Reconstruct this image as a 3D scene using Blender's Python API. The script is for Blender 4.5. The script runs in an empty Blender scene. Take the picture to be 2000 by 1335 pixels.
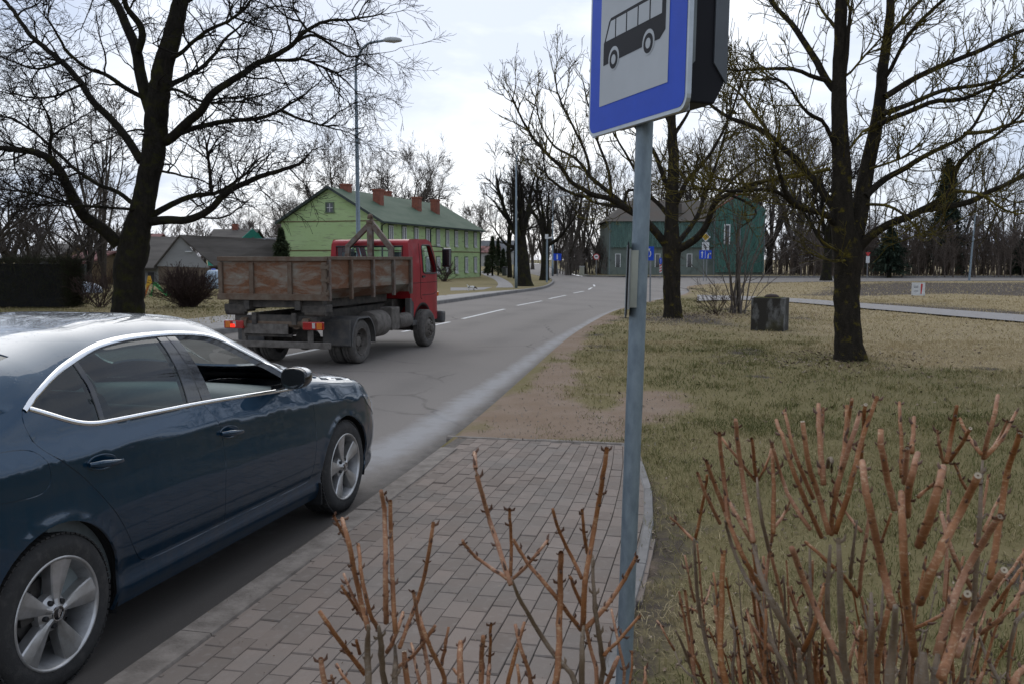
import bpy, bmesh, math, random
import numpy as np
from mathutils import Vector, Matrix
from mathutils.geometry import delaunay_2d_cdt
R = math.radians
scene = bpy.context.scene
COL = scene.collection

# ---------------------------------------------------------------- camera
FPX, CAM_H = 1749.0, 1.755                   # focal length in photo pixels, eye height above the road
PITCH = math.atan(161.5 / FPX)
cam_d = bpy.data.cameras.new('camera')
cam = bpy.data.objects.new('camera', cam_d)
COL.objects.link(cam)
cam.location = (0, 0, CAM_H)
cam.rotation_euler = (R(90) - PITCH, 0, 0)
cam_d.sensor_width = 23.5
cam_d.lens = FPX / 2000 * 23.5
cam_d.clip_start = 0.05
cam_d.clip_end = 3000
cam_d.dof.use_dof = True
cam_d.dof.focus_distance = 4.2
cam_d.dof.aperture_fstop = 9.0
scene.camera = cam
scene.render.resolution_x, scene.render.resolution_y = 1024, 683

# ---------------------------------------------------------------- sky and light
SUN_EL, SUN_AZ = 38.0, -8.0                  # a weak sun behind cloud, ahead of the camera and a little left
world = bpy.data.worlds.new('World')
scene.world = world
world.use_nodes = True
wn, wl = world.node_tree.nodes, world.node_tree.links
wn.clear()
def W(t, **k):
    n = wn.new(t)
    for a, b in k.items():
        setattr(n, a, b)
    return n
w_out = W('ShaderNodeOutputWorld')
w_bg = W('ShaderNodeBackground')
w_bg.inputs['Strength'].default_value = 0.1
sky = W('ShaderNodeTexSky', sky_type='NISHITA', sun_disc=False)
sky.sun_elevation = R(SUN_EL)
sky.sun_rotation = R(SUN_AZ)
w_tc = W('ShaderNodeTexCoord')
w_sep = W('ShaderNodeSeparateXYZ')
wl.new(w_tc.outputs['Generated'], w_sep.inputs[0])
w_z = W('ShaderNodeMath', operation='ADD'); w_z.inputs[1].default_value = 0.22
w_abs = W('ShaderNodeMath', operation='MAXIMUM'); w_abs.inputs[1].default_value = 0.0
wl.new(w_sep.outputs['Z'], w_abs.inputs[0]); wl.new(w_abs.outputs[0], w_z.inputs[0])
w_dx = W('ShaderNodeMath', operation='DIVIDE'); w_dy = W('ShaderNodeMath', operation='DIVIDE')
wl.new(w_sep.outputs['X'], w_dx.inputs[0]); wl.new(w_z.outputs[0], w_dx.inputs[1])
wl.new(w_sep.outputs['Y'], w_dy.inputs[0]); wl.new(w_z.outputs[0], w_dy.inputs[1])
w_cmb = W('ShaderNodeCombineXYZ')
wl.new(w_dx.outputs[0], w_cmb.inputs[0]); wl.new(w_dy.outputs[0], w_cmb.inputs[1])
w_cmb.inputs[2].default_value = 3.3
w_n1 = W('ShaderNodeTexNoise'); w_n1.inputs['Scale'].default_value = 1.15
w_n1.inputs['Detail'].default_value = 6.0; w_n1.inputs['Roughness'].default_value = 0.52
w_n1.inputs['Distortion'].default_value = 0.25
wl.new(w_cmb.outputs[0], w_n1.inputs['Vector'])
w_r1 = W('ShaderNodeValToRGB')
w_r1.color_ramp.elements[0].position = 0.40; w_r1.color_ramp.elements[0].color = (0.0, 0.0, 0.0, 1)
w_r1.color_ramp.elements[1].position = 0.60; w_r1.color_ramp.elements[1].color = (1, 1, 1, 1)
wl.new(w_n1.outputs['Fac'], w_r1.inputs['Fac'])
# thin bright gap in the cloud ahead: a broad lobe round the hidden sun, broken up by the noise
w_dot = W('ShaderNodeVectorMath', operation='DOT_PRODUCT')
sd = Vector((math.sin(R(-1.5)) * math.cos(R(13)), math.cos(R(-1.5)) * math.cos(R(13)), math.sin(R(13))))
w_dot.inputs[1].default_value = sd
wl.new(w_tc.outputs['Generated'], w_dot.inputs[0])
w_lobe = W('ShaderNodeMapRange'); w_lobe.interpolation_type = 'SMOOTHSTEP'
w_lobe.inputs['From Min'].default_value = 0.86; w_lobe.inputs['From Max'].default_value = 0.995
wl.new(w_dot.outputs['Value'], w_lobe.inputs['Value'])
w_grey = W('ShaderNodeMix', data_type='RGBA')
w_grey.inputs[6].default_value = (3.9, 4.55, 5.9, 1)     # shaded cloud base
w_grey.inputs[7].default_value = (6.3, 6.75, 7.5, 1)     # lit cloud
wl.new(w_r1.outputs['Color'], w_grey.inputs[0])
w_add = W('ShaderNodeMath', operation='MULTIPLY'); w_add.inputs[1].default_value = 0.75
w_lr = W('ShaderNodeMath', operation='MULTIPLY_ADD'); w_lr.inputs[1].default_value = 0.65; w_lr.inputs[2].default_value = 0.35
wl.new(w_r1.outputs['Color'], w_lr.inputs[0])
wl.new(w_lobe.outputs[0], w_add.inputs[0])
w_m2 = W('ShaderNodeMath', operation='MULTIPLY')
wl.new(w_add.outputs[0], w_m2.inputs[0]); wl.new(w_lr.outputs[0], w_m2.inputs[1])
w_bright = W('ShaderNodeMix', data_type='RGBA')
w_bright.inputs[7].default_value = (9.6, 9.7, 9.9, 1)
wl.new(w_m2.outputs[0], w_bright.inputs[0]); wl.new(w_grey.outputs[2], w_bright.inputs[6])
w_mix = W('ShaderNodeMix', data_type='RGBA'); w_mix.inputs[0].default_value = 0.9
wl.new(sky.outputs[0], w_mix.inputs[6]); wl.new(w_bright.outputs[2], w_mix.inputs[7])
wl.new(w_mix.outputs[2], w_bg.inputs['Color'])
wl.new(w_bg.outputs[0], w_out.inputs['Surface'])

sun_d = bpy.data.lights.new('sun', 'SUN')
sun_d.energy = 0.75
sun_d.angle = R(55)
sun_d.color = (1.0, 0.96, 0.9)
sun = bpy.data.objects.new('sun', sun_d)
COL.objects.link(sun)
sv = Vector((math.sin(R(SUN_AZ)) * math.cos(R(SUN_EL)), math.cos(R(SUN_AZ)) * math.cos(R(SUN_EL)), math.sin(R(SUN_EL))))
sun.rotation_euler = sv.to_track_quat('Z', 'Y').to_euler()
sun.location = sv * 60

vs = scene.view_settings
vs.view_transform = 'Standard'; vs.look = 'None'; vs.gamma = 1.0; vs.exposure = 0.55
vs.use_curve_mapping = False
scene.cycles.max_bounces = 6
scene.cycles.transparent_max_bounces = 12
scene.cycles.use_denoising = True

# ---------------------------------------------------------------- picture measurements -> places in the world
def ray(px, py):
    a, b = (px - 1000) / FPX, -(py - 667.5) / FPX
    c, s = math.cos(PITCH), math.sin(PITCH)
    return np.array([a, c + b * s, -s + b * c])
def G(px, py, z=0.1):
    d = ray(px, py); t = (z - CAM_H) / d[2]
    return np.array([d[0] * t, d[1] * t, z])
def AT(px, py, Y):
    d = ray(px, py); t = Y / d[1]
    return np.array([d[0] * t, Y, CAM_H + d[2] * t])

# ---------------------------------------------------------------- naming
def tag(o, label=None, cat=None, group=None, kind=None):
    if label: o['label'] = label
    if cat: o['category'] = cat
    if group: o['group'] = group
    if kind: o['kind'] = kind
    return o
def empty(name, loc, rz=0, label=None, cat=None, group=None):
    o = bpy.data.objects.new(name, None)
    COL.objects.link(o)
    o.empty_display_size = 0.2
    o.location = loc; o.rotation_euler = (0, 0, rz)
    return tag(o, label, cat, group)
def copy_tree(o, parent=None):
    c = o.copy(); COL.objects.link(c); c.parent = parent
    if parent is not None: c.matrix_parent_inverse = o.matrix_parent_inverse.copy()
    for ch in list(o.children):
        copy_tree(ch, c)
    return c

# ---------------------------------------------------------------- mesh builder
class MB:
    def __init__(s):
        s.V = []; s.n = 0; s.F = {}; s.attr = []
    def add(s, verts, faces, mi=0, val=None):
        verts = np.asarray(verts, float).reshape(-1, 3)
        for f in faces:
            s.F.setdefault(len(f), []).append((np.asarray(f, np.int64).reshape(1, -1) + s.n, mi))
        s.V.append(verts); s.n += len(verts)
        s.attr.append(np.full(len(verts), 0.5 if val is None else val))
    def addq(s, verts, quads, mi=0, val=None):
        verts = np.asarray(verts, float).reshape(-1, 3)
        q = np.asarray(quads, np.int64)
        s.F.setdefault(q.shape[1], []).append((q + s.n, mi))
        s.V.append(verts); s.n += len(verts)
        s.attr.append(np.full(len(verts), 0.5) if val is None else np.broadcast_to(np.asarray(val, float), (len(verts),)))
    def tube(s, pts, rad, n=8, cap=True, mi=0, val=None, flat=None):
        P = np.asarray(pts, float); m = len(P)
        r = np.broadcast_to(np.asarray(rad, float), (m,))
        T = np.empty_like(P); T[1:-1] = P[2:] - P[:-2]; T[0] = P[1] - P[0]; T[-1] = P[-1] - P[-2]
        T /= (np.linalg.norm(T, axis=1)[:, None] + 1e-12)
        a = np.array([0.0, 0, 1]) if abs(T[0][2]) < 0.9 else np.array([1.0, 0, 0])
        mt = T.mean(0)
        if np.linalg.norm(mt) > 0.3 and abs(mt[2]) / np.linalg.norm(mt) > 0.9: a = np.array([1.0, 0, 0])
        A = np.cross(T, a); A /= (np.linalg.norm(A, axis=1)[:, None] + 1e-12)
        B = np.cross(T, A)
        th = np.arange(n) * 2 * np.pi / n
        V = P[:, None, :] + r[:, None, None] * (np.cos(th)[None, :, None] * A[:, None, :] + np.sin(th)[None, :, None] * B[:, None, :])
        i = np.arange(m - 1)[:, None] * n; j = np.arange(n)[None, :]; j2 = (j + 1) % n
        q = np.stack([i + j, i + n + j, i + n + j2, i + j2], -1).reshape(-1, 4)
        base = s.n
        s.addq(V.reshape(-1, 3), q, mi, val)
        if cap:
            s.F.setdefault(n, []).append((np.arange(n)[None, :] + base, mi))
            s.F.setdefault(n, []).append(((np.arange(n)[::-1])[None, :] + base + (m - 1) * n, mi))
    def box(s, c, d, rot=None, mi=0, val=None):
        c = np.asarray(c, float); h = np.asarray(d, float) / 2
        v = np.array([[x, y, z] for z in (-1, 1) for y in (-1, 1) for x in (-1, 1)], float) * h
        if rot is not None:
            v = v @ np.array(Matrix.Rotation(rot, 3, 'Z')).T if not isinstance(rot, np.ndarray) else v @ rot.T
        s.add(v + c, [(0, 2, 3, 1), (4, 5, 7, 6), (0, 1, 5, 4), (2, 6, 7, 3), (0, 4, 6, 2), (1, 3, 7, 5)], mi, val)
    def hexa(s, v8, mi=0):                     # bottom 4 (ccw) then top 4
        s.add(v8, [(3, 2, 1, 0), (4, 5, 6, 7), (0, 1, 5, 4), (1, 2, 6, 5), (2, 3, 7, 6), (3, 0, 4, 7)], mi)
    def prism(s, poly, o, ax, ay, az, t, mi=0):  # flat outline extruded by t along az
        o, ax, ay, az = (np.asarray(q, float) for q in (o, ax, ay, az))
        P = np.array([o + ax * p[0] + ay * p[1] for p in poly]); k = len(P)
        V = np.concatenate([P, P + az * t])
        f = [tuple(range(k))[::-1], tuple(range(k, 2 * k))] + [(i, (i + 1) % k, k + (i + 1) % k, k + i) for i in range(k)]
        s.add(V, f, mi)
    def lathe(s, prof, o, ax, n=32, mi=0):     # prof: (radius, distance along axis)
        o = np.asarray(o, float); ax = np.asarray(ax, float); ax = ax / np.linalg.norm(ax)
        a = np.cross(ax, [0, 0, 1.0])
        if np.linalg.norm(a) < 0.1: a = np.array([1.0, 0, 0])
        a /= np.linalg.norm(a); b = np.cross(ax, a)
        th = np.arange(n) * 2 * np.pi / n
        P = np.array(prof, float)
        V = o + P[:, None, 1:2] * ax + P[:, None, 0:1] * (np.cos(th)[None, :, None] * a + np.sin(th)[None, :, None] * b)
        m = len(P); i = np.arange(m - 1)[:, None] * n; j = np.arange(n)[None, :]; j2 = (j + 1) % n
        s.addq(V.reshape(-1, 3), np.stack([i + j, i + j2, i + n + j2, i + n + j], -1).reshape(-1, 4), mi)
    def build(s, name, mats, parent=None, smooth=False, loc=None, attr=False, autos=None, bevel=None, rec=False):
        me = bpy.data.meshes.new(name)
        V = np.concatenate(s.V) if s.V else np.zeros((0, 3))
        me.vertices.add(len(V)); me.vertices.foreach_set('co', V.astype(np.float32).ravel())
        loops = []; starts = []; tot = []; mi = []; off = 0
        for k, lst in s.F.items():
            for f, m in lst:
                c = len(f); loops.append(f.ravel()); starts.append(off + np.arange(c) * k)
                tot.append(np.full(c, k)); mi.append(np.full(c, m)); off += c * k
        if loops:
            L = np.concatenate(loops)
            me.loops.add(len(L)); me.loops.foreach_set('vertex_index', L.astype(np.int32))
            S = np.concatenate(starts)
            me.polygons.add(len(S)); me.polygons.foreach_set('loop_start', S.astype(np.int32))
            me.polygons.foreach_set('material_index', np.concatenate(mi).astype(np.int32))
            me.polygons.foreach_set('use_smooth', np.full(len(S), smooth))
        if attr:
            a = me.attributes.new('val', 'FLOAT', 'POINT')
            a.data.foreach_set('value', np.concatenate(s.attr).astype(np.float32))
        me.update(calc_edges=True); me.validate()
        for m in (mats if isinstance(mats, (list, tuple)) else [mats]):
            me.materials.append(m)
        if rec or bevel:
            bm = bmesh.new(); bm.from_mesh(me)
            bmesh.ops.recalc_face_normals(bm, faces=bm.faces[:])
            if bevel:
                bm.edges.ensure_lookup_table()
                es = [e for e in bm.edges if len(e.link_faces) == 2 and e.calc_face_angle(0) > 0.5]
                bmesh.ops.bevel(bm, geom=es, offset=bevel, segments=2, affect='EDGES', profile=0.5, clamp_overlap=True)
            bm.to_mesh(me); bm.free()
        if autos is not None:
            me.shade_smooth() if hasattr(me, 'shade_smooth') else None
            try: me.set_sharp_from_angle(angle=R(autos))
            except Exception: pass
        o = bpy.data.objects.new(name, me)
        COL.objects.link(o)
        if parent is not None: o.parent = parent
        if loc is not None: o.location = loc
        return o

# ---------------------------------------------------------------- materials
def newmat(name):
    m = bpy.data.materials.new(name); m.use_nodes = True
    nt = m.node_tree; nt.nodes.clear()
    out = nt.nodes.new('ShaderNodeOutputMaterial')
    b = nt.nodes.new('ShaderNodeBsdfPrincipled')
    nt.links.new(b.outputs[0], out.inputs[0])
    return m, nt.nodes, nt.links, b, out
def c4(c): return (c[0], c[1], c[2], 1)
def noise(n, l, scale, detail=4, rough=0.55, coord='Object', stretch=None, dist=0.0):
    tc = n.new('ShaderNodeTexCoord')
    t = n.new('ShaderNodeTexNoise')
    t.inputs['Scale'].default_value = scale; t.inputs['Detail'].default_value = detail
    t.inputs['Roughness'].default_value = rough; t.inputs['Distortion'].default_value = dist
    if stretch:
        mp = n.new('ShaderNodeMapping'); mp.inputs['Scale'].default_value = stretch
        l.new(tc.outputs[coord], mp.inputs['Vector']); l.new(mp.outputs[0], t.inputs['Vector'])
    else:
        l.new(tc.outputs[coord], t.inputs['Vector'])
    return t.outputs['Fac']
def ramp(n, l, fac, a, b):
    r = n.new('ShaderNodeMapRange'); r.inputs['From Min'].default_value = a; r.inputs['From Max'].default_value = b
    l.new(fac, r.inputs['Value']); return r.outputs[0]
def mix(n, l, fac, a, b):
    m = n.new('ShaderNodeMix'); m.data_type = 'RGBA'
    if isinstance(fac, (int, float)): m.inputs[0].default_value = fac
    else: l.new(fac, m.inputs[0])
    for i, c in ((6, a), (7, b)):
        if isinstance(c, (tuple, list)): m.inputs[i].default_value = c4(c)
        else: l.new(c, m.inputs[i])
    return m.outputs[2]
def mul(n, l, a, b, op='MULTIPLY'):
    m = n.new('ShaderNodeMath'); m.operation = op
    for i, c in ((0, a), (1, b)):
        if isinstance(c, (int, float)): m.inputs[i].default_value = c
        else: l.new(c, m.inputs[i])
    return m.outputs[0]
def bump(n, l, b, fac, strength=0.3, dist=0.01):
    bp = n.new('ShaderNodeBump'); bp.inputs['Strength'].default_value = strength; bp.inputs['Distance'].default_value = dist
    l.new(fac, bp.inputs['Height']); l.new(bp.outputs[0], b.inputs['Normal']); return bp
def plain(name, col, rough=0.6, metal=0.0, var=0.25, scale=8, bmp=0.0, coat=0.0, spec=None, col2=None, stretch=None, lo=0.35, hi=0.65):
    m, n, l, b, o = newmat(name)
    f = noise(n, l, scale, 5, 0.6, stretch=stretch)
    c2 = col2 or tuple(x * (1 - var) for x in col)
    l.new(mix(n, l, ramp(n, l, f, lo, hi), col, c2), b.inputs['Base Color'])
    b.inputs['Roughness'].default_value = rough; b.inputs['Metallic'].default_value = metal
    if coat: b.inputs['Coat Weight'].default_value = coat; b.inputs['Coat Roughness'].default_value = 0.03
    if spec is not None: b.inputs['Specular IOR Level'].default_value = spec
    if bmp: bump(n, l, b, noise(n, l, scale * 5, 5), bmp, 0.01)
    return m
def emis(name, col, st):
    m, n, l, b, o = newmat(name)
    b.inputs['Base Color'].default_value = c4(col); b.inputs['Emission Color'].default_value = c4(col)
    b.inputs['Emission Strength'].default_value = st; b.inputs['Roughness'].default_value = 0.2
    return m
def glassy(name, tint, rough=0.0, ior=1.5):
    m, n, l, b, o = newmat(name)
    n.remove(b)
    tr = n.new('ShaderNodeBsdfTransparent'); tr.inputs[0].default_value = c4(tint)
    gl = n.new('ShaderNodeBsdfGlossy'); gl.inputs['Roughness'].default_value = rough
    fr = n.new('ShaderNodeFresnel'); ge = n.new('ShaderNodeNewGeometry'); mr = n.new('ShaderNodeMapRange')
    mr.inputs['To Min'].default_value = ior; mr.inputs['To Max'].default_value = 1 / ior   # a thin pane: same reflection from both sides
    l.new(ge.outputs['Backfacing'], mr.inputs['Value']); l.new(mr.outputs[0], fr.inputs[0])
    mx = n.new('ShaderNodeMixShader')
    l.new(fr.outputs[0], mx.inputs[0]); l.new(tr.outputs[0], mx.inputs[1]); l.new(gl.outputs[0], mx.inputs[2])
    l.new(mx.outputs[0], o.inputs[0])
    return m
# ================================================================ the dark blue car
def smooth5(f, x, w):
    return sum(f(x + d * w) for d in (-1, -.5, 0, .5, 1)) / 5
UE0, UE1 = -1.075, 3.617
def I(u, xs, ys): return np.interp(u, xs, ys)
def Sm(u, xs, ys, w=0.08): return smooth5(lambda q: np.interp(q, xs, ys), u, w)
def c_zb(u): return Sm(u, [-1.1, -.6, 0, .4, 1.1, 1.95, 2.3, 2.6, 3.05, 3.34, 3.5, 3.62], [1.0, 1.045, 1.035, 1.025, 1.0, .952, .928, .905, .85, .735, .64, .50])
def c_zr(u): return np.maximum(Sm(u, [-1.1, -1.0, -.9, -.75, -.5, -.2, .1, .4, .8, 1.15, 1.4, 1.55, 1.7, 1.9, 2.12, 2.36, 2.55, 2.65, 2.9, 3.15, 3.34, 3.45, 3.55, 3.62],
        [1.03, 1.12, 1.135, 1.155, 1.215, 1.30, 1.375, 1.43, 1.465, 1.47, 1.452, 1.43, 1.385, 1.31, 1.205, 1.095, 1.005, .985, .955, .91, .845, .77, .67, .53]), c_zb(u) + .02)
def c_zl(u): return I(u, [-1.1, -.8, -.4, .3, 2.4, 3.1, 3.62], [.36, .27, .21, .195, .195, .2, .27])
def c_plan(u):
    f = np.clip((u - 2.9) / .72, 0, 1); r = np.clip((-.55 - u) / .53, 0, 1)
    return (1 - f ** 2.8) ** (1 / 2.8) * (1 - r ** 3.2) ** (1 / 3.2)
ZC = np.array([(-.041, 1.164), (.058, 1.219), (.207, 1.283), (.34, 1.325), (.499, 1.367), (.655, 1.383), (.808, 1.389), (1.043, 1.385), (1.2, 1.374),
               (1.383, 1.353), (1.5, 1.322), (1.603, 1.282), (1.834, 1.183), (1.97, 1.122), (2.094, 1.055), (2.2, .995)])
_wc = I(ZC[:, 0], [-.05, .06, .2, .34, .5, .65, .8, 1.2, 1.4, 1.6, 1.83, 1.97, 2.09, 2.2], [.80, .775, .735, .71, .685, .67, .665, .665, .67, .685, .705, .725, .755, .785])
WB = .838
_dz = np.clip((ZC[:, 1] - c_zb(ZC[:, 0])) / (c_zr(ZC[:, 0]) - c_zb(ZC[:, 0])), .05, .97)
_in = np.clip(np.log(_wc / WB) / np.log(1 - _dz ** 1.25), .08, .4)
def c_in(u): return Sm(u, np.concatenate([[-.7, -.3], ZC[:, 0], [2.5, 2.7]]), np.concatenate([[.2, .19], _in, [.14, .13]]), .06)
_pt = lambda tc: ([0, .05, .1, .155, .2, .26, .37, .55, .72, tc - .015, tc, 1.0], [.85, .873, .884, .868, .866, .886, .898, .9035, .890, .8875, .8885, WB])
def c_low(u, t):
    tc = I(u, [-.3, 2.3], [.90, .855])
    out = 0
    for d in (-1, -.5, 0, .5, 1):
        tt = np.clip(t + d * .012, 0, 1)
        a = np.interp(tt / tc * .88, [0, .05, .1, .155, .2, .26, .37, .55, .72, .866, .88], [.85, .872, .880, .872, .870, .884, .896, .9025, .890, .8870, .8890])
        b = .8885 + (WB - .8885) * np.clip((tt - tc) / (1 - tc), 0, 1)
        out = out + np.where(tt <= tc, a, b)
    return out / 5
ARCH = [((0, .321), .372), ((2.686, .321), .358)]
NT = 241
_phi = np.linspace(0, 1, NT)
def up_curve(u):                      # (k,) -> half widths and heights of the greenhouse section, belt to roof centre
    u = np.asarray(u, float)[:, None]
    zb, zr, q = c_zb(u), c_zr(u), c_in(u)
    h = zr - zb
    # two-parameter sampling so both the flank and the roof are resolved
    s = _phi[None, :]
    th = s * np.pi / 2
    zf = np.sin(th) ** 1.6
    y = WB * (1 - zf ** 1.25).clip(0, 1) ** q
    y = np.where(s > .999, 0, y)
    # crown added to the roof
    z = zb + h * zf - .012 * (y / WB) ** 2 * (zf > .5)
    # resample the last span down to the centre line
    return y, z
# the sampled superellipse leaves a wide last step; finish it with an explicit flat run to the centre
def up_table(u):
    y, z = up_curve(u)
    k = y.shape[0]
    ye = y[:, -2:-1]; ze = z[:, -2:-1]; zt = c_zr(np.asarray(u, float)[:, None])
    s = np.linspace(0, 1, 24)[None, 1:]
    y2 = ye * (1 - s); z2 = ze + (np.maximum(zt, ze) - ze) * (1 - (1 - s) ** 2)
    Y = np.concatenate([y[:, :-1], y2], 1); Z = np.concatenate([z[:, :-1], z2], 1)
    d = np.hypot(np.diff(Y, axis=1), np.diff(Z, axis=1))
    S = np.concatenate([np.zeros((k, 1)), np.cumsum(d, 1)], 1)
    return Y, Z, S
UT = np.concatenate([np.linspace(UE0, -.7, 40), np.linspace(-.69, 3.0, 330), np.linspace(3.01, UE1, 70)])
TY, TZ, TS = up_table(UT)
def c_vmax(u): return c_zb(u) + np.interp(u, UT, TS[:, -1])
def _lut(u, T, s):
    i = np.clip(np.searchsorted(UT, u) - 1, 0, len(UT) - 2)
    f = ((u - UT[i]) / (UT[i + 1] - UT[i])).clip(0, 1)
    r = np.empty_like(u)
    for k in range(len(u)):
        a = np.interp(s[k], TS[i[k]], T[i[k]]); b = np.interp(s[k], TS[i[k] + 1], T[i[k] + 1])
        r[k] = a * (1 - f[k]) + b * f[k]
    return r
def surf(u, V):                       # body surface: (u, V) -> (lateral, forward, up), right half, lateral >= 0
    u = np.atleast_1d(np.asarray(u, float)); V = np.atleast_1d(np.asarray(V, float))
    zb, zl = c_zb(u), c_zl(u)
    low = V <= zb
    t = ((V - zl) / (zb - zl)).clip(0, 1)
    w = c_low(u, t); z = np.minimum(V, zb)
    for (a, b), r in ARCH:
        rr = np.hypot(u - a, V - b)
        w = w + .006 * np.exp(-((rr - r) / .025) ** 2) * low
    s = np.maximum(V - zb, 0)
    wu = _lut(u, TY, s); zu = _lut(u, TZ, s)
    y = np.where(low, w, wu); z = np.where(low, z, zu)
    pl = c_plan(u)
    pl = np.where((u >= UE1 - 1e-6) | (u <= UE0 + 1e-6), 0.0, pl)
    return np.stack([y * pl, u, z], 1)
def z2V(u, z):                        # side-elevation height -> surface coordinate
    u = np.atleast_1d(np.asarray(u, float)); z = np.atleast_1d(np.asarray(z, float))
    zb = c_zb(u); V = z.copy()
    for k in np.where(z > zb)[0]:
        i = min(max(np.searchsorted(UT, u[k]) - 1, 0), len(UT) - 2)
        V[k] = zb[k] + np.interp(z[k], TZ[i], TS[i])
    return V
def snorm(u, V):
    e = 2e-3
    du = surf(np.minimum(u + e, UE1 - 1e-4), V) - surf(np.maximum(u - e, UE0 + 1e-4), V); dv = surf(u, V + e) - surf(u, V - e)
    n = np.cross(du, dv); n *= np.sign((n * np.stack([np.ones_like(u), 0 * u, np.full_like(u, .3)], 1)).sum(1) + 1e-9)[:, None]
    # towards the ends the surface turns to face fore and aft
    return n / (np.linalg.norm(n, axis=1)[:, None] + 1e-12)
def resample(P, step, closed=False):
    P = np.asarray(P, float)
    if closed: P = np.concatenate([P, P[:1]])
    d = np.concatenate([[0], np.cumsum(np.linalg.norm(np.diff(P, axis=0), axis=1))])
    k = max(2, int(d[-1] / step) + 1)
    t = np.linspace(0, d[-1], k)
    Q = np.stack([np.interp(t, d, P[:, j]) for j in range(P.shape[1])], 1)
    return Q[:-1] if closed else Q
def chaikin(P, n=2, closed=False):
    P = np.asarray(P, float)
    for _ in range(n):
        if closed: A, B = P, np.roll(P, -1, 0)
        else: A, B = P[:-1], P[1:]
        Q = np.empty((2 * len(A), P.shape[1])); Q[0::2] = .75 * A + .25 * B; Q[1::2] = .25 * A + .75 * B
        if not closed: Q = np.concatenate([P[:1], Q, P[-1:]])
        P = Q
    return P
def offset_line(P, d, closed=False):
    P = np.asarray(P, float)
    if closed: T = np.roll(P, -1, 0) - np.roll(P, 1, 0)
    else:
        T = np.empty_like(P); T[1:-1] = P[2:] - P[:-2]; T[0] = P[1] - P[0]; T[-1] = P[-1] - P[-2]
    T /= np.linalg.norm(T, axis=1)[:, None] + 1e-12
    return P + d * np.stack([-T[:, 1], T[:, 0]], 1)
def pip(Q, poly):                     # points in polygon
    x, y = Q[:, 0], Q[:, 1]; c = np.zeros(len(Q), bool); k = len(poly)
    for i in range(k):
        x1, y1 = poly[i]; x2, y2 = poly[(i + 1) % k]
        if y1 == y2: continue
        m = ((y1 > y) != (y2 > y)) & (x < (x2 - x1) * (y - y1) / (y2 - y1) + x1)
        c ^= m
    return c
def dist_line(Q, L, closed=False):
    if closed: L = np.concatenate([L, L[:1]])
    d = np.full(len(Q), 9.0)
    for a, b in zip(L[:-1], L[1:]):
        ab = b - a; t = (((Q - a) @ ab) / (ab @ ab + 1e-12)).clip(0, 1)
        d = np.minimum(d, np.linalg.norm(Q - a - t[:, None] * ab, axis=1))
    return d

CAR_YAW = .259
car_rt = np.array([math.cos(CAR_YAW), -math.sin(CAR_YAW), 0])
CAR_HALF = .885
car_pos = np.array([-1.850, 3.533, 0]) - car_rt * CAR_HALF
car = empty('parked_car', car_pos, -CAR_YAW, 'dark blue saloon car with chrome window line, parked against the kerb beside the brick pavement', 'car')

# ---- materials
def car_paint():
    m, n, l, b, o = newmat('dark_blue_metallic_paint')
    tc = n.new('ShaderNodeTexCoord'); sp = n.new('ShaderNodeSeparateXYZ'); l.new(tc.outputs['Object'], sp.inputs[0])
    st = noise(n, l, 9, 6, .65, stretch=(1, 1.2, .12)); fi = noise(n, l, 60, 3)
    low = ramp(n, l, sp.outputs['Z'], .95, .25)             # road film thrown up on the lower doors
    d = mul(n, l, mul(n, l, low, ramp(n, l, st, .38, .72)), mul(n, l, fi, 0.75))
    l.new(mix(n, l, d, (.0026, .030, .064), (.085, .075, .066)), b.inputs['Base Color'])
    b.inputs['Metallic'].default_value = .55; b.inputs['Specular IOR Level'].default_value = .12
    r = n.new('ShaderNodeMapRange'); r.inputs['To Min'].default_value = .34; r.inputs['To Max'].default_value = .7; l.new(d, r.inputs['Value']); l.new(r.outputs[0], b.inputs['Roughness'])
    cw = n.new('ShaderNodeMapRange'); cw.inputs['To Min'].default_value = 1.0; cw.inputs['To Max'].default_value = .25; l.new(d, cw.inputs['Value']); l.new(cw.outputs[0], b.inputs['Coat Weight'])
    b.inputs['Coat Roughness'].default_value = .025; b.inputs['Coat IOR'].default_value = 1.55
    # rain drops on the upper panels
    v = n.new('ShaderNodeTexVoronoi'); v.inputs['Scale'].default_value = 95; l.new(tc.outputs['Object'], v.inputs['Vector'])
    dr = ramp(n, l, v.outputs['Distance'], .34, .1)
    keep = ramp(n, l, noise(n, l, 30, 2), .5, .62)
    h = mul(n, l, mul(n, l, dr, keep), ramp(n, l, sp.outputs['Z'], .85, 1.15))
    bp = n.new('ShaderNodeBump'); bp.inputs['Strength'].default_value = .14; bp.inputs['Distance'].default_value = .004
    l.new(h, bp.inputs['Height']); l.new(bp.outputs[0], b.inputs['Coat Normal'])
    return m
M_paint = car_paint()
M_chrome = plain('chrome', (.78, .79, .8), .16, 1.0, .05)
M_black = plain('black_trim', (.012, .012, .013), .45, 0, .3)
M_gblack = plain('gloss_black_trim', (.01, .01, .012), .12, 0, .2, coat=.6)
M_void = plain('black_underbody', (.006, .006, .006), .9)
M_tint = glassy('dark_tinted_glass', (.20, .30, .28), 0.0, 1.62)
M_clear = glassy('car_glass', (.80, .86, .85))
M_rubber = plain('tyre_rubber', (.022, .021, .02), .85, 0, .3, 25, .2, col2=(.06, .055, .05), lo=.5, hi=.85)
M_alloy = plain('silver_alloy', (.50, .50, .50), .36, .75, .25, 10, col2=(.33, .32, .30), coat=.25)
M_alloyin = plain('dusty_alloy_barrel', (.40, .40, .40), .5, .6, .4, 12)
M_disc = plain('brake_metal', (.08, .075, .07), .5, .6, .4)
M_seat = plain('grey_seat_cloth', (.09, .095, .095), .9, 0, .3, 60)
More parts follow.
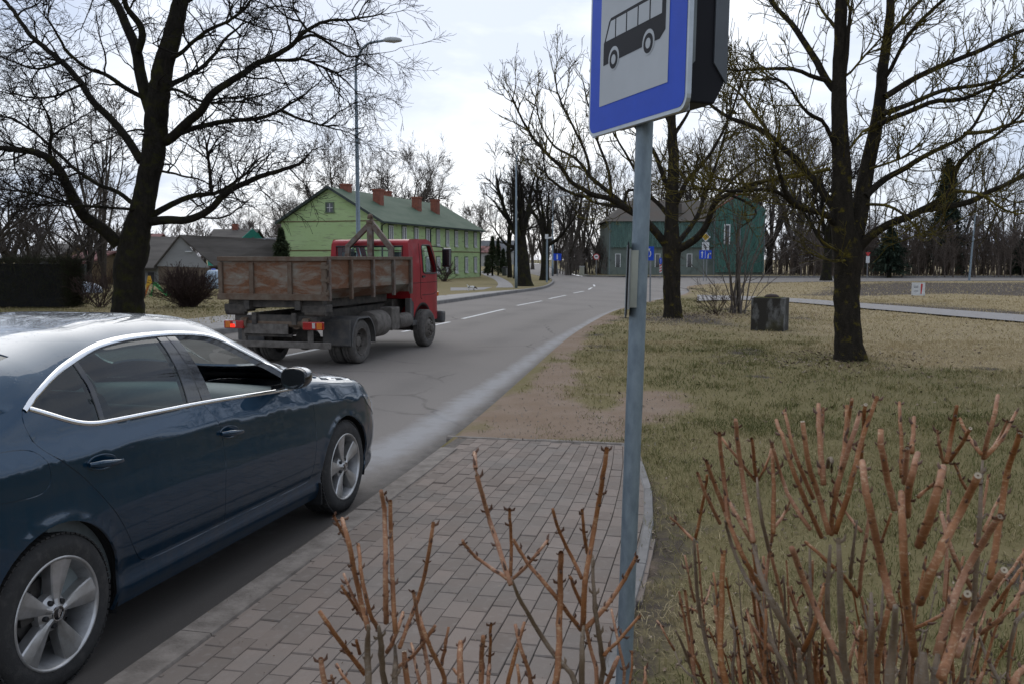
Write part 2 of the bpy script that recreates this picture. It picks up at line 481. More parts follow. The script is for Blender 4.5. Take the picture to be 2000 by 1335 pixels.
M_dash = plain('grey_dashboard_plastic', (.16, .185, .185), .6, 0, .15, 30)
M_dkint = plain('dark_interior_plastic', (.015, .016, .017), .6)
M_redlamp = plain('red_lamp_lens', (.35, .012, .01), .12, 0, .2, 20, coat=.8)
M_headlamp = plain('headlamp_lens', (.35, .37, .4), .08, .3, .2, 30, coat=1)

# ---- outlines in side elevation (forward, height)
DLO_top = resample(chaikin(np.concatenate([ZC, [(2.27, .945)]]), 2), .03)
DLO_bot = resample(chaikin(np.array([(-.041, 1.164), (.05, 1.125), (.18, 1.068), (.26, 1.043), (.34, 1.030), (.45, 1.026), (.8, 1.013), (1.113, 1.002), (1.607, .972), (1.946, .950), (2.27, .938)]), 2), .03)
DLO = np.concatenate([DLO_top, DLO_bot[::-1][1:-1]])
def seg(*p): return resample(chaikin(np.array(p, float), 3), .025)
shut_B = seg((1.115, 1.02), (1.118, 1.0), (1.165, .925), (1.195, .85), (1.215, .722), (1.2, .583), (1.208, .42), (1.225, .345))
shut_R = seg((-.02, 1.17), (-.05, 1.155), (-.062, 1.10), (-.029, 1.005), (.094, .911), (.208, .815), (.381, .603), (.471, .438), (.53, .362), (.62, .345), (1.225, .345))
shut_F = seg((1.225, .345), (2.1, .335), (2.185, .342), (2.215, .42), (2.243, .563), (2.25, .723), (2.233, .822), (2.225, .95))
fuel = chaikin(np.array([(-.36, 1.0), (-.30, 1.03), (-.10, 1.02), (-.03, .985), (.0, .90), (-.02, .84), (-.1, .825), (-.32, .85), (-.37, .88)]), 3, True)
fuel = resample(fuel, .02, True)
hoodU = np.arange(2.42, 3.36, .03)
def toV(P): return np.stack([P[:, 0], z2V(P[:, 0], P[:, 1])], 1)
def circ(c, r, n=44): return np.array([(c[0] + r * math.cos(t), c[1] + r * math.sin(t)) for t in np.linspace(0, 2 * np.pi, n, endpoint=False)])
hood_edge = np.stack([hoodU, c_zb(hoodU) + .012], 1)                                  # fender / bonnet seam
hood_front = np.array([(3.36, v) for v in np.linspace(c_zb(3.36) + .012, c_vmax(np.array([3.36]))[0], 16)])
hood_edge = np.concatenate([hood_edge, hood_front])
ws_u = np.linspace(1.62, 2.30, 24)                                                   # windscreen side edge
def Vy(u, y):                                                                         # surface coordinate of a given half width above the belt
    r = []
    for a, b in zip(np.atleast_1d(u), np.atleast_1d(y)):
        i = min(max(np.searchsorted(UT, a) - 1, 0), len(UT) - 2); o = TY[i][::-1]
        r.append(float(c_zb(np.array([a]))[0]) + np.interp(b, o, TS[i][::-1]))
    return np.array(r)
ws_side = np.stack([ws_u, Vy(ws_u, np.interp(ws_u, [1.6, 2.3], [.56, .66]))], 1)
ws_top = np.stack([np.interp(np.linspace(0, 1, 16), [0, 1], [1.56, 1.62]), Vy(np.interp(np.linspace(0, 1, 16), [0, 1], [1.56, 1.62]), np.linspace(0.0, .56, 16))], 1)
ws_bot_y = np.linspace(.66, 0, 16); ws_bot_u = 2.30 + .19 * (1 - (ws_bot_y / .66) ** 2)
ws_bot = np.stack([ws_bot_u, Vy(ws_bot_u, ws_bot_y)], 1)
WSP = np.concatenate([ws_top, ws_side[1:], ws_bot[1:]])
rw_t = np.linspace(0, 1, 16)
rw_top = np.stack([.13 - .02 * rw_t, Vy(.13 - .02 * rw_t, .60 * rw_t)], 1)
rw_u = np.linspace(.11, -.52, 22); rw_side = np.stack([rw_u, Vy(rw_u, np.interp(rw_u, [-.52, .11], [.64, .60]))], 1)
rw_bot = np.stack([-.52 - .06 * rw_t, Vy(-.52 - .06 * rw_t, .64 * (1 - rw_t))], 1)
RWP = np.concatenate([rw_top, rw_side[1:], rw_bot[1:]])
tail = np.array([(-.62, 1.04), (-.75, .99), (-1.04, .96), (-1.06, .80), (-.9, .79), (-.70, .86)])
tail = resample(chaikin(tail, 2, True), .03, True)
headl = resample(chaikin(np.array([(2.98, .80), (3.2, .745), (3.5, .62), (3.58, .52), (3.45, .52), (3.25, .60), (3.08, .70)]), 2, True), .03, True)
bump_r = seg((-.36, .50), (-.40, .68), (-.46, .76), (-.7, .77), (-1.07, .74))
bump_f = seg((3.03, .42), (3.08, .58), (3.2, .62), (3.5, .52))
# B pillar trims, quarter-light divider
bp_a = np.array([(.974, 1.40), (1.036, 1.40), (1.036, 1.362), (1.118, 1.0), (1.118, .98), (1.0, .98), (1.0, 1.014), (.974, 1.367)])
bp_a = np.array([(.97, 1.40), (1.03, 1.40), (1.114, 1.0), (1.114, .96), (.998, .96), (.998, 1.0)])
bp_b = np.array([(1.038, 1.40), (1.104, 1.40), (1.209, .998), (1.209, .96), (1.122, .96), (1.122, 1.0)])
qdiv = np.array([(.335, 1.335), (.365, 1.335), (.385, 1.02), (.36, 1.02)])
DLO_in = offset_line(DLO, -.021, True)
lines = {}
C_loops = [toV(DLO), toV(DLO_in)] + [circ(c, r) for c, r in ARCH] + [toV(p) if False else p for p in (fuel,)] + [WSP, RWP, tail, headl]
gapL = [toV(shut_B), toV(shut_R), toV(shut_F), hood_edge, bump_r, bump_f]
GAPW = .0022
V2 = []; E2 = []
def add_loop(P, closed=True):
    o = len(V2)
    for p in P: V2.append(Vector((float(p[0]), float(p[1]))))
    k = len(P)
    for i in range(k - 1): E2.append((o + i, o + i + 1))
    if closed: E2.append((o + k - 1, o))
ulines = np.concatenate([[UE0], np.linspace(UE0 + .003, -.85, 12), np.arange(-.82, 3.1, .045), np.linspace(3.12, UE1 - .003, 22), [UE1]])
bot = [(u, float(c_zl(np.array([u]))[0])) for u in ulines]; top = [(u, float(c_vmax(np.array([u]))[0])) for u in ulines]
outer = bot + top[::-1]
add_loop(outer)
for Lp in C_loops: add_loop(Lp)
for Pq in (bp_a, bp_b, qdiv): add_loop(toV(resample(Pq, .03, True)))
for Lp in gapL:
    for s in (-1, 1): add_loop(offset_line(Lp, s * GAPW), False)
for s in (-1, 1): add_loop(offset_line(fuel, s * .0017, True))
rng = np.random.default_rng(4)
allc = np.concatenate([np.array(q) for q in C_loops] + gapL)
gp = []
for u in ulines[1:-1]:
    v0, v1 = float(c_zl(np.array([u]))[0]), float(c_vmax(np.array([u]))[0])
    k = int((v1 - v0) / .034)
    for v in np.linspace(v0, v1, k + 1)[1:-1]: gp.append((u, v))
gp = np.array(gp)
keep = np.ones(len(gp), bool)
for i in range(0, len(gp), 400):
    d = np.hypot(gp[i:i + 400, None, 0] - allc[None, :, 0], gp[i:i + 400, None, 1] - allc[None, :, 1]).min(1)
    keep[i:i + 400] = d > .012
for p in gp[keep]: V2.append(Vector((float(p[0]), float(p[1]))))
cv, ce, cf, _, _, _ = delaunay_2d_cdt(V2, E2, [], 1, 1e-6)
cv = np.array([(v.x, v.y) for v in cv]); cf = np.array([f for f in cf if len(f) == 3])
cen = cv[cf].mean(1)
cen_z = surf(cen[:, 0], cen[:, 1])[:, 2]; side_q = np.stack([cen[:, 0], np.where(cen[:, 1] > c_zb(cen[:, 0]), cen_z, cen[:, 1])], 1)
reg = np.full(len(cf), 'body', dtype=object)
uv = cen
reg[(uv[:, 0] > 2.42) & pip(uv, np.concatenate([hood_edge, [(2.42, 9)]]))] = 'bonnet'
reg[(uv[:, 0] > 2.30) & (uv[:, 0] < 2.46) & pip(uv, np.concatenate([[(2.36, float(c_zb(np.array([2.36]))[0]) + .012)], hood_edge[:1], [(2.42, 5)], [(2.2, 5)]]))] = 'cowl'
rd = np.concatenate([shut_R, shut_B[::-1]]); fd = np.concatenate([shut_B, shut_F])
# doors run up to the chrome line
rdV = toV(rd); fdV = toV(np.concatenate([shut_B, shut_F]))
reg[pip(uv, rdV) & (uv[:, 0] < 1.3)] = 'rear_door'
reg[pip(uv, np.concatenate([fdV, [(2.225, .99)], [(1.115, 1.03)]]))] = 'front_door'
inD = pip(uv, toV(DLO)); inDi = pip(uv, toV(DLO_in))
reg[inD] = 'trim'
reg[inDi & (side_q[:, 0] < 1.0)] = 'rear_glass'
reg[inDi & (side_q[:, 0] < .37) & pip(uv, toV(np.array([(-.2, 1.5), (.335, 1.4), (.335, 1.335), (.36, 1.02), (.36, .9), (-.2, .9)])))] = 'quarter_glass'
reg[inDi & (side_q[:, 0] > 1.0)] = 'front_glass'
for pq, nm in ((bp_a, 'pillar'), (bp_b, 'pillar'), (qdiv, 'trim')):
    reg[inD & pip(uv, toV(resample(pq, .03, True)))] = nm
reg[pip(uv, WSP)] = 'windscreen'; reg[pip(uv, RWP)] = 'rear_window'
reg[pip(uv, tail)] = 'tail'; reg[pip(uv, headl)] = 'head'
reg[pip(uv, fuel)] = 'fuel'
for g in gapL: reg[(dist_line(uv, g) < GAPW * .99)] = 'gap'
reg[dist_line(uv, fuel, True) < .0016] = 'gap'
for (c, r) in ARCH: reg[np.hypot(uv[:, 0] - c[0], uv[:, 1] - c[1]) < r] = 'hole'
CP = surf(cv[:, 0], cv[:, 1]); CN = snorm(cv[:, 0], cv[:, 1])
def car_part(names, name, mat, parent, sides=(1, -1), off=0.0, rim=0.0, label=None, sel=None):
    f = cf[np.isin(reg, names)] if sel is None else cf[sel]
    if len(f) == 0: return None
    verts = []; faces = []; norms = []
    for s in sides:
        ids = np.unique(f); mp = -np.ones(len(cv), int); mp[ids] = np.arange(len(ids))
        P = CP[ids] + CN[ids] * off; N = CN[ids].copy()
        P = P * np.array([s, 1, 1]); N = N * np.array([s, 1, 1])
        F = mp[f]
        a, b, c = P[F[:, 0]], P[F[:, 1]], P[F[:, 2]]
        flip = (np.cross(b - a, c - a) * N[F].mean(1)).sum(1) < 0
        F[flip] = F[flip][:, ::-1]
        o = sum(len(v) for v in verts)
        if rim > 0:                                     # turn the edges in, so that a panel has thickness
            ed = {}
            for t in F:
                for i in range(3):
                    e = (t[i], t[(i + 1) % 3])
                    if (e[1], e[0]) in ed: del ed[(e[1], e[0])]
                    else: ed[e] = 1
            bi = sorted({i for e in ed for i in e if abs(P[i, 0]) > 1e-4}); mb = {v: k + len(P) for k, v in enumerate(bi)}
            P = np.concatenate([P, P[bi] - N[bi] * rim]) if bi else P
            N = np.concatenate([N, N[bi]]) if bi else N
            q = [(a, mb[a], mb[b]) for a, b in ed if a in mb and b in mb] + [(a, mb[b], b) for a, b in ed if a in mb and b in mb]
            if q: F = np.concatenate([F, np.array(q)])
        verts.append(P); norms.append(N); faces.append(F + o)
    V = np.concatenate(verts); F = np.concatenate(faces); N = np.concatenate(norms)
    me = bpy.data.meshes.new(name); me.from_pydata(V.tolist(), [], F.tolist()); me.update()
    me.polygons.foreach_set('use_smooth', np.full(len(F), True))
    if off > -.005:
        me.normals_split_custom_set_from_vertices(N.tolist())
    me.materials.append(mat)
    o = bpy.data.objects.new(name, me); COL.objects.link(o); o.parent = parent
    if label: o['label'] = label
    return o
body = car_part(['body', 'cowl'], 'body', M_paint, car, rim=.014)
car_part(['bonnet'], 'bonnet', M_paint, car, rim=.014)
for s in (1, -1):
    d = car_part(['front_door'], 'front_door', M_paint, car, (s,), rim=.014)
    e = car_part(['rear_door'], 'rear_door', M_paint, car, (s,), rim=.014)
    for par, sel_u in ((d, lambda u: u > 1.118), (e, lambda u: u <= 1.118)):
        su = sel_u(side_q[:, 0] - (1.0 - side_q[:, 1]).clip(-.4, 0) * .23)
        car_part(None, 'window_frame', M_gblack, par, (s,), off=-.004, rim=.03, sel=(np.isin(reg, ['trim', 'pillar'])) & su)
    car_part(['rear_glass'], 'window_glass', M_tint, e, (s,), off=-.009)
    if s == -1: car_part(['front_glass'], 'window_glass', M_clear, d, (s,), off=-.009)
    car_part(['quarter_glass'], 'quarter_window', M_tint, car, (s,), off=-.009)
    car_part(['fuel'], 'fuel_flap', M_paint, car, (s,), rim=.01) if s == 1 else car_part(['fuel'], 'side_panel', M_paint, car, (s,))
    car_part(['tail'], 'tail_lamp', M_redlamp, car, (s,), off=.003)
    car_part(['head'], 'headlamp', M_headlamp, car, (s,), off=.003)
car_part(['windscreen'], 'windscreen', M_clear, car, off=-.004)
car_part(['rear_window'], 'rear_window', M_tint, car, off=-.004)
_zbc = c_zb(cen[:, 0])
car_part(None, 'inner_shell', M_void, car, off=-.028, sel=np.isin(reg, ['body', 'front_door', 'rear_door', 'gap', 'fuel']) & (cen[:, 1] < _zbc - .06) & (cen[:, 0] > -.9) & (cen[:, 0] < 3.1))
car_part(None, 'gap_backing', M_void, car, off=-.012, sel=(reg == 'gap') & (cen[:, 1] >= _zbc - .07))
car_part(None, 'headliner', plain('grey_headliner', (.34, .34, .33), .9), car, off=-.032, sel=(reg == 'body') & (cen[:, 0] > .15) & (cen[:, 0] < 1.55) & (cen_z > 1.38))
# ---- chrome window line
def ribbon(P2, w, h, name, parent, side=1, closed=False, mat=None):
    P2 = np.asarray(P2); A = offset_line(P2, -w / 2, closed); B = offset_line(P2, w / 2, closed)
    prof = np.linspace(-1, 1, 7); rows = []
    for q in prof:
        L2 = (A * (1 - q) + B * (1 + q)) / 2
        Vv = z2V(L2[:, 0], L2[:, 1]); S = surf(L2[:, 0], Vv); N = snorm(L2[:, 0], Vv)
        rows.append((S + N * (h * math.sqrt(max(0, 1 - (q * .97) ** 2)) + .0005)) * np.array([side, 1, 1]))
    X = np.stack(rows, 1); m = len(P2); k = 7
    i = np.arange(m if closed else m - 1)[:, None] * k; i2 = (i + k) % (m * k); j = np.arange(k - 1)[None, :]
    mb = MB(); mb.addq(X.reshape(-1, 3), np.stack([i + j, i2 + j, i2 + j + 1, i + j + 1], -1).reshape(-1, 4))
    return mb.build(name, mat or M_chrome, parent, True, rec=True)
for s in (1, -1):
    t_in = offset_line(DLO_top, -.010); b_in = offset_line(DLO_bot, .010)
    ribbon(np.concatenate([t_in[:1] + [(.004, 0)], t_in[2:]])[t_in[1:, 0].argsort()][:-1], .021, .006, 'chrome_strip', car, s)
    ribbon(b_in[1:-3], .021, .006, 'chrome_strip', car, s)

# ---- door handles and mirrors
for s in (1, -1):
    for a, h, doorn in ((.30, .878, 'rear_door'), (1.28, .826, 'front_door')):
        par = [c for c in car.children if c.name.startswith(doorn)][0 if s == 1 else 1]
        u = np.linspace(a - .105, a + .105, 11); Vv = np.linspace(h + .012, h - .012, 11)
        S = surf(u, Vv); N = snorm(u, Vv)
        lift = .034 * np.sin(np.linspace(.12, np.pi - .12, 11)) ** .45
        mb = MB()
        for w_, z_, p_ in ((.016, 0, 1.0),):
            rows = []
            for th in np.linspace(0, 2 * np.pi, 10, endpoint=False):
                rows.append((S + N * (lift[:, None] + .007 * math.cos(th)) + np.array([0, 0, 1]) * (.017 * np.interp(np.linspace(0, 1, 11), [0, .3, 1], [.6, 1, .55]))[:, None] * math.sin(th)) * np.array([s, 1, 1]))
            X = np.stack(rows, 1); k = 10; i = np.arange(10)[:, None] * k; j = np.arange(k)[None, :]; j2 = (j + 1) % k
            mb.addq(X.reshape(-1, 3), np.stack([i + j, i + k + j, i + k + j2, i + j2], -1).reshape(-1, 4))
            mb.add(X[0], [tuple(range(k))]); mb.add(X[-1], [tuple(range(k))[::-1]])
        mb.build('door_handle', M_paint, par, True, rec=True)
        mb = MB()                                                        # dished recess behind the grip
        ell = []
        for rr, dp in ((1.0, .0008), (.92, .0032), (.8, .0008), (.01, .0006)):
            th = np.linspace(0, 2 * np.pi, 24, endpoint=False)
            uu = a - .01 + .095 * rr * np.cos(th); vv = h + .004 - .1 * (uu - a) + .036 * rr * np.sin(th)
            ell.append((surf(uu, vv) + snorm(uu, vv) * dp) * np.array([s, 1, 1]))
        X = np.stack(ell, 0); i = np.arange(3)[:, None] * 24; j = np.arange(24)[None, :]; j2 = (j + 1) % 24
        mb.addq(X.reshape(-1, 3), np.stack([i + j, i + j2, i + 24 + j2, i + 24 + j], -1).reshape(-1, 4))
        mb.build('handle_recess', M_paint, par, True, rec=True)
    par = [c for c in car.children if c.name.startswith('front_door')][0 if s == 1 else 1]
    # mirror: glossy shell, wider at the foot, rounded nose forward, flat glass facing back
    mb = MB(); rows = []
    for k, (f, sc) in enumerate(((0, .93), (.015, 1.0), (.05, 1.0), (.09, .93), (.125, .74), (.145, .45), (.15, .06))):
        ring = []
        for th in np.linspace(0, 2 * np.pi, 20, endpoint=False):
            cx, cz = math.cos(th), math.sin(th)
            y = .95 + .105 * np.sign(cx) * abs(cx) ** .7 * sc; z = 1.045 + .068 * np.sign(cz) * abs(cz) ** .7 * sc * (1.0 - .22 * (cx > 0) * cx) + .012 * cx
            ring.append((y * s, 1.86 + f - .03 * cx, z))
        rows.append(ring)
    X = np.array(rows); i = np.arange(6)[:, None] * 20; j = np.arange(20)[None, :]; j2 = (j + 1) % 20
    mb.addq(X.reshape(-1, 3), np.stack([i + j, i + j2, i + 20 + j2, i + 20 + j], -1).reshape(-1, 4))
    mb.add(X[-1], [tuple(range(20))])
    mi = mb.build('wing_mirror', M_gblack, par, True, rec=True)
    mb = MB(); Xc = X[0].mean(0); Xi = Xc + (X[0] - Xc) * .9 + np.array([0, .004, 0]); mb.add(Xi, [tuple(range(20))])
    rimv = np.concatenate([X[0], Xi]); mb.addq(rimv, [(a, (a + 1) % 20, 20 + (a + 1) % 20, 20 + a) for a in range(20)])
    mb.build('mirror_glass', plain('mirror_silver', (.06, .065, .07), .08, .6, .1), mi)
    mb = MB(); up = []
    for ring in X[1:6]:
        c = ring.mean(0); up.append(c + (ring[1:10] - c) * 1.012 + np.array([0, 0, .0008]))
    Xu = np.array(up); k = 9; i = np.arange(4)[:, None] * k; j = np.arange(k - 1)[None, :]
    mb.addq(Xu.reshape(-1, 3), np.stack([i + j, i + j + 1, i + k + j + 1, i + k + j], -1).reshape(-1, 4))
    mb.build('mirror_cap', M_paint, mi, True, rec=True)
    mb = MB(); mb.hexa([(.78 * s, 1.90, .965), (.90 * s, 1.90, .985), (.90 * s, 1.98, .985), (.78 * s, 2.02, .965), (.78 * s, 1.90, .992), (.90 * s, 1.90, 1.005), (.90 * s, 1.98, 1.005), (.78 * s, 2.02, .992)])
    mb.build('mirror_arm', M_gblack, mi, rec=True)
# ---- wheels
def make_wheel(name):
    t = MB()
    Rt, Wd = .321, .205
    prof = [(.222, -.004), (.228, .004), (.240, .006), (.262, .009), (.288, .006), (.304, -.004), (.314, -.016), (Rt - .001, -.026)]
    prof += [(Rt, -.03), (Rt, -.062), (Rt - .007, -.063), (Rt - .007, -.07), (Rt, -.071), (Rt, -.1), (Rt - .007, -.101), (Rt - .007, -.108), (Rt, -.109), (Rt, -.15), (Rt - .007, -.151), (Rt - .007, -.158), (Rt, -.159), (Rt, -.18), (.31, -.19), (.29, -.205), (.225, -.2)]
    t.lathe([(r, d) for r, d in prof], (0, 0, 0), (1, 0, 0), 96)
    for k in range(72):                                                  # shoulder blocks of the tread
        a = k / 72 * 2 * np.pi; e = np.array([0, math.cos(a), math.sin(a)]); g = np.array([0, -math.sin(a), math.cos(a)])
        for d0, rr in ((-.028, .3205), (-.175, .3205)):
            c = e * rr + np.array([d0, 0, 0])
            Rm = np.stack([np.array([1.0, 0, 0]), g, e], 1)
            t.box(c, (.034, .0195, .007), Rm)
    tyre = t.build('tyre', M_rubber, None, autos=40)
    w = empty(name, (0, 0, 0)); tyre.parent = w
    b = MB()
    b.lathe([(.232, .003), (.226, .006), (.219, .004), (.214, -.008), (.206, -.03), (.2, -.06), (.196, -.15), (.2, -.19)], (0, 0, 0), (1, 0, 0), 72)
    b.build('rim', M_alloyin, w, autos=50, rec=False)
    lip = MB(); lip.lathe([(.2305, -.002), (.2315, .006), (.226, .0085), (.219, .006), (.2155, -.004)], (0, 0, 0), (1, 0, 0), 72)
    lip.build('rim_lip', M_alloy, w, True)
    for k in range(5):
        a = R(75 + 72 * k); e = np.array([0, math.cos(a), math.sin(a)]); g = np.array([0, -math.sin(a), math.cos(a)])
        s = MB(); rr = [.03, .06, .10, .15, .19, .2175]; hw = [.012, .018, .030, .043, .052, .058]; dep = [-.006, -.012, -.012, -.009, -.006, -.003]
        rows = []
        for r_, h_, d_ in zip(rr, hw, dep):
            bow = math.sqrt(max(.2176 ** 2 - h_ ** 2, 0)) if r_ > .21 else r_
            def pt(y, x, rr_=r_): return e * rr_ + g * y + np.array([x, 0, 0])
            rb = math.sqrt(r_ ** 2 - h_ ** 2) if r_ > .05 else r_
            rows.append([pt(-h_, d_ - .05, rb), pt(-h_, d_ - .006, rb), pt(-h_ * .9, d_, rb), pt(-.004, d_ + .007), pt(.004, d_ + .0065), pt(h_ * .9, d_ + .0, rb), pt(h_, d_ - .006, rb), pt(h_, d_ - .05, rb)])
        X = np.array(rows); n = 8; i = np.arange(5)[:, None] * n; j = np.arange(n - 1)[None, :]
        s.addq(X.reshape(-1, 3), np.stack([i + j, i + n + j, i + n + j + 1, i + j + 1], -1).reshape(-1, 4))
        s.build('spoke', M_alloy, w, rec=True, autos=18)
    h = MB(); h.lathe([(.001, -.002), (.03, -.002), (.034, -.006), (.05, -.016), (.075, -.03), (.08, -.06), (.001, -.06)], (0, 0, 0), (1, 0, 0), 40)
    h.build('hub', M_alloy, w, autos=40)
    c = MB(); c.lathe([(.0, .003), (.026, .003), (.029, .001), (.03, -.004)], (0, 0, 0), (1, 0, 0), 32); cap = c.build('hub_cap', M_gblack, w, autos=40)
    c = MB(); c.lathe([(.0275, .0022), (.0275, .0042), (.0305, .0042), (.0305, -.002)], (0, 0, 0), (1, 0, 0), 32); c.build('badge_ring', M_chrome, cap)
    c = MB()                                                             # winged arrow on the cap
    for poly in ([(-.004, -.018), (.004, -.018), (.004, -.006), (.012, -.010), (.0, .008), (-.004, .0)], [(-.004, .002), (.003, .018), (.010, .014), (.003, .0)], [(.006, .0), (.013, .012), (.017, .006), (.009, -.004)]):
        c.prism(poly, (.0031, 0, 0), (0, 1, 0), (0, 0, 1), (1, 0, 0), .0012)
    c.build('badge', M_chrome, cap)
    n_ = MB()
    for k in range(5):
        a = R(39 + 72 * k); n_.lathe([(.0, -.005), (.009, -.005), (.011, -.008), (.011, -.035)], (0, .052 * math.cos(a), .052 * math.sin(a)), (1, 0, 0), 12)
    n_.build('wheel_bolts', M_black, w, autos=40)
    d = MB(); d.lathe([(.0, -.075), (.14, -.075), (.142, -.08), (.142, -.1), (.0, -.1)], (0, 0, 0), (1, 0, 0), 40); d.box((-.08, -.11, .06), (.07, .07, .12)); d.build('brake_disc', M_disc, w, autos=40)
    return w
wh = make_wheel('wheel')
whl = [wh] + [copy_tree(wh) for _ in range(3)]
for w, (u, s, sp) in zip(whl, ((0, 1, 4), (2.686, 1, 26), (0, -1, 0), (2.686, -1, 40))):
    w.parent = car; w.location = (CAR_HALF * s, u, .321); w.rotation_euler = (R(sp), 0, 0) if s == 1 else (R(sp), 0, R(180))
# thing > part > sub-part only: the wheel Empty is the part, its pieces the sub-parts
for w in whl:
    for c in list(w.children):
        for g in list(c.children):
            mw = g.matrix_basis.copy(); g.parent = w; g.matrix_basis = mw
# ---- wheel houses, floor, mud flaps
for (c, r) in ARCH:
    for s in (1, -1):
        mb = MB(); th = np.linspace(R(-22), R(202), 33); ro = r + .012
        rows = [[((.872 - d) * s, c[0] + q * math.cos(t), max(c[1] + q * math.sin(t), .17)) for t in th] for q, d in ((ro, 0), (ro, .3), (.02, .32))]
        X = np.array(rows); i = np.arange(2)[:, None] * 33; j = np.arange(32)[None, :]
        mb.addq(X.reshape(-1, 3), np.stack([i + j, i + j + 1, i + 33 + j + 1, i + 33 + j], -1).reshape(-1, 4))
        mb.build('wheel_house', M_void, car)
mb = MB()
mb.box((0, 1.33, .21), (1.55, 3.9, .03)); mb.box((0, 3.3, .24), (1.2, .4, .03))
mb.build('underbody', M_void, car)
for u0 in (-.385, 2.31):
    for s in (1, -1):
        mb = MB()
        for k, x0 in enumerate((.70,)): mb.box((.80 * s, u0 if u0 < 0 else u0 - .005, .225 if u0 > 0 else .24), (.2, .012, .15))
        mb.build('mud_flap', M_black, car, bevel=.006, rec=True)
# ---- cabin
mb = MB()
mb.box((0, .95, .30), (1.5, 2.9, .04)); mb.build('cabin_floor', M_dkint, car)
mb = MB(); ds = []
for x in np.linspace(-.74, .74, 13):
    z = .955 - .02 * (x / .74) ** 2
    ds.append([(x, 1.78, .60), (x, 1.70, .80), (x, 1.74, .88), (x, 1.80, z), (x, 2.0, z + .005), (x, 2.36, z - .03), (x, 2.45, .7)])
X = np.array(ds); n = 7; i = np.arange(12)[:, None] * n; j = np.arange(n - 1)[None, :]
mb.addq(X.reshape(-1, 3), np.stack([i + j, i + n + j, i + n + j + 1, i + j + 1], -1).reshape(-1, 4))
mb.tube([(-.7, 1.735, .845), (.7, 1.735, .845)], .022, 8)
mb.build('dashboard', M_dash, car, True, rec=True)
mb = MB(); th = np.linspace(0, 2 * np.pi, 25)
mb.tube([(-.37 + .185 * math.cos(a), 1.53 + .06 * math.sin(a), .90 + .175 * math.sin(a)) for a in th], .016, 8, False)
mb.tube([(-.37, 1.53, .9), (-.37, 1.75, .8)], .04, 8); mb.box((-.37, 1.54, .9), (.3, .03, .05)); mb.build('steering_wheel', M_dkint, car, True)
for s in (1, -1):
    mb = MB()
    for U0, U1, zt in ((-.02, 1.12, .99), (1.15, 2.2, .95)):
        mb.hexa([(.80 * s, U0, .32), (.80 * s, U1, .32), (.83 * s, U1, .32), (.83 * s, U0, .32), (.72 * s, U0 + .12 * (U0 < 0), zt + .0), (.72 * s, U1, zt - .02), (.80 * s, U1, zt - .02), (.80 * s, U0 + .12 * (U0 < 0), zt)])
        mb.box((.71 * s, (U0 + U1) / 2, .70), (.09, (U1 - U0) * .6, .06))
    mb.build('door_lining', M_dash, car, rec=True, bevel=.01)
for s in (1, -1):
    mb = MB()
    mb.hexa([(.13 * s, .95, .42), (.62 * s, .95, .42), (.62 * s, 1.45, .46), (.13 * s, 1.45, .46), (.13 * s, .95, .56), (.62 * s, .95, .56), (.62 * s, 1.45, .60), (.13 * s, 1.45, .60)])
    mb.hexa([(.12 * s, .82, .55), (.63 * s, .82, .55), (.63 * s, .98, .55), (.12 * s, .98, .55), (.17 * s, .60, 1.12), (.58 * s, .60, 1.12), (.58 * s, .70, 1.12), (.17 * s, .70, 1.12)])
    mb.hexa([(.25 * s, .59, 1.13), (.50 * s, .59, 1.13), (.50 * s, .68, 1.13), (.25 * s, .68, 1.13), (.27 * s, .56, 1.29), (.48 * s, .56, 1.29), (.48 * s, .64, 1.29), (.27 * s, .64, 1.29)])
    mb.build('front_seat', M_seat, car, bevel=.035, rec=True)
mb = MB()
mb.hexa([(-.66, -.15, .42), (.66, -.15, .42), (.66, .38, .42), (-.66, .38, .42), (-.66, -.15, .56), (.66, -.15, .56), (.66, .38, .58), (-.66, .38, .58)])
mb.hexa([(-.64, -.22, .55), (.64, -.22, .55), (.64, -.05, .55), (-.64, -.05, .55), (-.60, -.42, 1.05), (.60, -.42, 1.05), (.60, -.30, 1.05), (-.60, -.30, 1.05)])
mb.build('rear_bench', M_seat, car, bevel=.04, rec=True)
mb = MB(); mb.box((0, -.62, 1.0), (1.2, .5, .02)); mb.build('parcel_shelf', M_dkint, car)
mb = MB()
mb.box((0, 1.60, 1.30), (.22, .03, .07)); mb.build('rear_view_mirror', M_dkint, car, bevel=.01, rec=True)
# ================================================================ ground, road, pavement
KR = [(-12.0, -40), (-5.6, -15), (-2.36, 0), (-1.6, 3.37), (-1.14, 5.42), (-.51, 8.33), (.31, 13.49), (1.05, 18.21), (1.98, 23.02), (3.36, 29.33), (5.47, 35.45), (7.6, 40.5), (9.2, 46), (9.9, 51), (11.0, 56), (14, 60.5), (19, 63.5), (27, 66.0), (39, 68.6), (80, 75), (160, 88), (300, 103)]
UPR = [(300, 123), (160, 106), (80, 91), (40, 84), (20, 84), (11, 85), (7.4, 87.5), (6.6, 95), (7, 120), (8, 200), (10, 330)]
KL = [(4, 330), (3.2, 200), (1.5, 120), (2.2, 95), (2.93, 85.7), (3.5, 78.75), (3.25, 67.74), (2.44, 57.09), (1.78, 51.98), (.83, 48.5), (-.96, 42.16), (-2.63, 35.45), (-5.3, 26.5), (-7.6, 18), (-9.4, 10), (-11.4, 0), (-14.5, -15), (-20.5, -40)]
def sm(P, n=2): return resample(chaikin(np.array(P, float), n), 1.0)
KRs, UPs, KLs = sm(KR), sm(UPR), sm(KL)
ROAD = np.concatenate([KRs, UPs, KLs])
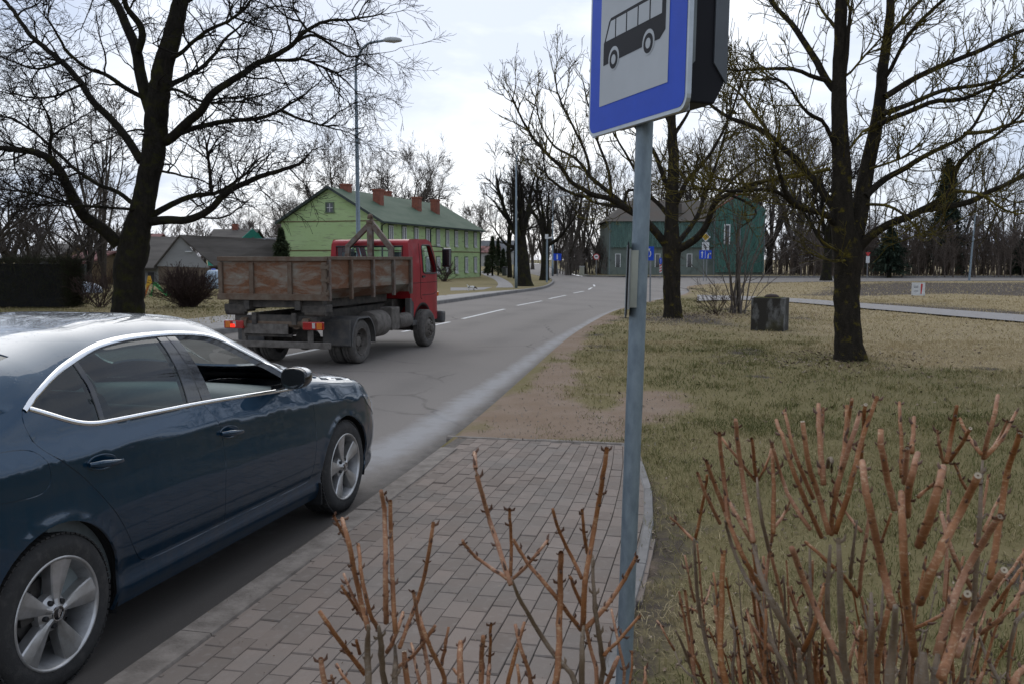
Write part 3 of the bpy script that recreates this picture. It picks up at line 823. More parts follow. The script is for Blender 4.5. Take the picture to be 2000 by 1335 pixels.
# ---- the raised ground sheet with the road cut out of it
def vnoise(x, y, s, seed=0):
    x = np.asarray(x) / s; y = np.asarray(y) / s
    xi = np.floor(x).astype(np.int64); yi = np.floor(y).astype(np.int64); fx = x - xi; fy = y - yi
    fx = fx * fx * (3 - 2 * fx); fy = fy * fy * (3 - 2 * fy)
    def h(a, b):
        v = (a * 374761393 + b * 668265263 + seed * 982451653) & 0xffffffff
        v = ((v ^ (v >> 13)) * 1274126177) & 0xffffffff
        return ((v ^ (v >> 16)) & 0xffff) / 65535.0
    return (h(xi, yi) * (1 - fx) + h(xi + 1, yi) * fx) * (1 - fy) + (h(xi, yi + 1) * (1 - fx) + h(xi + 1, yi + 1) * fx) * fy
def fbm(x, y, s, seed=0, o=4):
    t = 0; a = .5
    for k in range(o): t = t + a * vnoise(x, y, s / 2 ** k, seed + k); a /= 2
    return t / (1 - .5 ** o)
def gpx(*P): return np.array([G(a, b)[:2] for a, b in P])
L_track = gpx((1010, 862), (1045, 800), (1075, 740), (1098, 700), (1118, 660), (1150, 635), (1190, 618))
P_wide = gpx((880, 868), (905, 848), (985, 770), (1030, 750), (1085, 752), (1105, 785), (1180, 800), (1225, 775), (1290, 768), (1335, 792), (1320, 822), (1250, 830), (1217, 872))
L_edge = gpx((1205, 900), (1240, 960), (1275, 1030), (1255, 1120), (1235, 1200), (1200, 1340), (1170, 1500))
P_mud = gpx((1690, 556), (1760, 553), (2000, 553), (2600, 556), (2600, 580), (2000, 578), (1850, 572), (1700, 577), (1600, 577))
P_mud2 = gpx((1640, 590), (1750, 594), (1880, 603), (2000, 612), (2000, 617), (1880, 608), (1700, 597))
P_bare = gpx((1230, 625), (1320, 628), (1460, 640), (1400, 622), (1370, 615), (1300, 612))
def masks(x, y):
    Q = np.stack([x, y], 1)
    n1 = fbm(x, y, 1.1, 3); n2 = fbm(x, y, .35, 9); n3 = fbm(x, y, 4.0, 17)
    near = (y < 45) & (y > -4)
    dirt = np.zeros(len(x)); 
    dd = dist_line(Q, L_track); wid = np.interp(y, [8, 10, 14, 20, 28], [.6, .36, .24, .27, .5])
    dirt = np.maximum(dirt, np.clip(1.3 - .8 * dd / wid, 0, 1))
    w = pip(Q, P_wide); dw = dist_line(Q, P_wide, True)
    dirt = np.maximum(dirt, np.clip(.62 + np.where(w, dw, -dw) * 1.3, 0, 1) * (y < 12))
    de = dist_line(Q, L_edge); edge_soil = np.clip(.7 - de / .5, 0, .45) * (y < 8.6); dirt = np.maximum(dirt, np.clip(.38 - de / .45, 0, .3) * (y < 8.6))
    dk = dist_line(Q, KRs[(KRs[:, 1] > -4) & (KRs[:, 1] < 60)]) if near.any() else 9
    dirt = np.maximum(dirt, np.clip(.8 - dk / np.interp(y, [8, 11, 14], [.5, .3, .16]), 0, .75) * (y > 8))
    soil = edge_soil
    for P in (P_mud, P_mud2):
        s_ = pip(Q, P); ds = dist_line(Q, P, True); soil = np.maximum(soil, np.clip(.6 + np.where(s_, ds, -ds) * .35, 0, 1))
    sb = pip(Q, P_bare); db = dist_line(Q, P_bare, True); soil = np.maximum(soil, np.clip(.35 + np.where(sb, db, -db) * .5, 0, .7))
    # straw colour grows to the right and further off; greener near the road
    dry = np.clip((x - 3.2 - .10 * (y - 8)) / 4.5, 0, 1) * np.clip((y - 8) / 6, 0, 1)
    dry = np.maximum(dry, np.clip(.75 - np.hypot(x - 5.2, (y - 24) * .6) / 9, 0, .8))
    dry = np.clip(dry + .12 + (n3 - .5) * 1.3 + (n1 - .5) * .9, 0, 1)
    left = x < -4
    dry = np.where(left | ((x < 3) & (y > 36)), .35 + (n3 - .5) * .8, dry).clip(0, 1)
    dirt = np.clip(dirt + (n1 - .55) * 1.3 * (dirt > .02) + (n2 - .5) * .9 * (dirt > .02), 0, 1)
    patch = np.clip((fbm(x, y, .9, 31) - .66) * 6, 0, .8) * (~left)
    soil = np.clip(np.maximum(soil + (n1 - .5) * .5 * (soil > .02), patch * .75), 0, 1)
    return dirt, dry, soil
def hgt(x, y): return .1 + .03 * (fbm(x, y, 2.2, 5) - .5) * np.clip((y - 4) / 6, 0, 1) * np.clip(np.minimum(dist_line(np.stack([x, y], 1), ROAD[::2], True) - .25, 1), 0, 1)
big = [(-900, -60), (900, -60), (900, 1500), (-900, 1500)]
V2 = []; E2 = []
add_loop(big); add_loop(ROAD)
gx, gy = [], []
for (x0, x1, y0, y1, st) in ((-3, 12, 3, 14, .16), (-2, 20, 14, 30, .32), (-22, 30, 20, 50, .9), (-60, 70, 50, 130, 4), (-22, 12, -8, 3, 1.0)):
    a, b = np.meshgrid(np.arange(x0, x1, st), np.arange(y0, y1, st)); a = a.ravel(); b = b.ravel()
    gx.append(a + rng.uniform(-.3, .3, len(a)) * st); gy.append(b + rng.uniform(-.3, .3, len(b)) * st)
g = np.stack([np.concatenate(gx), np.concatenate(gy)], 1)
g = g[~pip(g, ROAD)]
ang = rng.uniform(0, 2 * np.pi, 700); rad = 150 * (8 ** rng.uniform(0, 1, 700))
g = np.concatenate([g, np.stack([rad * np.cos(ang), 100 + rad * np.sin(ang)], 1)[np.abs(rad * np.cos(ang)) < 850]])
g = g[(g[:, 1] > -58) & (g[:, 1] < 1490)]; g = g[~pip(g, ROAD)]
for p in g: V2.append(Vector((float(p[0]), float(p[1]))))
gv, ge, gf, _, _, _ = delaunay_2d_cdt(V2, E2, [], 1, 1e-5)
gv = np.array([(v.x, v.y) for v in gv]); gf = np.array([f for f in gf if len(f) == 3])
gf = gf[~pip(gv[gf].mean(1), ROAD)]
dirt, dry, soil = masks(gv[:, 0], gv[:, 1])
def ground_mat():
    m, n, l, b, o = newmat('dry_winter_grass_and_dirt')
    a = n.new('ShaderNodeVertexColor'); a.layer_name = 'mask'
    sp = n.new('ShaderNodeSeparateColor'); l.new(a.outputs['Color'], sp.inputs[0])
    f1 = noise(n, l, 14, 6, .65); f2 = noise(n, l, 70, 4, .7); f3 = noise(n, l, 1.7, 5)
    f4 = noise(n, l, 210, 3, .7)
    green = mix(n, l, f2, (.115, .100, .040), (.23, .187, .090))
    straw = mix(n, l, f2, (.185, .145, .078), (.34, .27, .155))
    gr = mix(n, l, ramp(n, l, mul(n, l, sp.outputs[1], mul(n, l, f1, .5, 'ADD')), .25, .75), green, straw)
    dt = mix(n, l, f4, (.150, .108, .078), (.36, .275, .205))
    dt = mix(n, l, ramp(n, l, f3, .35, .7), dt, (.215, .150, .102))
    sl = mix(n, l, f2, (.045, .035, .028), (.10, .08, .062))
    dm = ramp(n, l, mul(n, l, sp.outputs[0], mul(n, l, mul(n, l, f1, f2, 'ADD'), .55), 'SUBTRACT'), -.28, .1)
    sm_ = ramp(n, l, mul(n, l, sp.outputs[2], mul(n, l, f1, .6), 'SUBTRACT'), -.05, .25)
    l.new(mix(n, l, dm, mix(n, l, sm_, gr, sl), dt), b.inputs['Base Color'])
    b.inputs['Roughness'].default_value = .95; b.inputs['Specular IOR Level'].default_value = .15
    bump(n, l, b, mul(n, l, f2, f1, 'ADD'), .6, .03)
    return m
M_ground = ground_mat()
gz = np.full(len(gv), .1)
nearm = (gv[:, 1] < 45) & (gv[:, 1] > 3) & (gv[:, 0] > -4)
gz[nearm] = hgt(gv[nearm, 0], gv[nearm, 1])
# the paved strip sits a little proud of the soil
L_right = np.array([(-.9, -4), (-.02, 1.6), (.36, 3.37), (.51, 4.05), (.67, 4.68), (.86, 5.6), (.97, 6.4), (1.02, 7.2), (1.0, 7.93)])
PAVE = np.concatenate([[(-3.3, -4), (-1.60, 3.37), (-.60, 7.95), (-.55, 8.25)], [(1.0, 7.93)], L_right[::-1][1:]])
ip = pip(gv, PAVE); gz[ip] = .062
me = bpy.data.meshes.new('ground'); me.from_pydata(np.column_stack([gv, gz]).tolist(), [], gf.tolist())
ca = me.color_attributes.new('mask', 'FLOAT_COLOR', 'POINT')
ca.data.foreach_set('color', np.column_stack([dirt, dry, soil, np.ones(len(gv))]).astype(np.float32).ravel())
me.polygons.foreach_set('use_smooth', np.full(len(gf), True)); me.materials.append(M_ground); me.update()
ground = bpy.data.objects.new('ground', me); COL.objects.link(ground); tag(ground, kind='structure')
# ---- asphalt
def asphalt():
    m, n, l, b, o = newmat('worn_asphalt')
    f1 = noise(n, l, 170, 3, .8); f2 = noise(n, l, .55, 5, .6); f3 = noise(n, l, 7, 5, .6)
    a = n.new('ShaderNodeVertexColor'); a.layer_name = 'mask'
    sp = n.new('ShaderNodeSeparateColor'); l.new(a.outputs['Color'], sp.inputs[0])
    base = mix(n, l, f1, (.100, .089, .080), (.25, .223, .20))
    base = mix(n, l, mul(n, l, ramp(n, l, f2, .35, .7), .6), base, (.185, .168, .152))
    st = noise(n, l, 1.3, 6, .62, dist=.4)
    salt = ramp(n, l, mul(n, l, sp.outputs[0], mul(n, l, mul(n, l, st, f3, 'ADD'), .62), 'SUBTRACT'), -.20, .30)
    base = mix(n, l, mul(n, l, mul(n, l, sp.outputs[2], ramp(n, l, f2, .25, .6)), .38), base, (.085, .076, .068))
    f5 = noise(n, l, 55, 2, .9); base = mix(n, l, mul(n, l, ramp(n, l, f5, .60, .70), .45), base, (.36, .33, .30))
    vo = n.new('ShaderNodeTexVoronoi'); vo.feature = 'DISTANCE_TO_EDGE'; vo.inputs['Scale'].default_value = .42; tcv = n.new('ShaderNodeTexCoord'); wv = n.new('ShaderNodeMix'); wv.data_type = 'VECTOR'; wv.inputs[0].default_value = .22
    nz2 = n.new('ShaderNodeTexNoise'); nz2.inputs['Scale'].default_value = 2.0; nz2.inputs['Detail'].default_value = 5; l.new(tcv.outputs['Object'], nz2.inputs['Vector']); l.new(tcv.outputs['Object'], wv.inputs[4]); l.new(nz2.outputs['Color'], wv.inputs[5]); l.new(wv.outputs[1], vo.inputs['Vector'])
    crk = mul(n, l, ramp(n, l, vo.outputs['Distance'], .010, .002), mul(n, l, ramp(n, l, noise(n, l, .35, 3), .48, .60), .6)); base = mix(n, l, crk, base, (.045, .04, .036))
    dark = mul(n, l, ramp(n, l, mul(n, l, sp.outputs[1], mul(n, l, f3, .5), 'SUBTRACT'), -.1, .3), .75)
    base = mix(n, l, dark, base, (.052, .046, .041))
    l.new(mix(n, l, mul(n, l, salt, .48), base, (.37, .375, .385)), b.inputs['Base Color'])
    r = n.new('ShaderNodeMapRange'); r.inputs['To Min'].default_value = .75; r.inputs['To Max'].default_value = .92; l.new(f2, r.inputs['Value']); l.new(r.outputs[0], b.inputs['Roughness'])
    b.inputs['Specular IOR Level'].default_value = .22
    bump(n, l, b, f1, .35, .006)
    return m
M_asph = asphalt()
V2 = []; E2 = []
RO = offset_line(ROAD, -.12, True) if True else ROAD
cenr = ROAD.mean(0)
area = (ROAD[:, 0] * np.roll(ROAD[:, 1], -1) - np.roll(ROAD[:, 0], -1) * ROAD[:, 1]).sum()
RO = offset_line(ROAD, -.12 if area > 0 else .12, True)
add_loop(RO)
rg = []
for (x0, x1, y0, y1, st) in ((-3, 5, 4, 32, .17), (-14, 8, -2, 30, .55), (-10, 40, 30, 90, 1.2)):
    a, b = np.meshgrid(np.arange(x0, x1, st), np.arange(y0, y1, st)); rg.append(np.stack([a.ravel(), b.ravel()], 1))
rg = np.concatenate(rg); rg = rg[pip(rg, RO)]; rg = rg[dist_line(rg, RO, True) > .15]
for p in rg: V2.append(Vector((float(p[0]), float(p[1]))))
rv, _, rf, _, _, _ = delaunay_2d_cdt(V2, E2, [], 1, 1e-5)
rv = np.array([(v.x, v.y) for v in rv]); rf = np.array([f for f in rf if len(f) == 3]); rf = rf[pip(rv[rf].mean(1), RO)]
dkr = dist_line(rv, KRs); dkl = dist_line(rv, KLs)
salt = np.clip(1.12 - np.abs(dkr - np.interp(rv[:, 1], [6, 9, 14, 25], [.70, .52, .36, .22])) / np.interp(rv[:, 1], [0, 8, 14, 25, 40], [.48, .46, .32, .30, .5]), 0, 1) * np.interp(rv[:, 1], [3, 6.5, 8, 40, 60], [.2, .8, 1, .9, .3])
salt = np.maximum(salt, .45 * np.interp(rv[:, 1], [30, 50, 90], [0, 1, 1]))
kerb_dark_car_shade = np.clip(1.0 - dkr / .40, 0, 1) * np.interp(rv[:, 1], [6, 9, 16, 20], [.75, .8, .4, 0])  # darker strip along the kerb
kerb_dark_car_shade = np.maximum(kerb_dark_car_shade, np.clip(1 - (dkr - .1) / 2.2, 0, 1) * np.interp(rv[:, 1], [5.9, 6.8], [.9, 0]))  # shade under the parked car, painted into the asphalt colour
trk = sum(np.exp(-((dkr - c) / .38) ** 2) for c in (1.55, 3.25)) + sum(np.exp(-((dkl - c) / .38) ** 2) for c in (1.2, 2.9)); trk = trk * (rv[:, 1] > -3)
me = bpy.data.meshes.new('road'); me.from_pydata(np.column_stack([rv, np.zeros(len(rv))]).tolist(), [], rf.tolist())
ca = me.color_attributes.new('mask', 'FLOAT_COLOR', 'POINT')
ca.data.foreach_set('color', np.column_stack([salt, kerb_dark_car_shade, trk, np.ones(len(rv))]).astype(np.float32).ravel())
me.materials.append(M_asph); me.update()
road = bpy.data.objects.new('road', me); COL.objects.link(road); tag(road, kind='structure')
# ---- painted lane dashes
def paint_mat():
    m, n, l, b, o = newmat('worn_white_road_paint')
    f = noise(n, l, 30, 5, .7)
    l.new(mix(n, l, ramp(n, l, f, .5, .75), (.62, .62, .61), (.2, .19, .18)), b.inputs['Base Color']); b.inputs['Roughness'].default_value = .7
    return m
M_line = paint_mat()
for a, b in (((-4.45, 15.2), (-3.5, 18.6)), ((-2.65, 21.6), (-1.75, 25.0)), ((-1.46, 26.3), (-.27, 31.43)), ((.19, 33.86), (1.25, 37.59)), ((1.63, 39.53), (2.61, 43.44)), ((3.16, 46.04), (3.92, 48.98)), ((4.4, 51.5), (4.9, 55)), ((5.3, 57.5), (5.6, 61.5))):
    a = np.array(a); b = np.array(b); t = (b - a) / np.linalg.norm(b - a); nrm = np.array([-t[1], t[0]]) * .06
    k = 12; mb = MB(); P = []
    for i in range(k + 1):
        c = a + (b - a) * i / k; P += [(*(c - nrm), .004), (*(c + nrm), .004)]
    mb.addq(P, [(2 * i, 2 * i + 2, 2 * i + 3, 2 * i + 1) for i in range(k)])
    tag(mb.build('lane_marking', M_line), kind='structure')
# ---- kerbs
M_kerb = plain('concrete_kerb', (.215, .185, .158), .9, 0, .45, 9, .6, col2=(.125, .105, .088))
M_kerb2 = plain('grey_concrete_kerb', (.20, .19, .18), .85, 0, .4, 4, .3)
def kerb(name, P, w, z, mat, seglen=1.0, inside=1):
    P = resample(np.array(P, float), seglen); mb = MB()
    O = offset_line(P, w * inside)
    for i in range(len(P) - 1):
        a, b, c, d = P[i], P[i + 1], O[i + 1], O[i]
        g_ = .004; t = (b - a) / np.linalg.norm(b - a) * g_
        dz = rng.uniform(-.004, .004)
        q = [a + t, b - t, c - t, d + t]; zz = z + dz; ch = .018
        inn = (d - a) / w * ch
        v = [(*p, -.06) for p in q] + [(*p, zz - ch) for p in q] + [(*(q[0] + inn), zz), (*(q[1] + inn), zz), (*(q[2] - inn * .3), zz), (*(q[3] - inn * .3), zz)]
        f = [(0, 1, 5, 4), (1, 2, 6, 5), (2, 3, 7, 6), (3, 0, 4, 7), (4, 5, 9, 8), (5, 6, 10, 9), (6, 7, 11, 10), (7, 4, 8, 11), (8, 9, 10, 11)]
        mb.add(v, f)
    return tag(mb.build(name, mat, rec=True), kind='structure')
kr_near = KRs[(KRs[:, 1] < 8.6)]
kerb('kerb', kr_near, .17, .112, M_kerb, 1.0, -1)
kerb('kerb', KRs[(KRs[:, 1] >= 7.8) & (KRs[:, 1] < 62) & (KRs[:, 0] < 30)], .12, .085, M_kerb2, 1.0, -1)
kerb('kerb', KRs[(KRs[:, 0] >= 14.5)], .15, .14, M_kerb2, 4, -1)
kerb('kerb', UPs[UPs[:, 0] > 7.4], .2, .16, M_kerb2, 4, -1)
kerb('kerb', KLs[KLs[:, 1] < 90], .16, .14, M_kerb2, 1.5, -1)
# ---- brick pavement: real stones, laid in long courses
def paver_mat():
    m, n, l, b, o = newmat('brown_grey_paving_brick')
    a = n.new('ShaderNodeAttribute'); a.attribute_name = 'val'
    f1 = noise(n, l, 130, 4, .75); f2 = noise(n, l, 2.2, 5); f3 = noise(n, l, 20, 4)
    c = mix(n, l, a.outputs['Fac'], (.165, .134, .112), (.232, .188, .158))
    c = mix(n, l, mul(n, l, ramp(n, l, f2, .42, .68), .6), c, (.170, .155, .138))
    c = mix(n, l, mul(n, l, ramp(n, l, f1, .5, .8), .4), c, (.12, .10, .085))
    c = mix(n, l, mul(n, l, ramp(n, l, f3, .55, .75), .35), c, (.28, .25, .225))
    l.new(c, b.inputs['Base Color']); b.inputs['Roughness'].default_value = .88; b.inputs['Specular IOR Level'].default_value = .18
    bump(n, l, b, f1, .35, .004)
    return m
M_paver = paver_mat()
pb = MB(); cv_, sv_ = math.cos(R(12.7)), math.sin(R(12.7))
tdir = np.array([sv_, cv_]); ndir = np.array([cv_, -sv_])
o0 = np.array([-1.60, 3.37]) + ndir * .195
Lr = resample(L_right, .1)
def bendmap(s, t):                    # s along, t across from the kerb
    p = o0 + tdir * s + ndir * t
    Y = p[1]; straight = .36 + .2257 * (Y - 3.37); real = np.interp(Y, Lr[:, 1], Lr[:, 0])
    wgt = np.clip((t - .75) / 1.1, 0, 1) ** 1.5
    return p + np.array([(min(real - straight, 0)) * wgt * .8, 0])
far_a, far_b = np.array([-.52, 8.22]), np.array([1.0, 7.86])
BL, BW, GP = .2, .1, .0028
prng = random.Random(5)
for c in range(-1, 23):
    t0 = c * BW; s = -7.4 + (.1 if c % 2 else 0) + prng.uniform(-.012, .012)
    while s < 5.5:
        cm = bendmap(s + BL / 2, t0 + BW / 2); p0 = bendmap(s, t0 + BW / 2)
        lim = np.interp(cm[1], Lr[:, 1], Lr[:, 0]); far = np.interp(cm[0], [far_a[0], far_b[0]], [far_a[1], far_b[1]])
        if cm[0] < lim + .03 and p0[1] < far - .05:
            e0 = min(BL, (far - .012 - p0[1]) / cv_); q = np.array([bendmap(s + GP / 2, t0 + GP / 2), bendmap(s + e0 - GP / 2, t0 + GP / 2), bendmap(s + e0 - GP / 2, t0 + BW - GP / 2), bendmap(s + GP / 2, t0 + BW - GP / 2)])
            z = (.108 if c >= 0 else .101) + prng.gauss(0, .0016); tx, ty = prng.gauss(0, .006), prng.gauss(0, .012)
            m_ = q.mean(0); zz = [z + (p - m_) @ tdir * tx + (p - m_) @ ndir * ty for p in q]
            qi = m_ + (q - m_) * np.array([.955])
            v = [(*p, .05) for p in q] + [(*p, a - .006) for p, a in zip(q, zz)] + [(*p, a) for p, a in zip(qi, zz)]
            pb.add(v, [(0, 4, 5, 1), (1, 5, 6, 2), (2, 6, 7, 3), (3, 7, 4, 0), (4, 8, 9, 5), (5, 9, 10, 6), (6, 10, 11, 7), (7, 11, 8, 4), (8, 11, 10, 9)], 0, prng.random())
        s += BL
pave = pb.build('pavement', M_paver, attr=True, rec=True); tag(pave, kind='structure')
kerb('kerb', [(p[0] - .02, p[1]) for p in Lr], .07, .1165, M_kerb2, .8, -1)
kerb('kerb', [(-.62, 8.28), (1.05, 7.90)], .07, .106, M_kerb, .8, 1)
mb = MB(); mb.add([(p[0], p[1], .094) for p in PAVE], [tuple(range(len(PAVE)))]); tag(mb.build('joint_sand', plain('joint_sand', (.12, .10, .082), .95, 0, .4, 30)), kind='structure')
# ---- left pavement and asphalt footpaths
M_lp = plain('pale_pavement', (.30, .28, .26), .85, 0, .25, 3, .2)
KLo = offset_line(KLs, -.16); KLoo = offset_line(KLs, -3.0)
sel = (KLs[:, 1] < 52)
def strip(name, A, B, z, mat, kind='structure'):
    mb = MB(); V = []
    for a, b in zip(A, B): V += [(a[0], a[1], z), (b[0], b[1], z)]
    mb.addq(V, [(2 * i, 2 * i + 1, 2 * i + 3, 2 * i + 2) for i in range(len(A) - 1)])
    return tag(mb.build(name, mat, rec=True), kind=kind)
wd = np.interp(KLs[:, 1], [20, 30, 36, 44, 50], [3.1, 3.0, 2.3, 1.4, .3])
KLoo = np.array([offset_line(KLs, -w)[i] for i, w in enumerate(wd)])
strip('pavement', KLo[sel], KLoo[sel], .106, M_lp)
M_path = plain('asphalt_path', (.24, .225, .215), .85, 0, .25, 6, .3)
pA = sm(gpx((1362, 578), (1440, 580), (1537, 583), (1690, 595), (2000, 618), (2300, 640)), 2); pB = sm(gpx((1362, 590), (1440, 587), (1537, 591), (1690, 605), (2000, 632), (2300, 657)), 2)
k = min(len(pA), len(pB)); strip('path', resample(pA, 1)[:k], resample(pB, 1)[:k], .145, M_path)
pA = sm(gpx((968, 562), (975, 555), (965, 545), (938, 535), (938, 530)), 2); pB = sm(gpx((1003, 562), (1000, 555), (985, 545), (960, 535), (952, 530)), 2)
k = 24; f_ = lambda P: np.stack([np.interp(np.linspace(0, 1, k), np.linspace(0, 1, len(P)), P[:, j]) for j in (0, 1)], 1)
strip('path', f_(pA), f_(pB), .104, M_path)
pA = gpx((880, 562), (920, 562), (962, 561)); pB = gpx((880, 568), (920, 567), (945, 566))
strip('path', pA, pB, .104, M_path)
# ================================================================ trees
def bark(name, c1, c2, lichen=None, lsc=6.0, lthr=(.50, .66)):
    m, n, l, b, o = newmat(name)
    f = noise(n, l, 12, 6, .7, stretch=(1, 1, .35)); f2 = noise(n, l, lsc, 5, .65); f3 = noise(n, l, 45, 3)
    c = mix(n, l, ramp(n, l, f, .3, .7), c1, c2)
    if lichen: c = mix(n, l, mul(n, l, ramp(n, l, f2, *lthr), ramp(n, l, f3, .25, .6)), c, lichen)
    l.new(c, b.inputs['Base Color']); b.inputs['Roughness'].default_value = .95; b.inputs['Specular IOR Level'].default_value = .1
    bump(n, l, b, mul(n, l, f, f3, 'ADD'), .8, .04)
    return m
M_bark1 = bark('dark_mossy_bark', (.011, .010, .008), (.028, .024, .019), (.040, .040, .009), 3.0, (.50, .68))
M_twig1 = bark('dark_twig_bark', (.013, .011, .009), (.030, .026, .021))
M_bark2 = bark('lichen_bark', (.015, .013, .010), (.040, .033, .025), (.115, .092, .014), 5.5, (.56, .68))
M_twig2 = bark('lichen_twig_bark', (.036, .030, .016), (.085, .068, .030), (.185, .150, .026), 3.0, (.42, .60))
M_bark3 = bark('grey_brown_bark', (.040, .034, .028), (.085, .073, .060))  # far trunks paled in colour in place of distance haze
M_twig3 = bark('haze_pale_twig_bark', (.105, .090, .080), (.175, .150, .130))  # far twigs likewise: haze put into the bark colour
def unit(v): return v / (np.linalg.norm(v) + 1e-12)
class TG:
    """grows bare branches; wood goes to .w, thin twigs to .t"""
    def __init__(s, seed, minr=.006, px=None):
        s.r = np.random.default_rng(seed); s.w = MB(); s.t = MB(); s.minr = minr; s.count = 0
    def line(s, p, d, L, r0, r1, step, wob, up=0.0, kink=0.0):
        k = max(3, int(L / step) + 1); P = [p]; D = unit(d); st = L / (k - 1)
        for i in range(k - 1):
            D = D + s.r.normal(0, wob, 3)
            if kink and s.r.random() < kink: D = D + s.r.normal(0, .45, 3)
            D[2] += up * (i / k + .3)
            D = unit(D); P.append(P[-1] + D * st)
        return np.array(P), np.linspace(r0, r1, k)
    def emit(s, P, rr):
        r = max(rr[0], 0)
        n = 9 if r > .12 else 6 if r > .05 else 4 if r > .02 else 3
        (s.w if r > .035 else s.t).tube(P, np.maximum(rr, s.minr), n, cap=False); s.count += 1
    def perp(s, t):
        a = s.r.normal(0, 1, 3); a = a - t * (a @ t); return unit(a)
    def sub(s, P, rr, level, prm):
        """children along a polyline"""
        if level >= len(prm): return
        q = prm[level]
        d = np.concatenate([[0], np.cumsum(np.linalg.norm(np.diff(P, axis=0), axis=1))]); L = d[-1]
        k = s.r.poisson(L * q['dens'] ) if q.get('pois', True) else int(L * q['dens'])
        k = max(k, q.get('min', 0))
        for _ in range(k):
            f = q.get('from', .15) + (1 - q.get('from', .15)) * s.r.random() ** .8
            x = f * L; i = min(max(np.searchsorted(d, x) - 1, 0), len(P) - 2); w = (x - d[i]) / (d[i + 1] - d[i] + 1e-9)
            p = P[i] * (1 - w) + P[i + 1] * w; t = unit(P[i + 1] - P[i]); rb = rr[i] * (1 - w) + rr[i + 1] * w
            pr = s.perp(t); pr[2] += q.get('bias', 0.0); pr = unit(pr)
            a = s.r.normal(q['ang'], q.get('angs', .2)); dr = t * math.cos(a) + pr * math.sin(a)
            l = q['len'] * s.r.uniform(.55, 1.25) * (1 - q.get('tap', .45) * f)
            r0 = min(rb * .75, q['r'] * s.r.uniform(.75, 1.2)); r1 = max(s.minr, r0 * q.get('rt', .4))
            Q, qr = s.line(p, dr, l, r0, r1, q['step'], q['wob'], q.get('up', 0), q.get('kink', 0))
            s.emit(Q, qr); s.sub(Q, qr, level + 1, prm)
        if q.get('tip'):
            for _ in range(q['tip']):
                t = unit(P[-1] - P[-2]); pr = s.perp(t); dr = t + pr * .5
                Q, qr = s.line(P[-1], dr, q['len'] * s.r.uniform(.5, .9), max(rr[-1] * .8, s.minr), s.minr, q['step'], q['wob'], q.get('up', 0), q.get('kink', 0))
                s.emit(Q, qr); s.sub(Q, qr, level + 1, prm)
    def done(s, root, m1, m2):
        s.w.build('trunk', m1, root, True); s.t.build('crown', m2, root, True)
def smoothP(P, r, step):
    P = np.column_stack([np.asarray(P), np.asarray(r)])
    Q = resample(chaikin(P, 2), step); return Q[:, :3], Q[:, 3]
def limb_tree(name, base, Y, trunk, limbs, prm, seed, label, cat, group, m1, m2, minr, jitter=.05, zk=1.0):
    root = empty(name, base, 0, label, cat, group); tg = TG(seed, minr); base = np.array(base); sc = Y / FPX
    def conv(L, dep):
        n = len(L); out = []
        for i, (px, py) in enumerate(L):
            f = i / max(n - 1, 1); out.append(AT(px, py, Y + dep * f) - base)
        return np.array(out)
    P = np.array([AT(x, y, Y) - base for x, y, _ in trunk]); P[0][2] = -.08
    rr = np.array([q[2] for q in trunk]) * sc
    P, rr = smoothP(P, rr, .18)
    P = P + tg.r.normal(0, .012, P.shape) * (rr[:, None] / .3)
    # fluted, swelling trunk
    n = 18; th = np.linspace(0, 2 * np.pi, n, endpoint=False); fl = 1 + .06 * np.sin(3 * th + .7) + .04 * np.sin(5 * th)
    tg.w.tube(P, rr, n, False); V = tg.w.V[-1].reshape(len(P), n, 3); hh = np.clip(1 - (P[:, 2] - P[0, 2]) / 1.0, 0, 1) ** 2
    ff = 1 + ((fl - 1)[None, :] * (1 + 2.5 * hh[:, None])) + tg.r.normal(0, .015, (len(P), n))
    tg.w.V[-1] = (P[:, None, :] + (V - P[:, None, :]) * ff[:, :, None]).reshape(-1, 3)
    tg.sub(P, rr, 0, prm['trunk'])
    for L, r0, r1, dep in limbs:
        Q = conv(L, dep); d = np.linspace(r0, r1, len(Q)) * sc
        Q, qr = smoothP(Q, d, .16)
        wob = np.cumsum(tg.r.normal(0, jitter, Q.shape), 0) * .35; wob -= np.linspace(0, 1, len(Q))[:, None] * wob[-1] * .5; wob[:, [0, 2]] *= .6
        Q = Q + wob * np.linspace(0, 1, len(Q))[:, None]
        tg.emit(Q, qr); tg.sub(Q, qr, 0, prm['limb'])
    tg.done(root, m1, m2)
    return root, tg.count
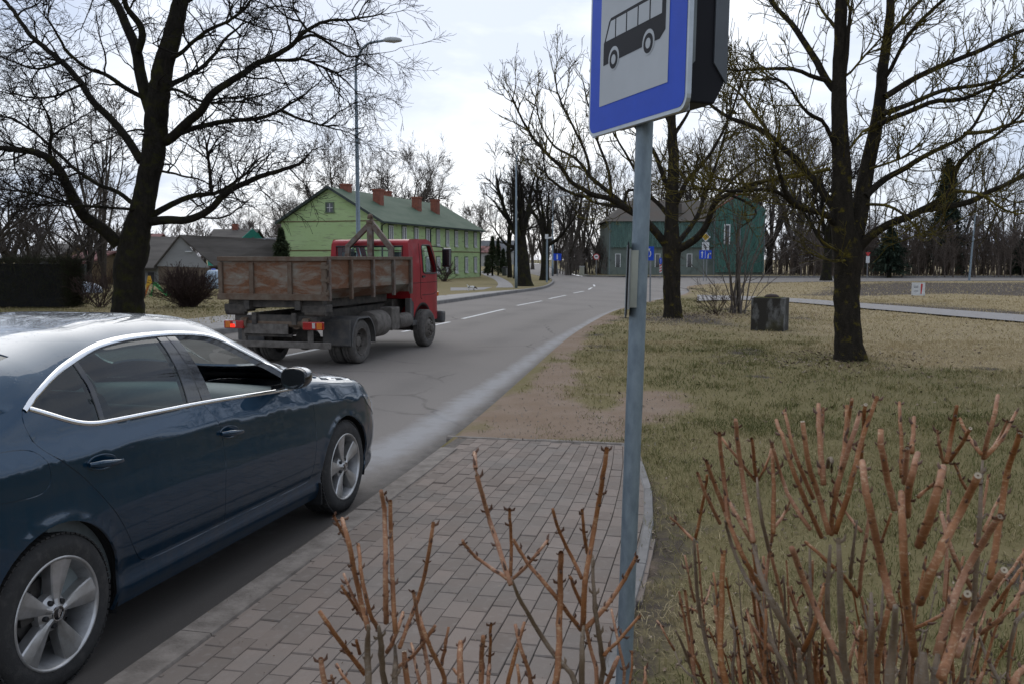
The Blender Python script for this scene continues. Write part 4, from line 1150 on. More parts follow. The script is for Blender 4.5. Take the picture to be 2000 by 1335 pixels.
# ---- big tree on the left, across the road
LT_trunk = [(250, 616, 33), (251, 600, 30), (252, 560, 28.5), (254, 519, 29), (262, 478, 29), (269, 448, 25), (281, 395, 22), (289, 351, 21), (302, 292, 22), (306, 218, 22), (316, 136, 19), (335, 78, 17), (352, 10, 15), (362, -60, 12), (372, -150, 8), (380, -230, 4)]
LT = [([(232, 478), (203, 448), (164, 425), (152, 406), (133, 363), (118, 335), (101, 312), (75, 300), (51, 294), (20, 292), (-10, 288), (-60, 300)], 12.5, 3.5, -2.0),
 ([(101, 312), (95, 290), (100, 250), (85, 215), (70, 190)], 4, 1.2, -1.0),
 ([(276, 316), (250, 273), (222, 238), (179, 199), (156, 160), (117, 117), (78, 90), (39, 43), (12, 8), (-20, -30), (-60, -60)], 8.5, 2.5, 2.5),
 ([(288, 195), (242, 172), (211, 146), (164, 137), (129, 98), (109, 58), (90, 40)], 5, 1.4, -2),
 ([(298, 230), (273, 148), (269, 98), (250, 58), (234, 23), (218, 0), (200, -60), (190, -130)], 12, 5, .8),
 ([(270, 100), (281, 66), (268, 40), (254, 23), (242, 0), (246, -60)], 7.5, 4, -.8),
 ([(285, 435), (331, 429), (367, 433), (413, 410), (445, 374), (488, 351), (523, 339), (569, 328), (590, 315), (597, 304)], 9, 1.6, -2.5),
 ([(285, 428), (331, 402), (363, 386), (400, 381), (425, 378), (456, 363), (480, 345), (500, 320)], 7.5, 1.8, 1.5),
 ([(413, 378), (409, 331), (402, 285), (408, 262)], 4, 1.2, .8),
 ([(321, 277), (337, 269), (370, 234), (394, 218), (409, 183), (445, 160), (484, 133), (530, 109), (577, 82), (597, 55), (640, 43), (694, 43), (741, 31)], 10, 1.2, -2.5),
 ([(484, 133), (527, 117), (565, 121), (585, 115), (624, 133), (663, 148), (680, 165), (698, 183)], 4, 1.0, 1.2),
 ([(577, 82), (612, 64), (647, 86), (679, 113), (710, 104), (737, 101)], 3.4, 1.0, .8),
 ([(597, 55), (570, 20), (580, -20)], 3, 1.0, .8),
 ([(325, 268), (339, 265), (390, 246), (441, 236), (507, 230), (546, 215), (562, 199), (593, 183), (624, 156)], 7, 1.2, 2.2),
 ([(546, 215), (593, 238), (644, 250), (679, 257)], 3, 1.0, .8),
 ([(318, 175), (335, 164), (374, 144), (406, 121), (433, 82), (468, 47)], 6.5, 2.0, 2.0),
 ([(325, 115), (351, 109), (390, 70), (460, 35), (488, 8), (500, -30)], 4.5, 1.5, -2.0),
 ([(320, 180), (343, 172), (380, 195), (417, 203), (468, 199), (519, 187), (565, 172)], 3.2, 1.0, -1.5),
 ([(275, 411), (257, 409), (164, 404), (129, 398), (78, 384), (0, 370), (-40, 372)], 3.4, 1.4, -3.0),
 ([(272, 405), (259, 398), (230, 374), (191, 363), (156, 339), (121, 308), (78, 269), (39, 238), (0, 230), (-40, 215)], 5, 1.4, 1.0),
 ([(292, 330), (335, 340), (370, 352), (413, 367)], 2.6, 1.2, -1.5),
 ([(301, 260), (262, 250), (200, 275), (140, 300)], 2.4, 1.0, 3.0),
 ([(160, 165), (110, 190), (60, 195), (0, 180)], 3.0, 1.0, 2.0),
 ([(120, 120), (70, 140), (20, 120), (-20, 100)], 2.6, 1.0, -2.0),
 ([(352, 10), (420, -30), (470, -60), (540, -80)], 6, 2, 1.5), ([(218, 0), (150, -30), (90, -30)], 5, 2, -1.0)]
prmL = {'trunk': [dict(dens=.9, ang=1.0, len=1.5, r=.03, step=.18, wob=.20, up=.02, kink=.12, **{'from': .35}), dict(dens=3.2, ang=.75, len=.75, r=.012, step=.13, wob=.2, kink=.12), dict(dens=4.0, ang=.7, len=.38, r=.008, step=.12, wob=.2)],
        'limb': [dict(dens=3.0, ang=.85, len=1.8, r=.028, step=.17, wob=.17, up=.015, kink=.14, tip=2, tap=.35), dict(dens=4.8, ang=.8, len=.9, r=.0125, step=.13, wob=.18, up=.0, kink=.12, tip=1), dict(dens=6.4, ang=.75, len=.48, r=.0075, step=.12, wob=.18, tip=1)]}
t, k = limb_tree('broadleaf_tree', G(251, 614, .1), G(251, 614)[1], LT_trunk, LT, prmL, 11, 'large bare tree with a thick mossy trunk on the lawn behind the car', 'tree', None, M_bark1, M_twig1, .0055, .085)
print('left tree', k)
# ---- right tree, nearest, two stems covered in yellow lichen
RT_trunk = [(1655, 704, 36), (1655, 690, 28), (1654, 660, 25), (1653, 600, 24), (1653, 540, 24.5), (1654, 500, 27), (1652, 478, 27), (1646, 450, 23), (1643, 420, 21), (1643, 362, 19), (1641, 283, 16), (1638, 220, 14.5), (1638, 157, 13), (1641, 79, 12), (1643, 0, 11), (1646, -80, 8), (1650, -160, 4)]
RT = [([(1660, 490), (1672, 450), (1682, 406), (1687, 362), (1701, 305), (1713, 252), (1723, 189), (1726, 135), (1739, 63), (1741, 0), (1748, -80), (1752, -160)], 19, 5, .5),
 ([(1638, 185), (1613, 157), (1594, 120), (1569, 82), (1547, 44), (1518, 22), (1500, 0), (1488, -40)], 8, 4, .8),
 ([(1613, 157), (1581, 149), (1556, 135), (1512, 134), (1474, 135), (1424, 135)], 5, 1.8, -.5),
 ([(1636, 300), (1619, 258), (1606, 233), (1581, 226), (1559, 201), (1544, 173), (1518, 151), (1484, 154)], 5.5, 2, -1.0),
 ([(1632, 410), (1597, 362), (1569, 327), (1550, 302), (1522, 280), (1500, 258), (1465, 245), (1427, 231), (1400, 214), (1380, 200)], 9, 3, .8),
 ([(1500, 258), (1474, 220), (1443, 176), (1415, 155)], 4, 1.8, .8),
 ([(1640, 450), (1618, 420), (1593, 414), (1562, 407), (1541, 387), (1531, 363), (1521, 325), (1514, 301), (1520, 280)], 7, 3, -1.2),
 ([(1556, 406), (1520, 372), (1480, 372), (1430, 380), (1385, 372), (1350, 372)], 4.5, 1.8, -.8),
 ([(1622, 330), (1560, 345), (1510, 352), (1450, 362), (1400, 345)], 4, 1.6, .8),
 ([(1669, 509), (1650, 508), (1627, 507)], 2.6, 2.2, -.4), ([(1665, 507), (1634, 490), (1612, 478), (1600, 466), (1600, 445), (1607, 428)], 3, 2, -.6),
 ([(1670, 495), (1690, 470), (1707, 456), (1741, 435), (1776, 425), (1800, 411), (1831, 394), (1862, 373), (1858, 342), (1879, 308), (1907, 287), (1950, 262), (1990, 230)], 10.5, 2.5, -.9),
 ([(1800, 411), (1845, 404), (1896, 397), (1931, 376), (1965, 363), (2000, 345), (2050, 322), (2090, 318)], 7.5, 3, .5),
 ([(1862, 373), (1913, 376), (1941, 394), (1965, 411), (1989, 421), (2010, 415)], 3.2, 1.5, -.5),
 ([(1690, 385), (1703, 370), (1734, 345), (1767, 330), (1798, 308), (1836, 289), (1871, 274), (1896, 252), (1927, 201), (1950, 150)], 7.5, 2, .9),
 ([(1883, 261), (1934, 258), (1971, 242), (2020, 232)], 4, 2, .4),
 ([(1715, 243), (1735, 233), (1773, 220), (1830, 195), (1861, 200), (1896, 189), (1930, 173), (1971, 164), (2010, 132)], 5.5, 2.4, -.9),
 ([(1722, 225), (1739, 217), (1776, 204), (1820, 182), (1852, 173), (1899, 170), (1946, 160), (1978, 138), (2010, 110)], 5.5, 2.4, 1.0),
 ([(1728, 190), (1742, 182), (1779, 157), (1827, 135), (1871, 116), (1915, 98), (1962, 72), (2000, 57), (2050, 40)], 7, 3.5, .2),
 ([(1730, 150), (1739, 138), (1754, 107), (1770, 72), (1792, 47), (1820, 19), (1860, -10)], 5.5, 3, -.8),
 ([(1738, 70), (1751, 53), (1776, 25), (1798, 0), (1830, -30)], 5, 3, .8),
 ([(1645, 300), (1662, 290), (1680, 262), (1700, 250)], 3.5, 2, .2), ([(1650, 150), (1665, 140), (1690, 110), (1722, 75)], 3, 1.8, -.5), ([(1640, 60), (1610, 30), (1590, -10)], 4, 2, .5), ([(1645, 170), (1656, 90), (1660, 20)], 6, 3, -.2),
 ([(1690, 400), (1740, 400), (1790, 440), (1800, 470), (1830, 450)], 3, 1.5, -1.3), ([(1700, 330), (1760, 310), (1800, 290)], 2.6, 1.4, -1.0)]
prmR = {'trunk': [dict(dens=1.6, ang=.9, len=.9, r=.014, step=.12, wob=.14, up=.10, kink=.05, **{'from': .42}), dict(dens=4.5, ang=.7, len=.38, r=.0075, step=.08, wob=.10, up=.14)],
        'limb': [dict(dens=6.6, ang=.95, len=.9, r=.0125, step=.10, wob=.12, up=.13, kink=.07, bias=.25, tip=2, tap=.25), dict(dens=7.6, ang=.75, len=.40, r=.0070, step=.07, wob=.11, up=.16, bias=.2, tip=1, kink=.05), dict(dens=4.4, ang=.7, len=.20, r=.0058, step=.06, wob=.1, up=.1)]}
t, k = limb_tree('broadleaf_tree', G(1655, 703, .1), G(1655, 703)[1], RT_trunk, RT, prmR, 21, 'bare two-stemmed tree with yellow lichen, tallest and nearest on the right lawn', 'tree', None, M_bark2, M_twig2, .0045)
print('right tree', k)
rt2 = copy_tree(t); rt2.location = (11.2, 6.2, .1); rt2.rotation_euler = (0, 0, R(140)); rt2['label'] = 'bare lichen covered tree past the right edge of the view, mirrored in the car windows'
# ---- middle tree behind the sign pole
MT_trunk = [(1313, 621, 20), (1313, 612, 17), (1312, 560, 16.5), (1311, 509, 17), (1312, 480, 19), (1312, 462, 15), (1311, 437, 13), (1313, 366, 12), (1316, 312, 10.5), (1313, 269, 9), (1311, 215, 7), (1320, 140, 4.5), (1326, 60, 2)]
MT = [([(1303, 482), (1277, 448), (1252, 423), (1230, 412), (1205, 394), (1187, 384), (1155, 380), (1137, 366), (1115, 355), (1101, 326), (1072, 301), (1043, 269), (1022, 233), (1007, 193)], 8, 1.4, -2.0),
 ([(1232, 412), (1216, 398), (1194, 380), (1173, 362), (1151, 348), (1133, 319), (1111, 301), (1079, 287), (1055, 250), (1045, 190)], 5.5, 1.3, 2.0),
 ([(1250, 423), (1237, 420), (1216, 405), (1190, 402), (1162, 396)], 4, 2.4, -1.0),
 ([(1155, 380), (1144, 387), (1104, 373), (1075, 350), (1065, 340), (1062, 300)], 4, 1.4, -.5),
 ([(1220, 400), (1223, 373), (1237, 371), (1255, 380)], 4, 2, .5), ([(1151, 348), (1150, 310), (1120, 250), (1090, 190), (1085, 150)], 3.2, 1.2, .5), ([(1194, 380), (1190, 330), (1168, 280), (1150, 210), (1140, 160)], 3.6, 1.2, .8),
 ([(1320, 490), (1338, 481), (1363, 466), (1381, 441), (1388, 416), (1395, 394), (1424, 380), (1453, 366), (1500, 355), (1560, 338)], 8.5, 2, -1.6),
 ([(1322, 478), (1331, 466), (1349, 445), (1367, 416), (1377, 384), (1388, 351), (1406, 308), (1420, 251), (1430, 200)], 6, 1.5, 1.8),
 ([(1315, 405), (1324, 394), (1341, 351), (1363, 330), (1385, 301), (1406, 269), (1431, 215), (1450, 160)], 5.5, 1.5, -1.0),
 ([(1310, 385), (1306, 373), (1288, 323), (1277, 294), (1252, 269), (1225, 230), (1200, 170)], 6, 1.5, .8), ([(1311, 430), (1290, 400), (1265, 380), (1240, 330), (1210, 280), (1180, 230)], 5, 1.4, 2.2),
 ([(1395, 394), (1430, 350), (1470, 320), (1500, 300)], 3.5, 1.3, .6), ([(1424, 380), (1470, 400), (1480, 420), (1450, 440)], 3, 1.2, -.8), ([(1311, 250), (1290, 200), (1270, 150)], 4, 1.2, .8), ([(1313, 270), (1345, 220), (1370, 160)], 4, 1.2, -.8)]
prmM = {'trunk': [dict(dens=1.4, ang=.9, len=1.3, r=.02, step=.14, wob=.15, up=.08, kink=.08, **{'from': .4}), dict(dens=4.2, ang=.7, len=.6, r=.010, step=.1, wob=.13, up=.12)],
        'limb': [dict(dens=4.2, ang=.9, len=1.3, r=.02, step=.13, wob=.14, up=.13, kink=.08, bias=.25, tip=2, tap=.3), dict(dens=5.6, ang=.7, len=.62, r=.010, step=.10, wob=.12, up=.15, bias=.2, tip=1), dict(dens=3.4, ang=.7, len=.26, r=.0075, step=.1, wob=.1, up=.12)]}
t, k = limb_tree('broadleaf_tree', G(1313, 620, .1), G(1313, 620)[1], MT_trunk, MT, prmM, 31, 'bare tree with spreading mossy limbs right behind the bus stop pole', 'tree', None, M_bark2, M_twig2, .006)
print('mid tree', k)
# ================================================================ the red hook-lift truck with a rusty skip body
TR = G(709, 712, 0)[:2]; TF = G(831, 677, 0)[:2]; tvec = (TF - TR); t_yaw = .285; TWB = 3.08
t_rt = np.array([math.cos(t_yaw), -math.sin(t_yaw)])
tw = 1.013                                       # half width to the tyre faces
tc_ = np.array([-3.512, 15.38])
truck = empty('truck', (tc_[0], tc_[1], 0), -t_yaw, 'red cab truck carrying a rusty low skip body, driving away along the road', 'truck')
M_tred = plain('faded_red_truck_paint', (.31, .012, .018), .45, 0, .3, 4, coat=.10, col2=(.23, .010, .014), spec=.3)
def rust_mat():
    m, n, l, b, o = newmat('rusted_blue_grey_steel')
    f1 = noise(n, l, 1.6, 6, .68, stretch=(1, .7, 3.2), dist=.7); f2 = noise(n, l, 14, 5, .7, stretch=(1, 1, 3)); f3 = noise(n, l, 40, 4)
    f4 = noise(n, l, .9, 3)
    rust = mix(n, l, f2, (.13, .046, .015), (.26, .115, .048)); dk = mix(n, l, f3, rust, (.07, .030, .014))
    c = mix(n, l, ramp(n, l, mul(n, l, f1, mul(n, l, f4, .35), 'ADD'), .62, .84), dk, mix(n, l, f3, (.155, .15, .125), (.25, .23, .185)))
    l.new(c, b.inputs['Base Color']); b.inputs['Roughness'].default_value = .8
    bump(n, l, b, f2, .4, .01); return m
M_rust = rust_mat()
M_rustdk = plain('dark_rusty_steel', (.09, .050, .028), .8, 0, .5, 8, .3, col2=(.13, .10, .072))
M_frame = plain('dirty_chassis_steel', (.030, .027, .024), .8, 0, .4, 8, .2, col2=(.085, .073, .06))
M_dust = plain('road_dust_grey', (.14, .125, .11), .85, 0, .4, 10, .2, col2=(.075, .065, .055))
M_tfender = plain('dusty_black_plastic', (.045, .047, .05), .6, 0, .35, 6, col2=(.1, .09, .08))
M_tyre2 = plain('dusty_truck_tyre', (.055, .05, .045), .9, 0, .35, 14, .2, col2=(.10, .09, .08))
M_tglass = glassy('cab_glass', (.82, .9, .9))
M_amber = plain('amber_lens', (.6, .16, .01), .15, 0, .2, 20, coat=.8)
M_hook = plain('worn_grey_steel', (.155, .14, .12), .6, .2, .4, 9, .2, col2=(.10, .055, .035))
def prism_y(mb, poly, x0, x1, mi=0):             # outline in (y,z), extruded across the truck
    mb.prism(poly, (x0, 0, 0), (0, 1, 0), (0, 0, 1), (1, 0, 0), x1 - x0, mi)
# chassis
mb = MB()
for s in (-1, 1): mb.box((.36 * s, 1.4, .80), (.08, 5.0, .19))
for y in (-1.0, 0.0, 1.0, 2.2, 3.2): mb.box((0, y, .80), (.7, .09, .12))
mb.build('chassis', M_frame, truck, bevel=.006, rec=True)
# skip body: floor, sloping lower sides, posts, top rails, tailgate
BY0, BY1, BX, BZ0, BZ1 = -1.08, 2.30, .965, 1.12, 1.755
bed = MB()
prism_y(bed, [(BY0, BZ0 + .16), (BY1, BZ0 + .16), (BY1, BZ1), (BY0, BZ1)], BX - .045, BX - .02)
prism_y(bed, [(BY0, BZ0 + .16), (BY1, BZ0 + .16), (BY1, BZ1), (BY0, BZ1)], -BX + .02, -BX + .045)
for s in (1, -1):                                # inward sloping lower flank
    bed.hexa([(.62 * s, BY0, BZ0 - .02), (.62 * s, BY1, BZ0 - .02), (.66 * s, BY1, BZ0 - .02), (.66 * s, BY0, BZ0 - .02), ((BX - .06) * s, BY0, BZ0 + .158), ((BX - .06) * s, BY1, BZ0 + .158), ((BX - .02) * s, BY1, BZ0 + .158), ((BX - .02) * s, BY0, BZ0 + .158)])
bed.box((0, (BY0 + BY1) / 2, BZ0 - .0), (1.26, BY1 - BY0, .04)); bed.box((0, BY1 - .02, 1.43), (2 * BX - .1, .03, .6))
skip = bed.build('skip_body', M_rust, truck, rec=True)
mb = MB()
for s in (1, -1):
    mb.box(((BX - .012) * s, (BY0 + BY1) / 2, BZ1 + .012), (.07, BY1 - BY0 + .02, .055))
mb.box((0, BY1 - .01, BZ1 + .012), (2 * BX - .1, .06, .05))
mb.build('top_rail', M_rustdk, skip, bevel=.006, rec=True)
for s in (1, -1):
    for y in (BY0 + .03, -.28, .56, 1.44, BY1 - .05):
        mb = MB(); prism_y(mb, [(y - .035, BZ0 - .03), (y + .035, BZ0 - .03), (y + .035, BZ1 - .016), (y - .035, BZ1 - .016)], (BX - .018) * s if s > 0 else -BX - .035, (BX + .035) if s > 0 else -BX + .018)
        mb.build('post', M_hook if y not in (-.28,) else M_rustdk, skip, bevel=.005, rec=True)
tg_ = MB(); yb = BY0 - .03
tg_.box((0, yb + .01, (BZ0 + BZ1) / 2 + .01), (2 * BX - .02, .03, BZ1 - BZ0 - .06))
tail_ = tg_.build('tailgate', M_rust, truck, rec=True)
mb = MB()
mb.box((0, yb - .02, BZ1), (2 * BX + .02, .06, .07)); mb.box((0, yb - .02, BZ0 + .03), (2 * BX + .04, .08, .10))
for x in (-BX + .035, -.36, .33, BX - .035): mb.box((x, yb - .02, 1.43), (.075, .05, BZ1 - BZ0 - .1))
mb.build('tailgate_frame', M_rustdk, tail_, bevel=.006, rec=True)
mb = MB()
for z in (1.22, 1.42, 1.62):
    mb = MB()
    mb.tube([(BX + .02, yb - .01, z - .045), (BX + .02, yb - .01, z + .045)], .022, 8)
    mb.box((BX - .02, yb - .05, z), (.12, .02, .04)); mb.build('hinge', M_rustdk, tail_, rec=True)
mb = MB()                                        # runners under the skip
for s in (1, -1): mb.box((.46 * s, .5, 1.02), (.10, 3.3, .15))
mb.box((0, BY0 + .1, 1.04), (1.7, .14, .12)); mb.build('skip_runner', M_frame, truck, bevel=.006, rec=True)
mb = MB()
for s in (1, -1): mb = MB(); mb.box((.70 * s, BY0 + .12, .965), (.42, .26, .12)); mb.tube([(.54 * s, BY0 + .05, .90), (.90 * s, BY0 + .05, .90)], .055, 14); mb.build('rear_roller', M_frame, truck, bevel=.01, rec=True)
pass
mb = MB(); mb.tube([(-.6, -1.0, .72), (.62, -1.0, .72)], .06, 14); mb.tube([(.36, -1.02, .72), (.36, -.9, .72)], .09, 14); mb.tube([(-.62, -1.02, .72), (-.5, -1.02, .72)], .1, 14); mb.tube([(.5, -1.02, .72), (.62, -1.02, .72)], .1, 14)
mb.build('lift_pivot', M_rustdk, truck, rec=True, autos=40)
mb = MB(); mb.tube([(-.28, -.6, .7), (-.2, 1.6, .95)], .05, 12); mb.tube([(.28, -.6, .7), (.2, 1.6, .95)], .05, 12); mb.build('hydraulic_ram', M_frame, truck, rec=True, autos=40)
# hook arm standing ahead of the skip
mb = MB()
hy = 2.40
def beam(p, q, w, d):
    p, q = np.array(p, float), np.array(q, float); t = unit(q - p); x = unit(np.cross(t, [0, 1.0, 0])); y = np.cross(x, t)
    v = [p + x * a * w + y * b * d for a, b in ((-1, -1), (1, -1), (1, 1), (-1, 1))] + [q + x * a * w + y * b * d for a, b in ((-1, -1), (1, -1), (1, 1), (-1, 1))]
    mb.hexa(v)
cx0 = .30                                       # the arm stands left of the cab's middle as seen from behind
beam((.08, hy - .03, .9), (.08, hy - .03, 2.50), .055, .05)
beam((.06, hy - .03, 2.42), (-.40, hy - .03, 2.0), .05, .04); beam((-.40, hy - .03, 2.03), (-.46, hy - .03, 1.30), .05, .04)
beam((.10, hy - .03, 2.46), (.52, hy - .03, 1.95), .055, .04); beam((.52, hy - .03, 1.98), (.52, hy - .03, 1.30), .05, .04)
mb.build('hook_arm', M_hook, truck, bevel=.008, rec=True)
mb = MB(); th = np.linspace(R(-100), R(120), 12)
mb.tube([(.08, hy - .03 + .06 * math.sin(a), 2.54 + .06 * math.cos(a)) for a in th], .035, 8); mb.tube([(.02, hy - .03, 2.46), (.14, hy - .03, 2.46)], .06, 12); mb.build('hook', M_rustdk, truck, True)
# cab: side outline extruded and rounded, real window openings
CX = .875
cab_poly = [(2.47, .98), (2.47, 2.06), (2.55, 2.14), (3.45, 2.155), (3.68, 2.09), (4.02, 1.50), (4.09, 1.30), (4.13, .62), (3.86, .50)]
arch_c, arch_r = (TWB, .37), .47
arc = [(arch_c[0] + arch_r * math.cos(t), arch_c[1] + arch_r * math.sin(t)) for t in np.linspace(R(22), R(158), 15)]
side_out = cab_poly[:8] + [(4.02, .50), (arc[0][0] + .05, .50)] + arc + [(2.62, .60), (2.62, .90), (2.47, .98)][:2]
win = [(3.12, 1.50), (3.12, 1.53), (3.12, 1.96), (3.12, 2.0), (3.16, 2.03), (3.2, 2.035), (3.5, 2.035), (3.58, 2.03), (3.63, 1.97), (3.89, 1.53), (3.90, 1.48), (3.85, 1.46), (3.6, 1.455), (3.2, 1.46)]
win = chaikin(np.array(win), 1, True)
def taper(y, z):                                # half width of the cab
    return CX - .055 * np.clip((z - 1.45) / .7, 0, 1) ** 1.5 - .10 * np.clip((y - 3.75) / .38, 0, 1) ** 2 - .02 * np.clip((2.56 - y) / .1, 0, 1)
def cab_side(s):
    V2 = []; E2 = []
    def lp(P):
        o = len(V2); P = resample(np.array(P, float), .05, True)
        for p in P: V2.append(Vector((float(p[0]), float(p[1]))))
        for i in range(len(P)): E2.append((o + i, o + (i + 1) % len(P)))
        return P
    A = lp(side_out); B = lp(win)
    a, b = np.meshgrid(np.arange(2.5, 4.15, .08), np.arange(.55, 2.15, .08)); g = np.stack([a.ravel(), b.ravel()], 1); g = g[pip(g, A) & ~pip(g, B)]
    g = g[(dist_line(g, A, True) > .03) & (dist_line(g, B, True) > .03)]
    for p in g: V2.append(Vector((float(p[0]), float(p[1]))))
    v, _, f, _, _, _ = delaunay_2d_cdt(V2, E2, [], 1, 1e-5)
    v = np.array([(q.x, q.y) for q in v]); f = np.array([q for q in f if len(q) == 3]); c = v[f].mean(1); f = f[pip(c, A) & ~pip(c, B)]
    P = np.stack([taper(v[:, 0], v[:, 1]) * s, v[:, 0], v[:, 1]], 1)
    return P, f, A, B
cb = MB()
for s in (1, -1):
    P, f, A, B = cab_side(s); cb.addq(P, f)
    # returns round the window opening
    O = np.array([(taper(p[0], p[1]) * s, p[0], p[1]) for p in B]); In = O - np.array([.05 * s, 0, 0])
    k = len(B); cb.addq(np.concatenate([O, In]), [(i, (i + 1) % k, k + (i + 1) % k, k + i) for i in range(k)])
    ar = np.array([(taper(p[0], p[1]) * s, p[0], p[1]) for p in arc]); ai = ar * np.array([0, 1, 1]) + np.array([.5 * s, 0, 0]); k = len(ar)
    cb.addq(np.concatenate([ar, ai]), [(i, i + 1, k + i + 1, k + i) for i in range(k - 1)])
def wrap(poly, name, openings=None):            # panels between the two sides, rounded across the width
    rows = []
    for (y, z) in poly:
        w = taper(y, z); rows.append([(w * q, y, z) for q in np.linspace(-1, 1, 13)])
    X = np.array(rows); k = 13; i = np.arange(len(poly) - 1)[:, None] * k; j = np.arange(k - 1)[None, :]
    return X.reshape(-1, 3), np.stack([i + j, i + j + 1, i + k + j + 1, i + k + j], -1).reshape(-1, 4)
roofp = resample(chaikin(np.array([(2.47, 2.02), (2.475, 2.06), (2.55, 2.14), (3.45, 2.155), (3.66, 2.11), (3.70, 2.06)]), 2), .05)
cb.addq(*wrap(roofp, 'roof')); cb.addq(*wrap([(4.03, 1.47), (4.09, 1.30), (4.13, .62), (4.02, .50)], 'front'))
# back wall with its window opening
yb_, zs = 2.47, (.98, 1.50, 2.0, 2.03)
for x0, x1, z0, z1 in ((-CX, CX, .98, 1.55), (-CX, -.69, 1.55, 1.98), (.69, CX, 1.55, 1.98), (-CX, CX, 1.98, 2.06)):
    n_ = 6; V = []
    for z in (z0, z1):
        for q in np.linspace(x0, x1, n_): V.append((np.clip(q, -taper(2.5, z) , taper(2.5, z)), yb_, z))
    cb.addq(V, [(i, i + 1, n_ + i + 1, n_ + i) for i in range(n_ - 1)])
for s in (1, -1):                               # front corner posts
    pts = [(3.69, 2.07), (4.03, 1.47)]; V = []
    for (y, z) in pts: w = taper(y, z) * s; V += [(w, y, z), (w - .12 * s, y + .012, z)]
    cb.addq(V, [(0, 1, 3, 2)])
cab = cb.build('cab', M_tred, truck, rec=True, autos=35)
for s in (1, -1):
    mb = MB(); P3 = [((taper(p[0], p[1]) - .03) * s, p[0], p[1]) for p in win]; mb.add(P3, [tuple(range(len(win)))]); mb.build('side_window', M_tglass, cab, rec=True)
    mb = MB(); d_ = resample(np.array([(2.98, 2.06), (2.98, .98), (3.05, .95)]), .06); mb.tube([(taper(p[0], p[1]) * s, p[0], p[1]) for p in d_], .006, 4)
    d_ = resample(np.array([(3.06, 1.03), (3.68, 1.03), (4.0, 1.1), (4.03, 1.48)]), .06); mb.tube([(taper(p[0], p[1]) * s, p[0], p[1]) for p in d_], .006, 4)
    d_ = resample(np.array([(2.49, 1.28), (4.08, 1.28)]), .06); mb.tube([(taper(p[0], p[1]) * s, p[0], p[1]) for p in d_], .005, 4)
    mb.build('door_seam', M_void, cab)
    mb = MB(); mb.box(((taper(3.1, 1.40) + .012) * s, 3.12, 1.40), (.03, .14, .045)); mb.build('door_handle', M_gblack, cab, bevel=.008, rec=True)
    mb = MB(); k_ = resample(win, .05, True); k_ = np.concatenate([k_, k_[:1]]); mb.tube([((taper(p[0], p[1]) + .002) * s, p[0], p[1]) for p in k_], .014, 6); mb.build('window_seal', M_black, cab, True)
    # black lower side and step behind the door
    mb = MB(); mb.box((.81 * s, 2.56, .74), (.12, .20, .5)); mb.box((.78 * s, 2.62, .5), (.24, .22, .10)); mb.build('cab_step', M_tfender, truck, bevel=.015, rec=True)
    mb = MB(); P_ = [((taper(p[0], p[1]) + .004) * s, p[0], p[1]) for p in arc]; Q_ = [((taper(p[0], p[1]) + .004) * s, arch_c[0] + (p[0] - arch_c[0]) * 1.09, arch_c[1] + (p[1] - arch_c[1]) * 1.09) for p in arc]; k = len(arc)
    I_ = [((taper(p[0], p[1]) - .1) * s, p[0], p[1]) for p in arc]
    mb.addq(np.array(P_ + Q_ + I_), [(i, i + 1, k + i + 1, k + i) for i in range(k - 1)] + [(i, i + 1, 2 * k + i + 1, 2 * k + i) for i in range(k - 1)]); mb.build('arch_trim', M_black, cab, True, rec=True)
    # mirrors on their arms
    mb = MB(); mb.tube([(.82 * s, 3.72, 2.02), (.98 * s, 3.84, 2.0), (1.10 * s, 3.86, 1.95)], .012, 6); mb.tube([(.84 * s, 3.9, 1.52), (1.0 * s, 3.88, 1.52), (1.10 * s, 3.86, 1.6)], .012, 6); mb.build('mirror_bracket', M_black, truck, True)
    mb = MB(); mb.box((1.11 * s, 3.86, 1.78), (.20, .09, .40)); mb.build('mirror', M_gblack, truck, bevel=.035, rec=True)
    mb = MB(); mb.box((.81 * s, 4.07, 1.02), (.05, .07, .10)); mb.build('indicator', M_amber, cab, bevel=.012, rec=True)
mb = MB(); mb.add([(-.69, 2.48, 1.55), (.69, 2.48, 1.55), (.69, 2.48, 1.98), (-.69, 2.48, 1.98)], [(0, 1, 2, 3)]); mb.build('rear_window', M_tglass, cab)
mb = MB(); q = .71; mb.tube([(-q, 2.465, 1.53), (q, 2.465, 1.53), (q, 2.465, 2.0), (-q, 2.465, 2.0), (-q, 2.465, 1.53)], .018, 6); mb.build('window_seal', M_black, cab)
mb = MB(); V = []
for (y, z) in ((3.70, 2.06), (3.87, 1.77), (4.03, 1.47)):
    w = taper(y, z) - .1; V += [(w * q, y + .012 * (1 - q * q), z) for q in np.linspace(-1, 1, 7)]
mb.addq(V, [(i * 7 + j, i * 7 + j + 1, i * 7 + 8 + j, i * 7 + 7 + j) for i in range(2) for j in range(6)]); mb.build('windscreen', M_tglass, cab, True)
for x in (-.5, .5):
    mb = MB(); mb.box((x, 2.85, 1.12), (.42, .5, .14)); mb.box((x, 2.62, 1.42), (.46, .12, .6)); mb.box((x, 2.60, 1.80), (.30, .09, .18)); mb.build('cab_seat', M_seat, cab, bevel=.03, rec=True)
mb = MB(); th = np.linspace(0, 2 * np.pi, 21); mb.tube([(-.5 + .22 * math.cos(a), 3.45 + .12 * math.sin(a), 1.52 + .19 * math.sin(a)) for a in th], .018, 6, False); mb.box((0, 3.78, 1.32), (1.45, .34, .28)); mb.build('cab_dashboard', M_dkint, cab, rec=True)
mb = MB(); mb.box((0, 3.3, 1.0), (1.6, 1.5, .06)); mb.build('cab_floor', M_void, cab)
mb = MB(); mb.box((0, 4.17, .53), (1.86, .22, .26)); mb.build('front_bumper', M_tfender, truck, bevel=.05, rec=True)
